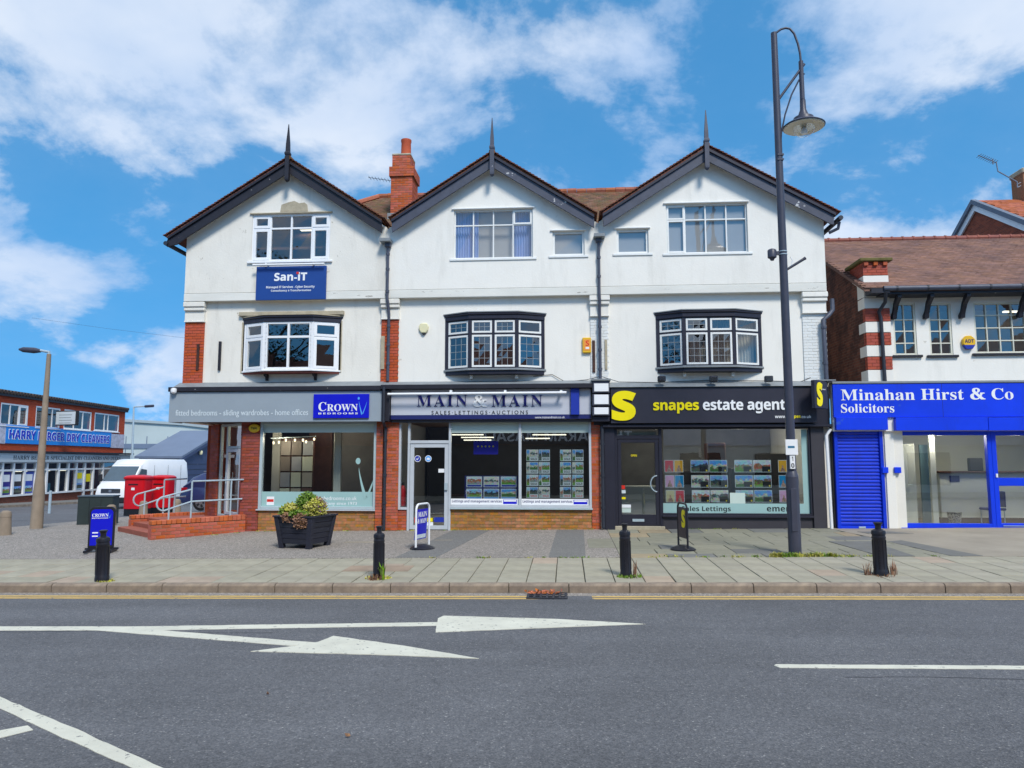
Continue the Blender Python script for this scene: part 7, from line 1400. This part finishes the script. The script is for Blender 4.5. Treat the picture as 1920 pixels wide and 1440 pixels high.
# ------------------------------------------------------------------ vehicles
def wheel(parent, c, r, w, axis, spokes=5):
    """tyre with rim and spokes; axis is the horizontal axle direction"""
    a = Vector(axis).normalized(); c = Vector(c); t = MB().tube([c - a * w / 2, c - a * w * .42, c + a * w * .42, c + a * w / 2], [r * .9, r, r, r * .9], 26).build('wheel', RUBBER, parent, smooth=True)
    MB().tube([c - a * (w / 2 + .006), c + a * (w / 2 + .006)], r * .66, 24).build('rim', ALLOY, t, smooth=True)
    up = Vector((0, 0, 1)); s = a.cross(up); m = MB()
    for k in range(spokes):
        for sg_ in (-1, 1):
            th = (k + .5) * 2 * math.pi / spokes; d = s * math.cos(th) + up * math.sin(th); e = s * -math.sin(th) + up * math.cos(th); o = c + a * sg_ * (w / 2 + .008)
            m.add([o + d * r * .22 - e * r * .12, o + d * r * .22 + e * r * .12, o + d * r * .60 + e * r * .17, o + d * r * .60 - e * r * .17], [(0, 1, 2, 3)])
    m.build('rim_opening', DARKPL, t)
def loft(secs):
    m = MB(); n = len(secs[0])
    for s_ in secs: m.v += [tuple(p) for p in s_]
    for i in range(len(secs) - 1):
        for j in range(n): m.f.append((i * n + j, i * n + (j + 1) % n, (i + 1) * n + (j + 1) % n, (i + 1) * n + j))
    m.f += [tuple(range(n))[::-1], tuple((len(secs) - 1) * n + j for j in range(n))]; return m
vp = at(207, 950, 19.0); VX = vp.x; VY = 19.0; zv = min(gz(VX, VY), gz(VX, -2)) - .11; va = R(-3)
FV = Fr((VX, VY, zv), (math.cos(va), math.sin(va)))          # a across the van, c forward (towards -Y)
van = thing('white_van', 'white high roof delivery van parked nose forward in the side street', 'van', (VX, VY, zv))
def vsec(c, hw, z0, z1, tw, rnd_=.12): return [FV.p(-hw, z0, c), FV.p(-hw, z0 + (z1 - z0) * .55, c), FV.p(-tw, z1 - rnd_, c), FV.p(-tw + rnd_, z1, c), FV.p(tw - rnd_, z1, c), FV.p(tw, z1 - rnd_, c), FV.p(hw, z0 + (z1 - z0) * .55, c), FV.p(hw, z0, c)]
loft([vsec(-5.6, .96, .45, 2.55, .86), vsec(-5.4, .99, .42, 2.62, .90), vsec(-1.9, .99, .42, 2.64, .90), vsec(-1.45, .99, .42, 2.58, .88), vsec(-1.15, .99, .42, 2.36, .86, .10)]).build('body', VANW, van, smooth=True)
loft([vsec(-1.16, .99, .42, 2.34, .86, .10), vsec(-.42, .98, .42, 1.42, .92, .05)]).build('cab', VANW, van, smooth=True); loft([vsec(-.43, .98, .42, 1.42, .92, .05), vsec(-.06, .94, .45, 1.20, .88, .06), vsec(.06, .86, .48, 1.05, .8, .06)]).build('bonnet', VANW, van, smooth=True)
sl0 = ((2.28, -1.13), (1.44, -.405)); nz = Vector((0, 0, 0))
MB().add([FV.p(-.80, 2.24, -1.06), FV.p(.80, 2.24, -1.06), FV.p(.87, 1.47, -.415), FV.p(-.87, 1.47, -.415), FV.p(-.80, 2.24, -1.12), FV.p(.80, 2.24, -1.12), FV.p(.87, 1.47, -.475), FV.p(-.87, 1.47, -.475)], [(0, 1, 2, 3), (4, 5, 6, 7), (0, 1, 5, 4), (1, 2, 6, 5), (2, 3, 7, 6), (3, 0, 4, 7)]).build('windscreen', CARGL, van)
MB().prism(Fr(FV.p(.965, 0, 0), tuple(-FV.n)[:2]), [(.62, 1.42), (1.5, 1.42), (1.5, 2.05), (1.05, 2.1)], -.02, .03).build('side_window', CARGL, van)
gr_ = MB().box(FV, -.56, .56, .82, 1.06, .02, .085).build('grille', DARKPL, van, bevel=.02)
for k in range(3): MB().box(FV, -.54, .54, .86 + k * .07, .875 + k * .07, .085, .095).build('grille_bar', ALLOY, gr_)
p = FV.p(0, .94, .095); MB().tube([p, p + FV.n * .012], .085, 16).build('badge', ALLOY, gr_)
for s_ in (-1, 1):
    MB().add([FV.p(s_ * .58, .84, .05), FV.p(s_ * .86, .88, -.03), FV.p(s_ * .9, 1.2, -.1), FV.p(s_ * .64, 1.06, .03), FV.p(s_ * .58, .84, -.05), FV.p(s_ * .86, .88, -.12), FV.p(s_ * .9, 1.2, -.2), FV.p(s_ * .64, 1.06, -.08)], [(0, 1, 2, 3), (4, 5, 6, 7), (0, 1, 5, 4), (1, 2, 6, 5), (2, 3, 7, 6), (3, 0, 4, 7)]).build('headlight', GLASSC if False else ALLOY, van); MB().box(FV, s_ * 1.16 - .10, s_ * 1.16 + .10, 1.42, 1.82, -.72, -.60).build('mirror', DARKPL, van, bevel=.03); MB().box(FV, s_ * 1.02 - .06, s_ * 1.02 + .06, 1.5, 1.56, -.72, -.66).build('mirror_arm', DARKPL, van)
MB().box(FV, -.93, .93, .30, .62, -.35, .10).build('bumper', DARKPL, van, bevel=.05); MB().box(FV, -.26, .26, .50, .60, .10, .108).build('registration_plate', WHITEL, van)
for k in range(3): MB().box(FV, .985, .995, .5, 2.3, -2.2 - k * 1.3, -2.19 - k * 1.3).build('panel_seam', DARKPL, van)
for c in (-.85, -4.4):
    for s_ in (-1, 1): wheel(van, FV.p(s_ * .86, .35, c), .35, .24, FV.u)
cw = ground_hit(375, 958); zc_ = gz(cw.x, cw.y); cr_ = thing('dark_car', 'dark blue estate car parked beside the left house', 'car', (cw.x + 1.2, cw.y + .8, zc_)); FCa = Fr((cw.x - .95, cw.y, zc_), (1, .05))
def csec(a, z0, z1, y0, y1, tp): return [FCa.p(a, z0, -y0), FCa.p(a, (z0 + z1) * .5, -y0 + .05), FCa.p(a, z1 - .06, -y0 - tp), FCa.p(a, z1, -y0 - tp - .1), FCa.p(a, z1, -y1 + tp + .1), FCa.p(a, z1 - .06, -y1 + tp), FCa.p(a, (z0 + z1) * .5, -y1 - .05), FCa.p(a, z0, -y1)]
loft([csec(0.0, .45, .95, .05, 1.75, .1), csec(.08, .35, 1.05, 0, 1.8, .06), csec(.5, .30, 1.08, 0, 1.8, .04), csec(3.3, .30, 1.05, 0, 1.8, .04), csec(4.5, .35, .85, .05, 1.75, .1)]).build('body', CARB, cr_, smooth=True); loft([csec(.12, 1.0, 1.12, .05, 1.75, .02), csec(.45, 1.0, 1.48, .05, 1.75, .16), csec(.9, 1.0, 1.66, .05, 1.75, .22), csec(2.3, 1.0, 1.68, .05, 1.75, .22), csec(3.3, 1.0, 1.05, .05, 1.75, .05)]).build('cabin', CARB, cr_, smooth=True)
MB().add([FCa.p(.62, 1.14, -.03), FCa.p(2.9, 1.12, -.03), FCa.p(2.2, 1.55, -.20), FCa.p(.95, 1.54, -.20), FCa.p(.62, 1.14, -.08), FCa.p(2.9, 1.12, -.08), FCa.p(2.2, 1.55, -.25), FCa.p(.95, 1.54, -.25)], [(0, 1, 2, 3), (4, 5, 6, 7), (0, 1, 5, 4), (1, 2, 6, 5), (2, 3, 7, 6), (3, 0, 4, 7)]).build('side_window', CARGL, cr_)
MB().box(FCa, .02, .3, .82, 1.02, -.25, -.02).build('tail_light', M('tail_lamp_red', S(150, 20, 30), .2, .1, 5), cr_, bevel=.02); MB().tube([FCa.p(.9, 1.72, -.28), FCa.p(2.2, 1.73, -.28)], .02, 6).build('roof_rail', ALLOY, cr_)
for a in (.95, 3.6): 
    for y in (.10, 1.7): wheel(cr_, FCa.p(a, .36, -y), .36, .23, FCa.n)
    MB().prism(FCa, [(a + .42 * math.cos(k * math.pi / 10), .36 + .42 * math.sin(k * math.pi / 10)) for k in range(11)], -.05, .006).build('wheel_arch', DARKPL, cr_)
# ------------------------------------------------------------------ tree across the road, mirrored in the upper windows
tr = thing('street_tree', 'leafy tree across the road mirrored in the left house windows', 'tree', (-19.0, -26.5, 0)); m = MB(); m.tube([(-19, -26.5, -.2), (-18.9, -26.5, 3), (-19.1, -26.4, 7), (-19, -26.3, 12)], [.34, .28, .2, .06], 10)
for k in range(11):
    a = k * 2.4; z0 = 4.5 + k * .6; m.tube([(-19, -26.4, z0), (-19 + 1.7 * math.cos(a), -26.4 + 1.7 * math.sin(a), z0 + 1.6), (-19 + 3.1 * math.cos(a), -26.4 + 3.1 * math.sin(a), z0 + 3.0)], [.11, .07, .02], 6)
m.build('trunk', BARK, tr, smooth=True); cl_ = MB()
for k in range(46):
    a = random.uniform(0, 6.28); r_ = 3.6 * random.random() ** .5; z0 = random.uniform(6.0, 15.0); f = 1 - abs(z0 - 10) / 7
    c = (-19 + r_ * f * 1.1 * math.cos(a), -26.4 + r_ * f * math.sin(a), z0); 
    for _ in range(90):
        v = Vector((random.gauss(0, .45), random.gauss(0, .45), random.gauss(0, .35))); p = Vector(c) + v; t = Vector((random.gauss(0, 1), random.gauss(0, 1), random.gauss(0, 1))).normalized(); u = t.orthogonal().normalized(); s_ = random.uniform(.12, .26); cl_.add([p, p + t * s_ * .5 + u * s_ * .3, p + t * s_, p + t * s_ * .5 - u * s_ * .3], [(0, 1, 2, 3)])
me = cl_.mesh('crown', recalc=False); me.materials.append(TREEL); o = bpy.data.objects.new('crown', me); link(o, tr, Matrix.Identity(4))
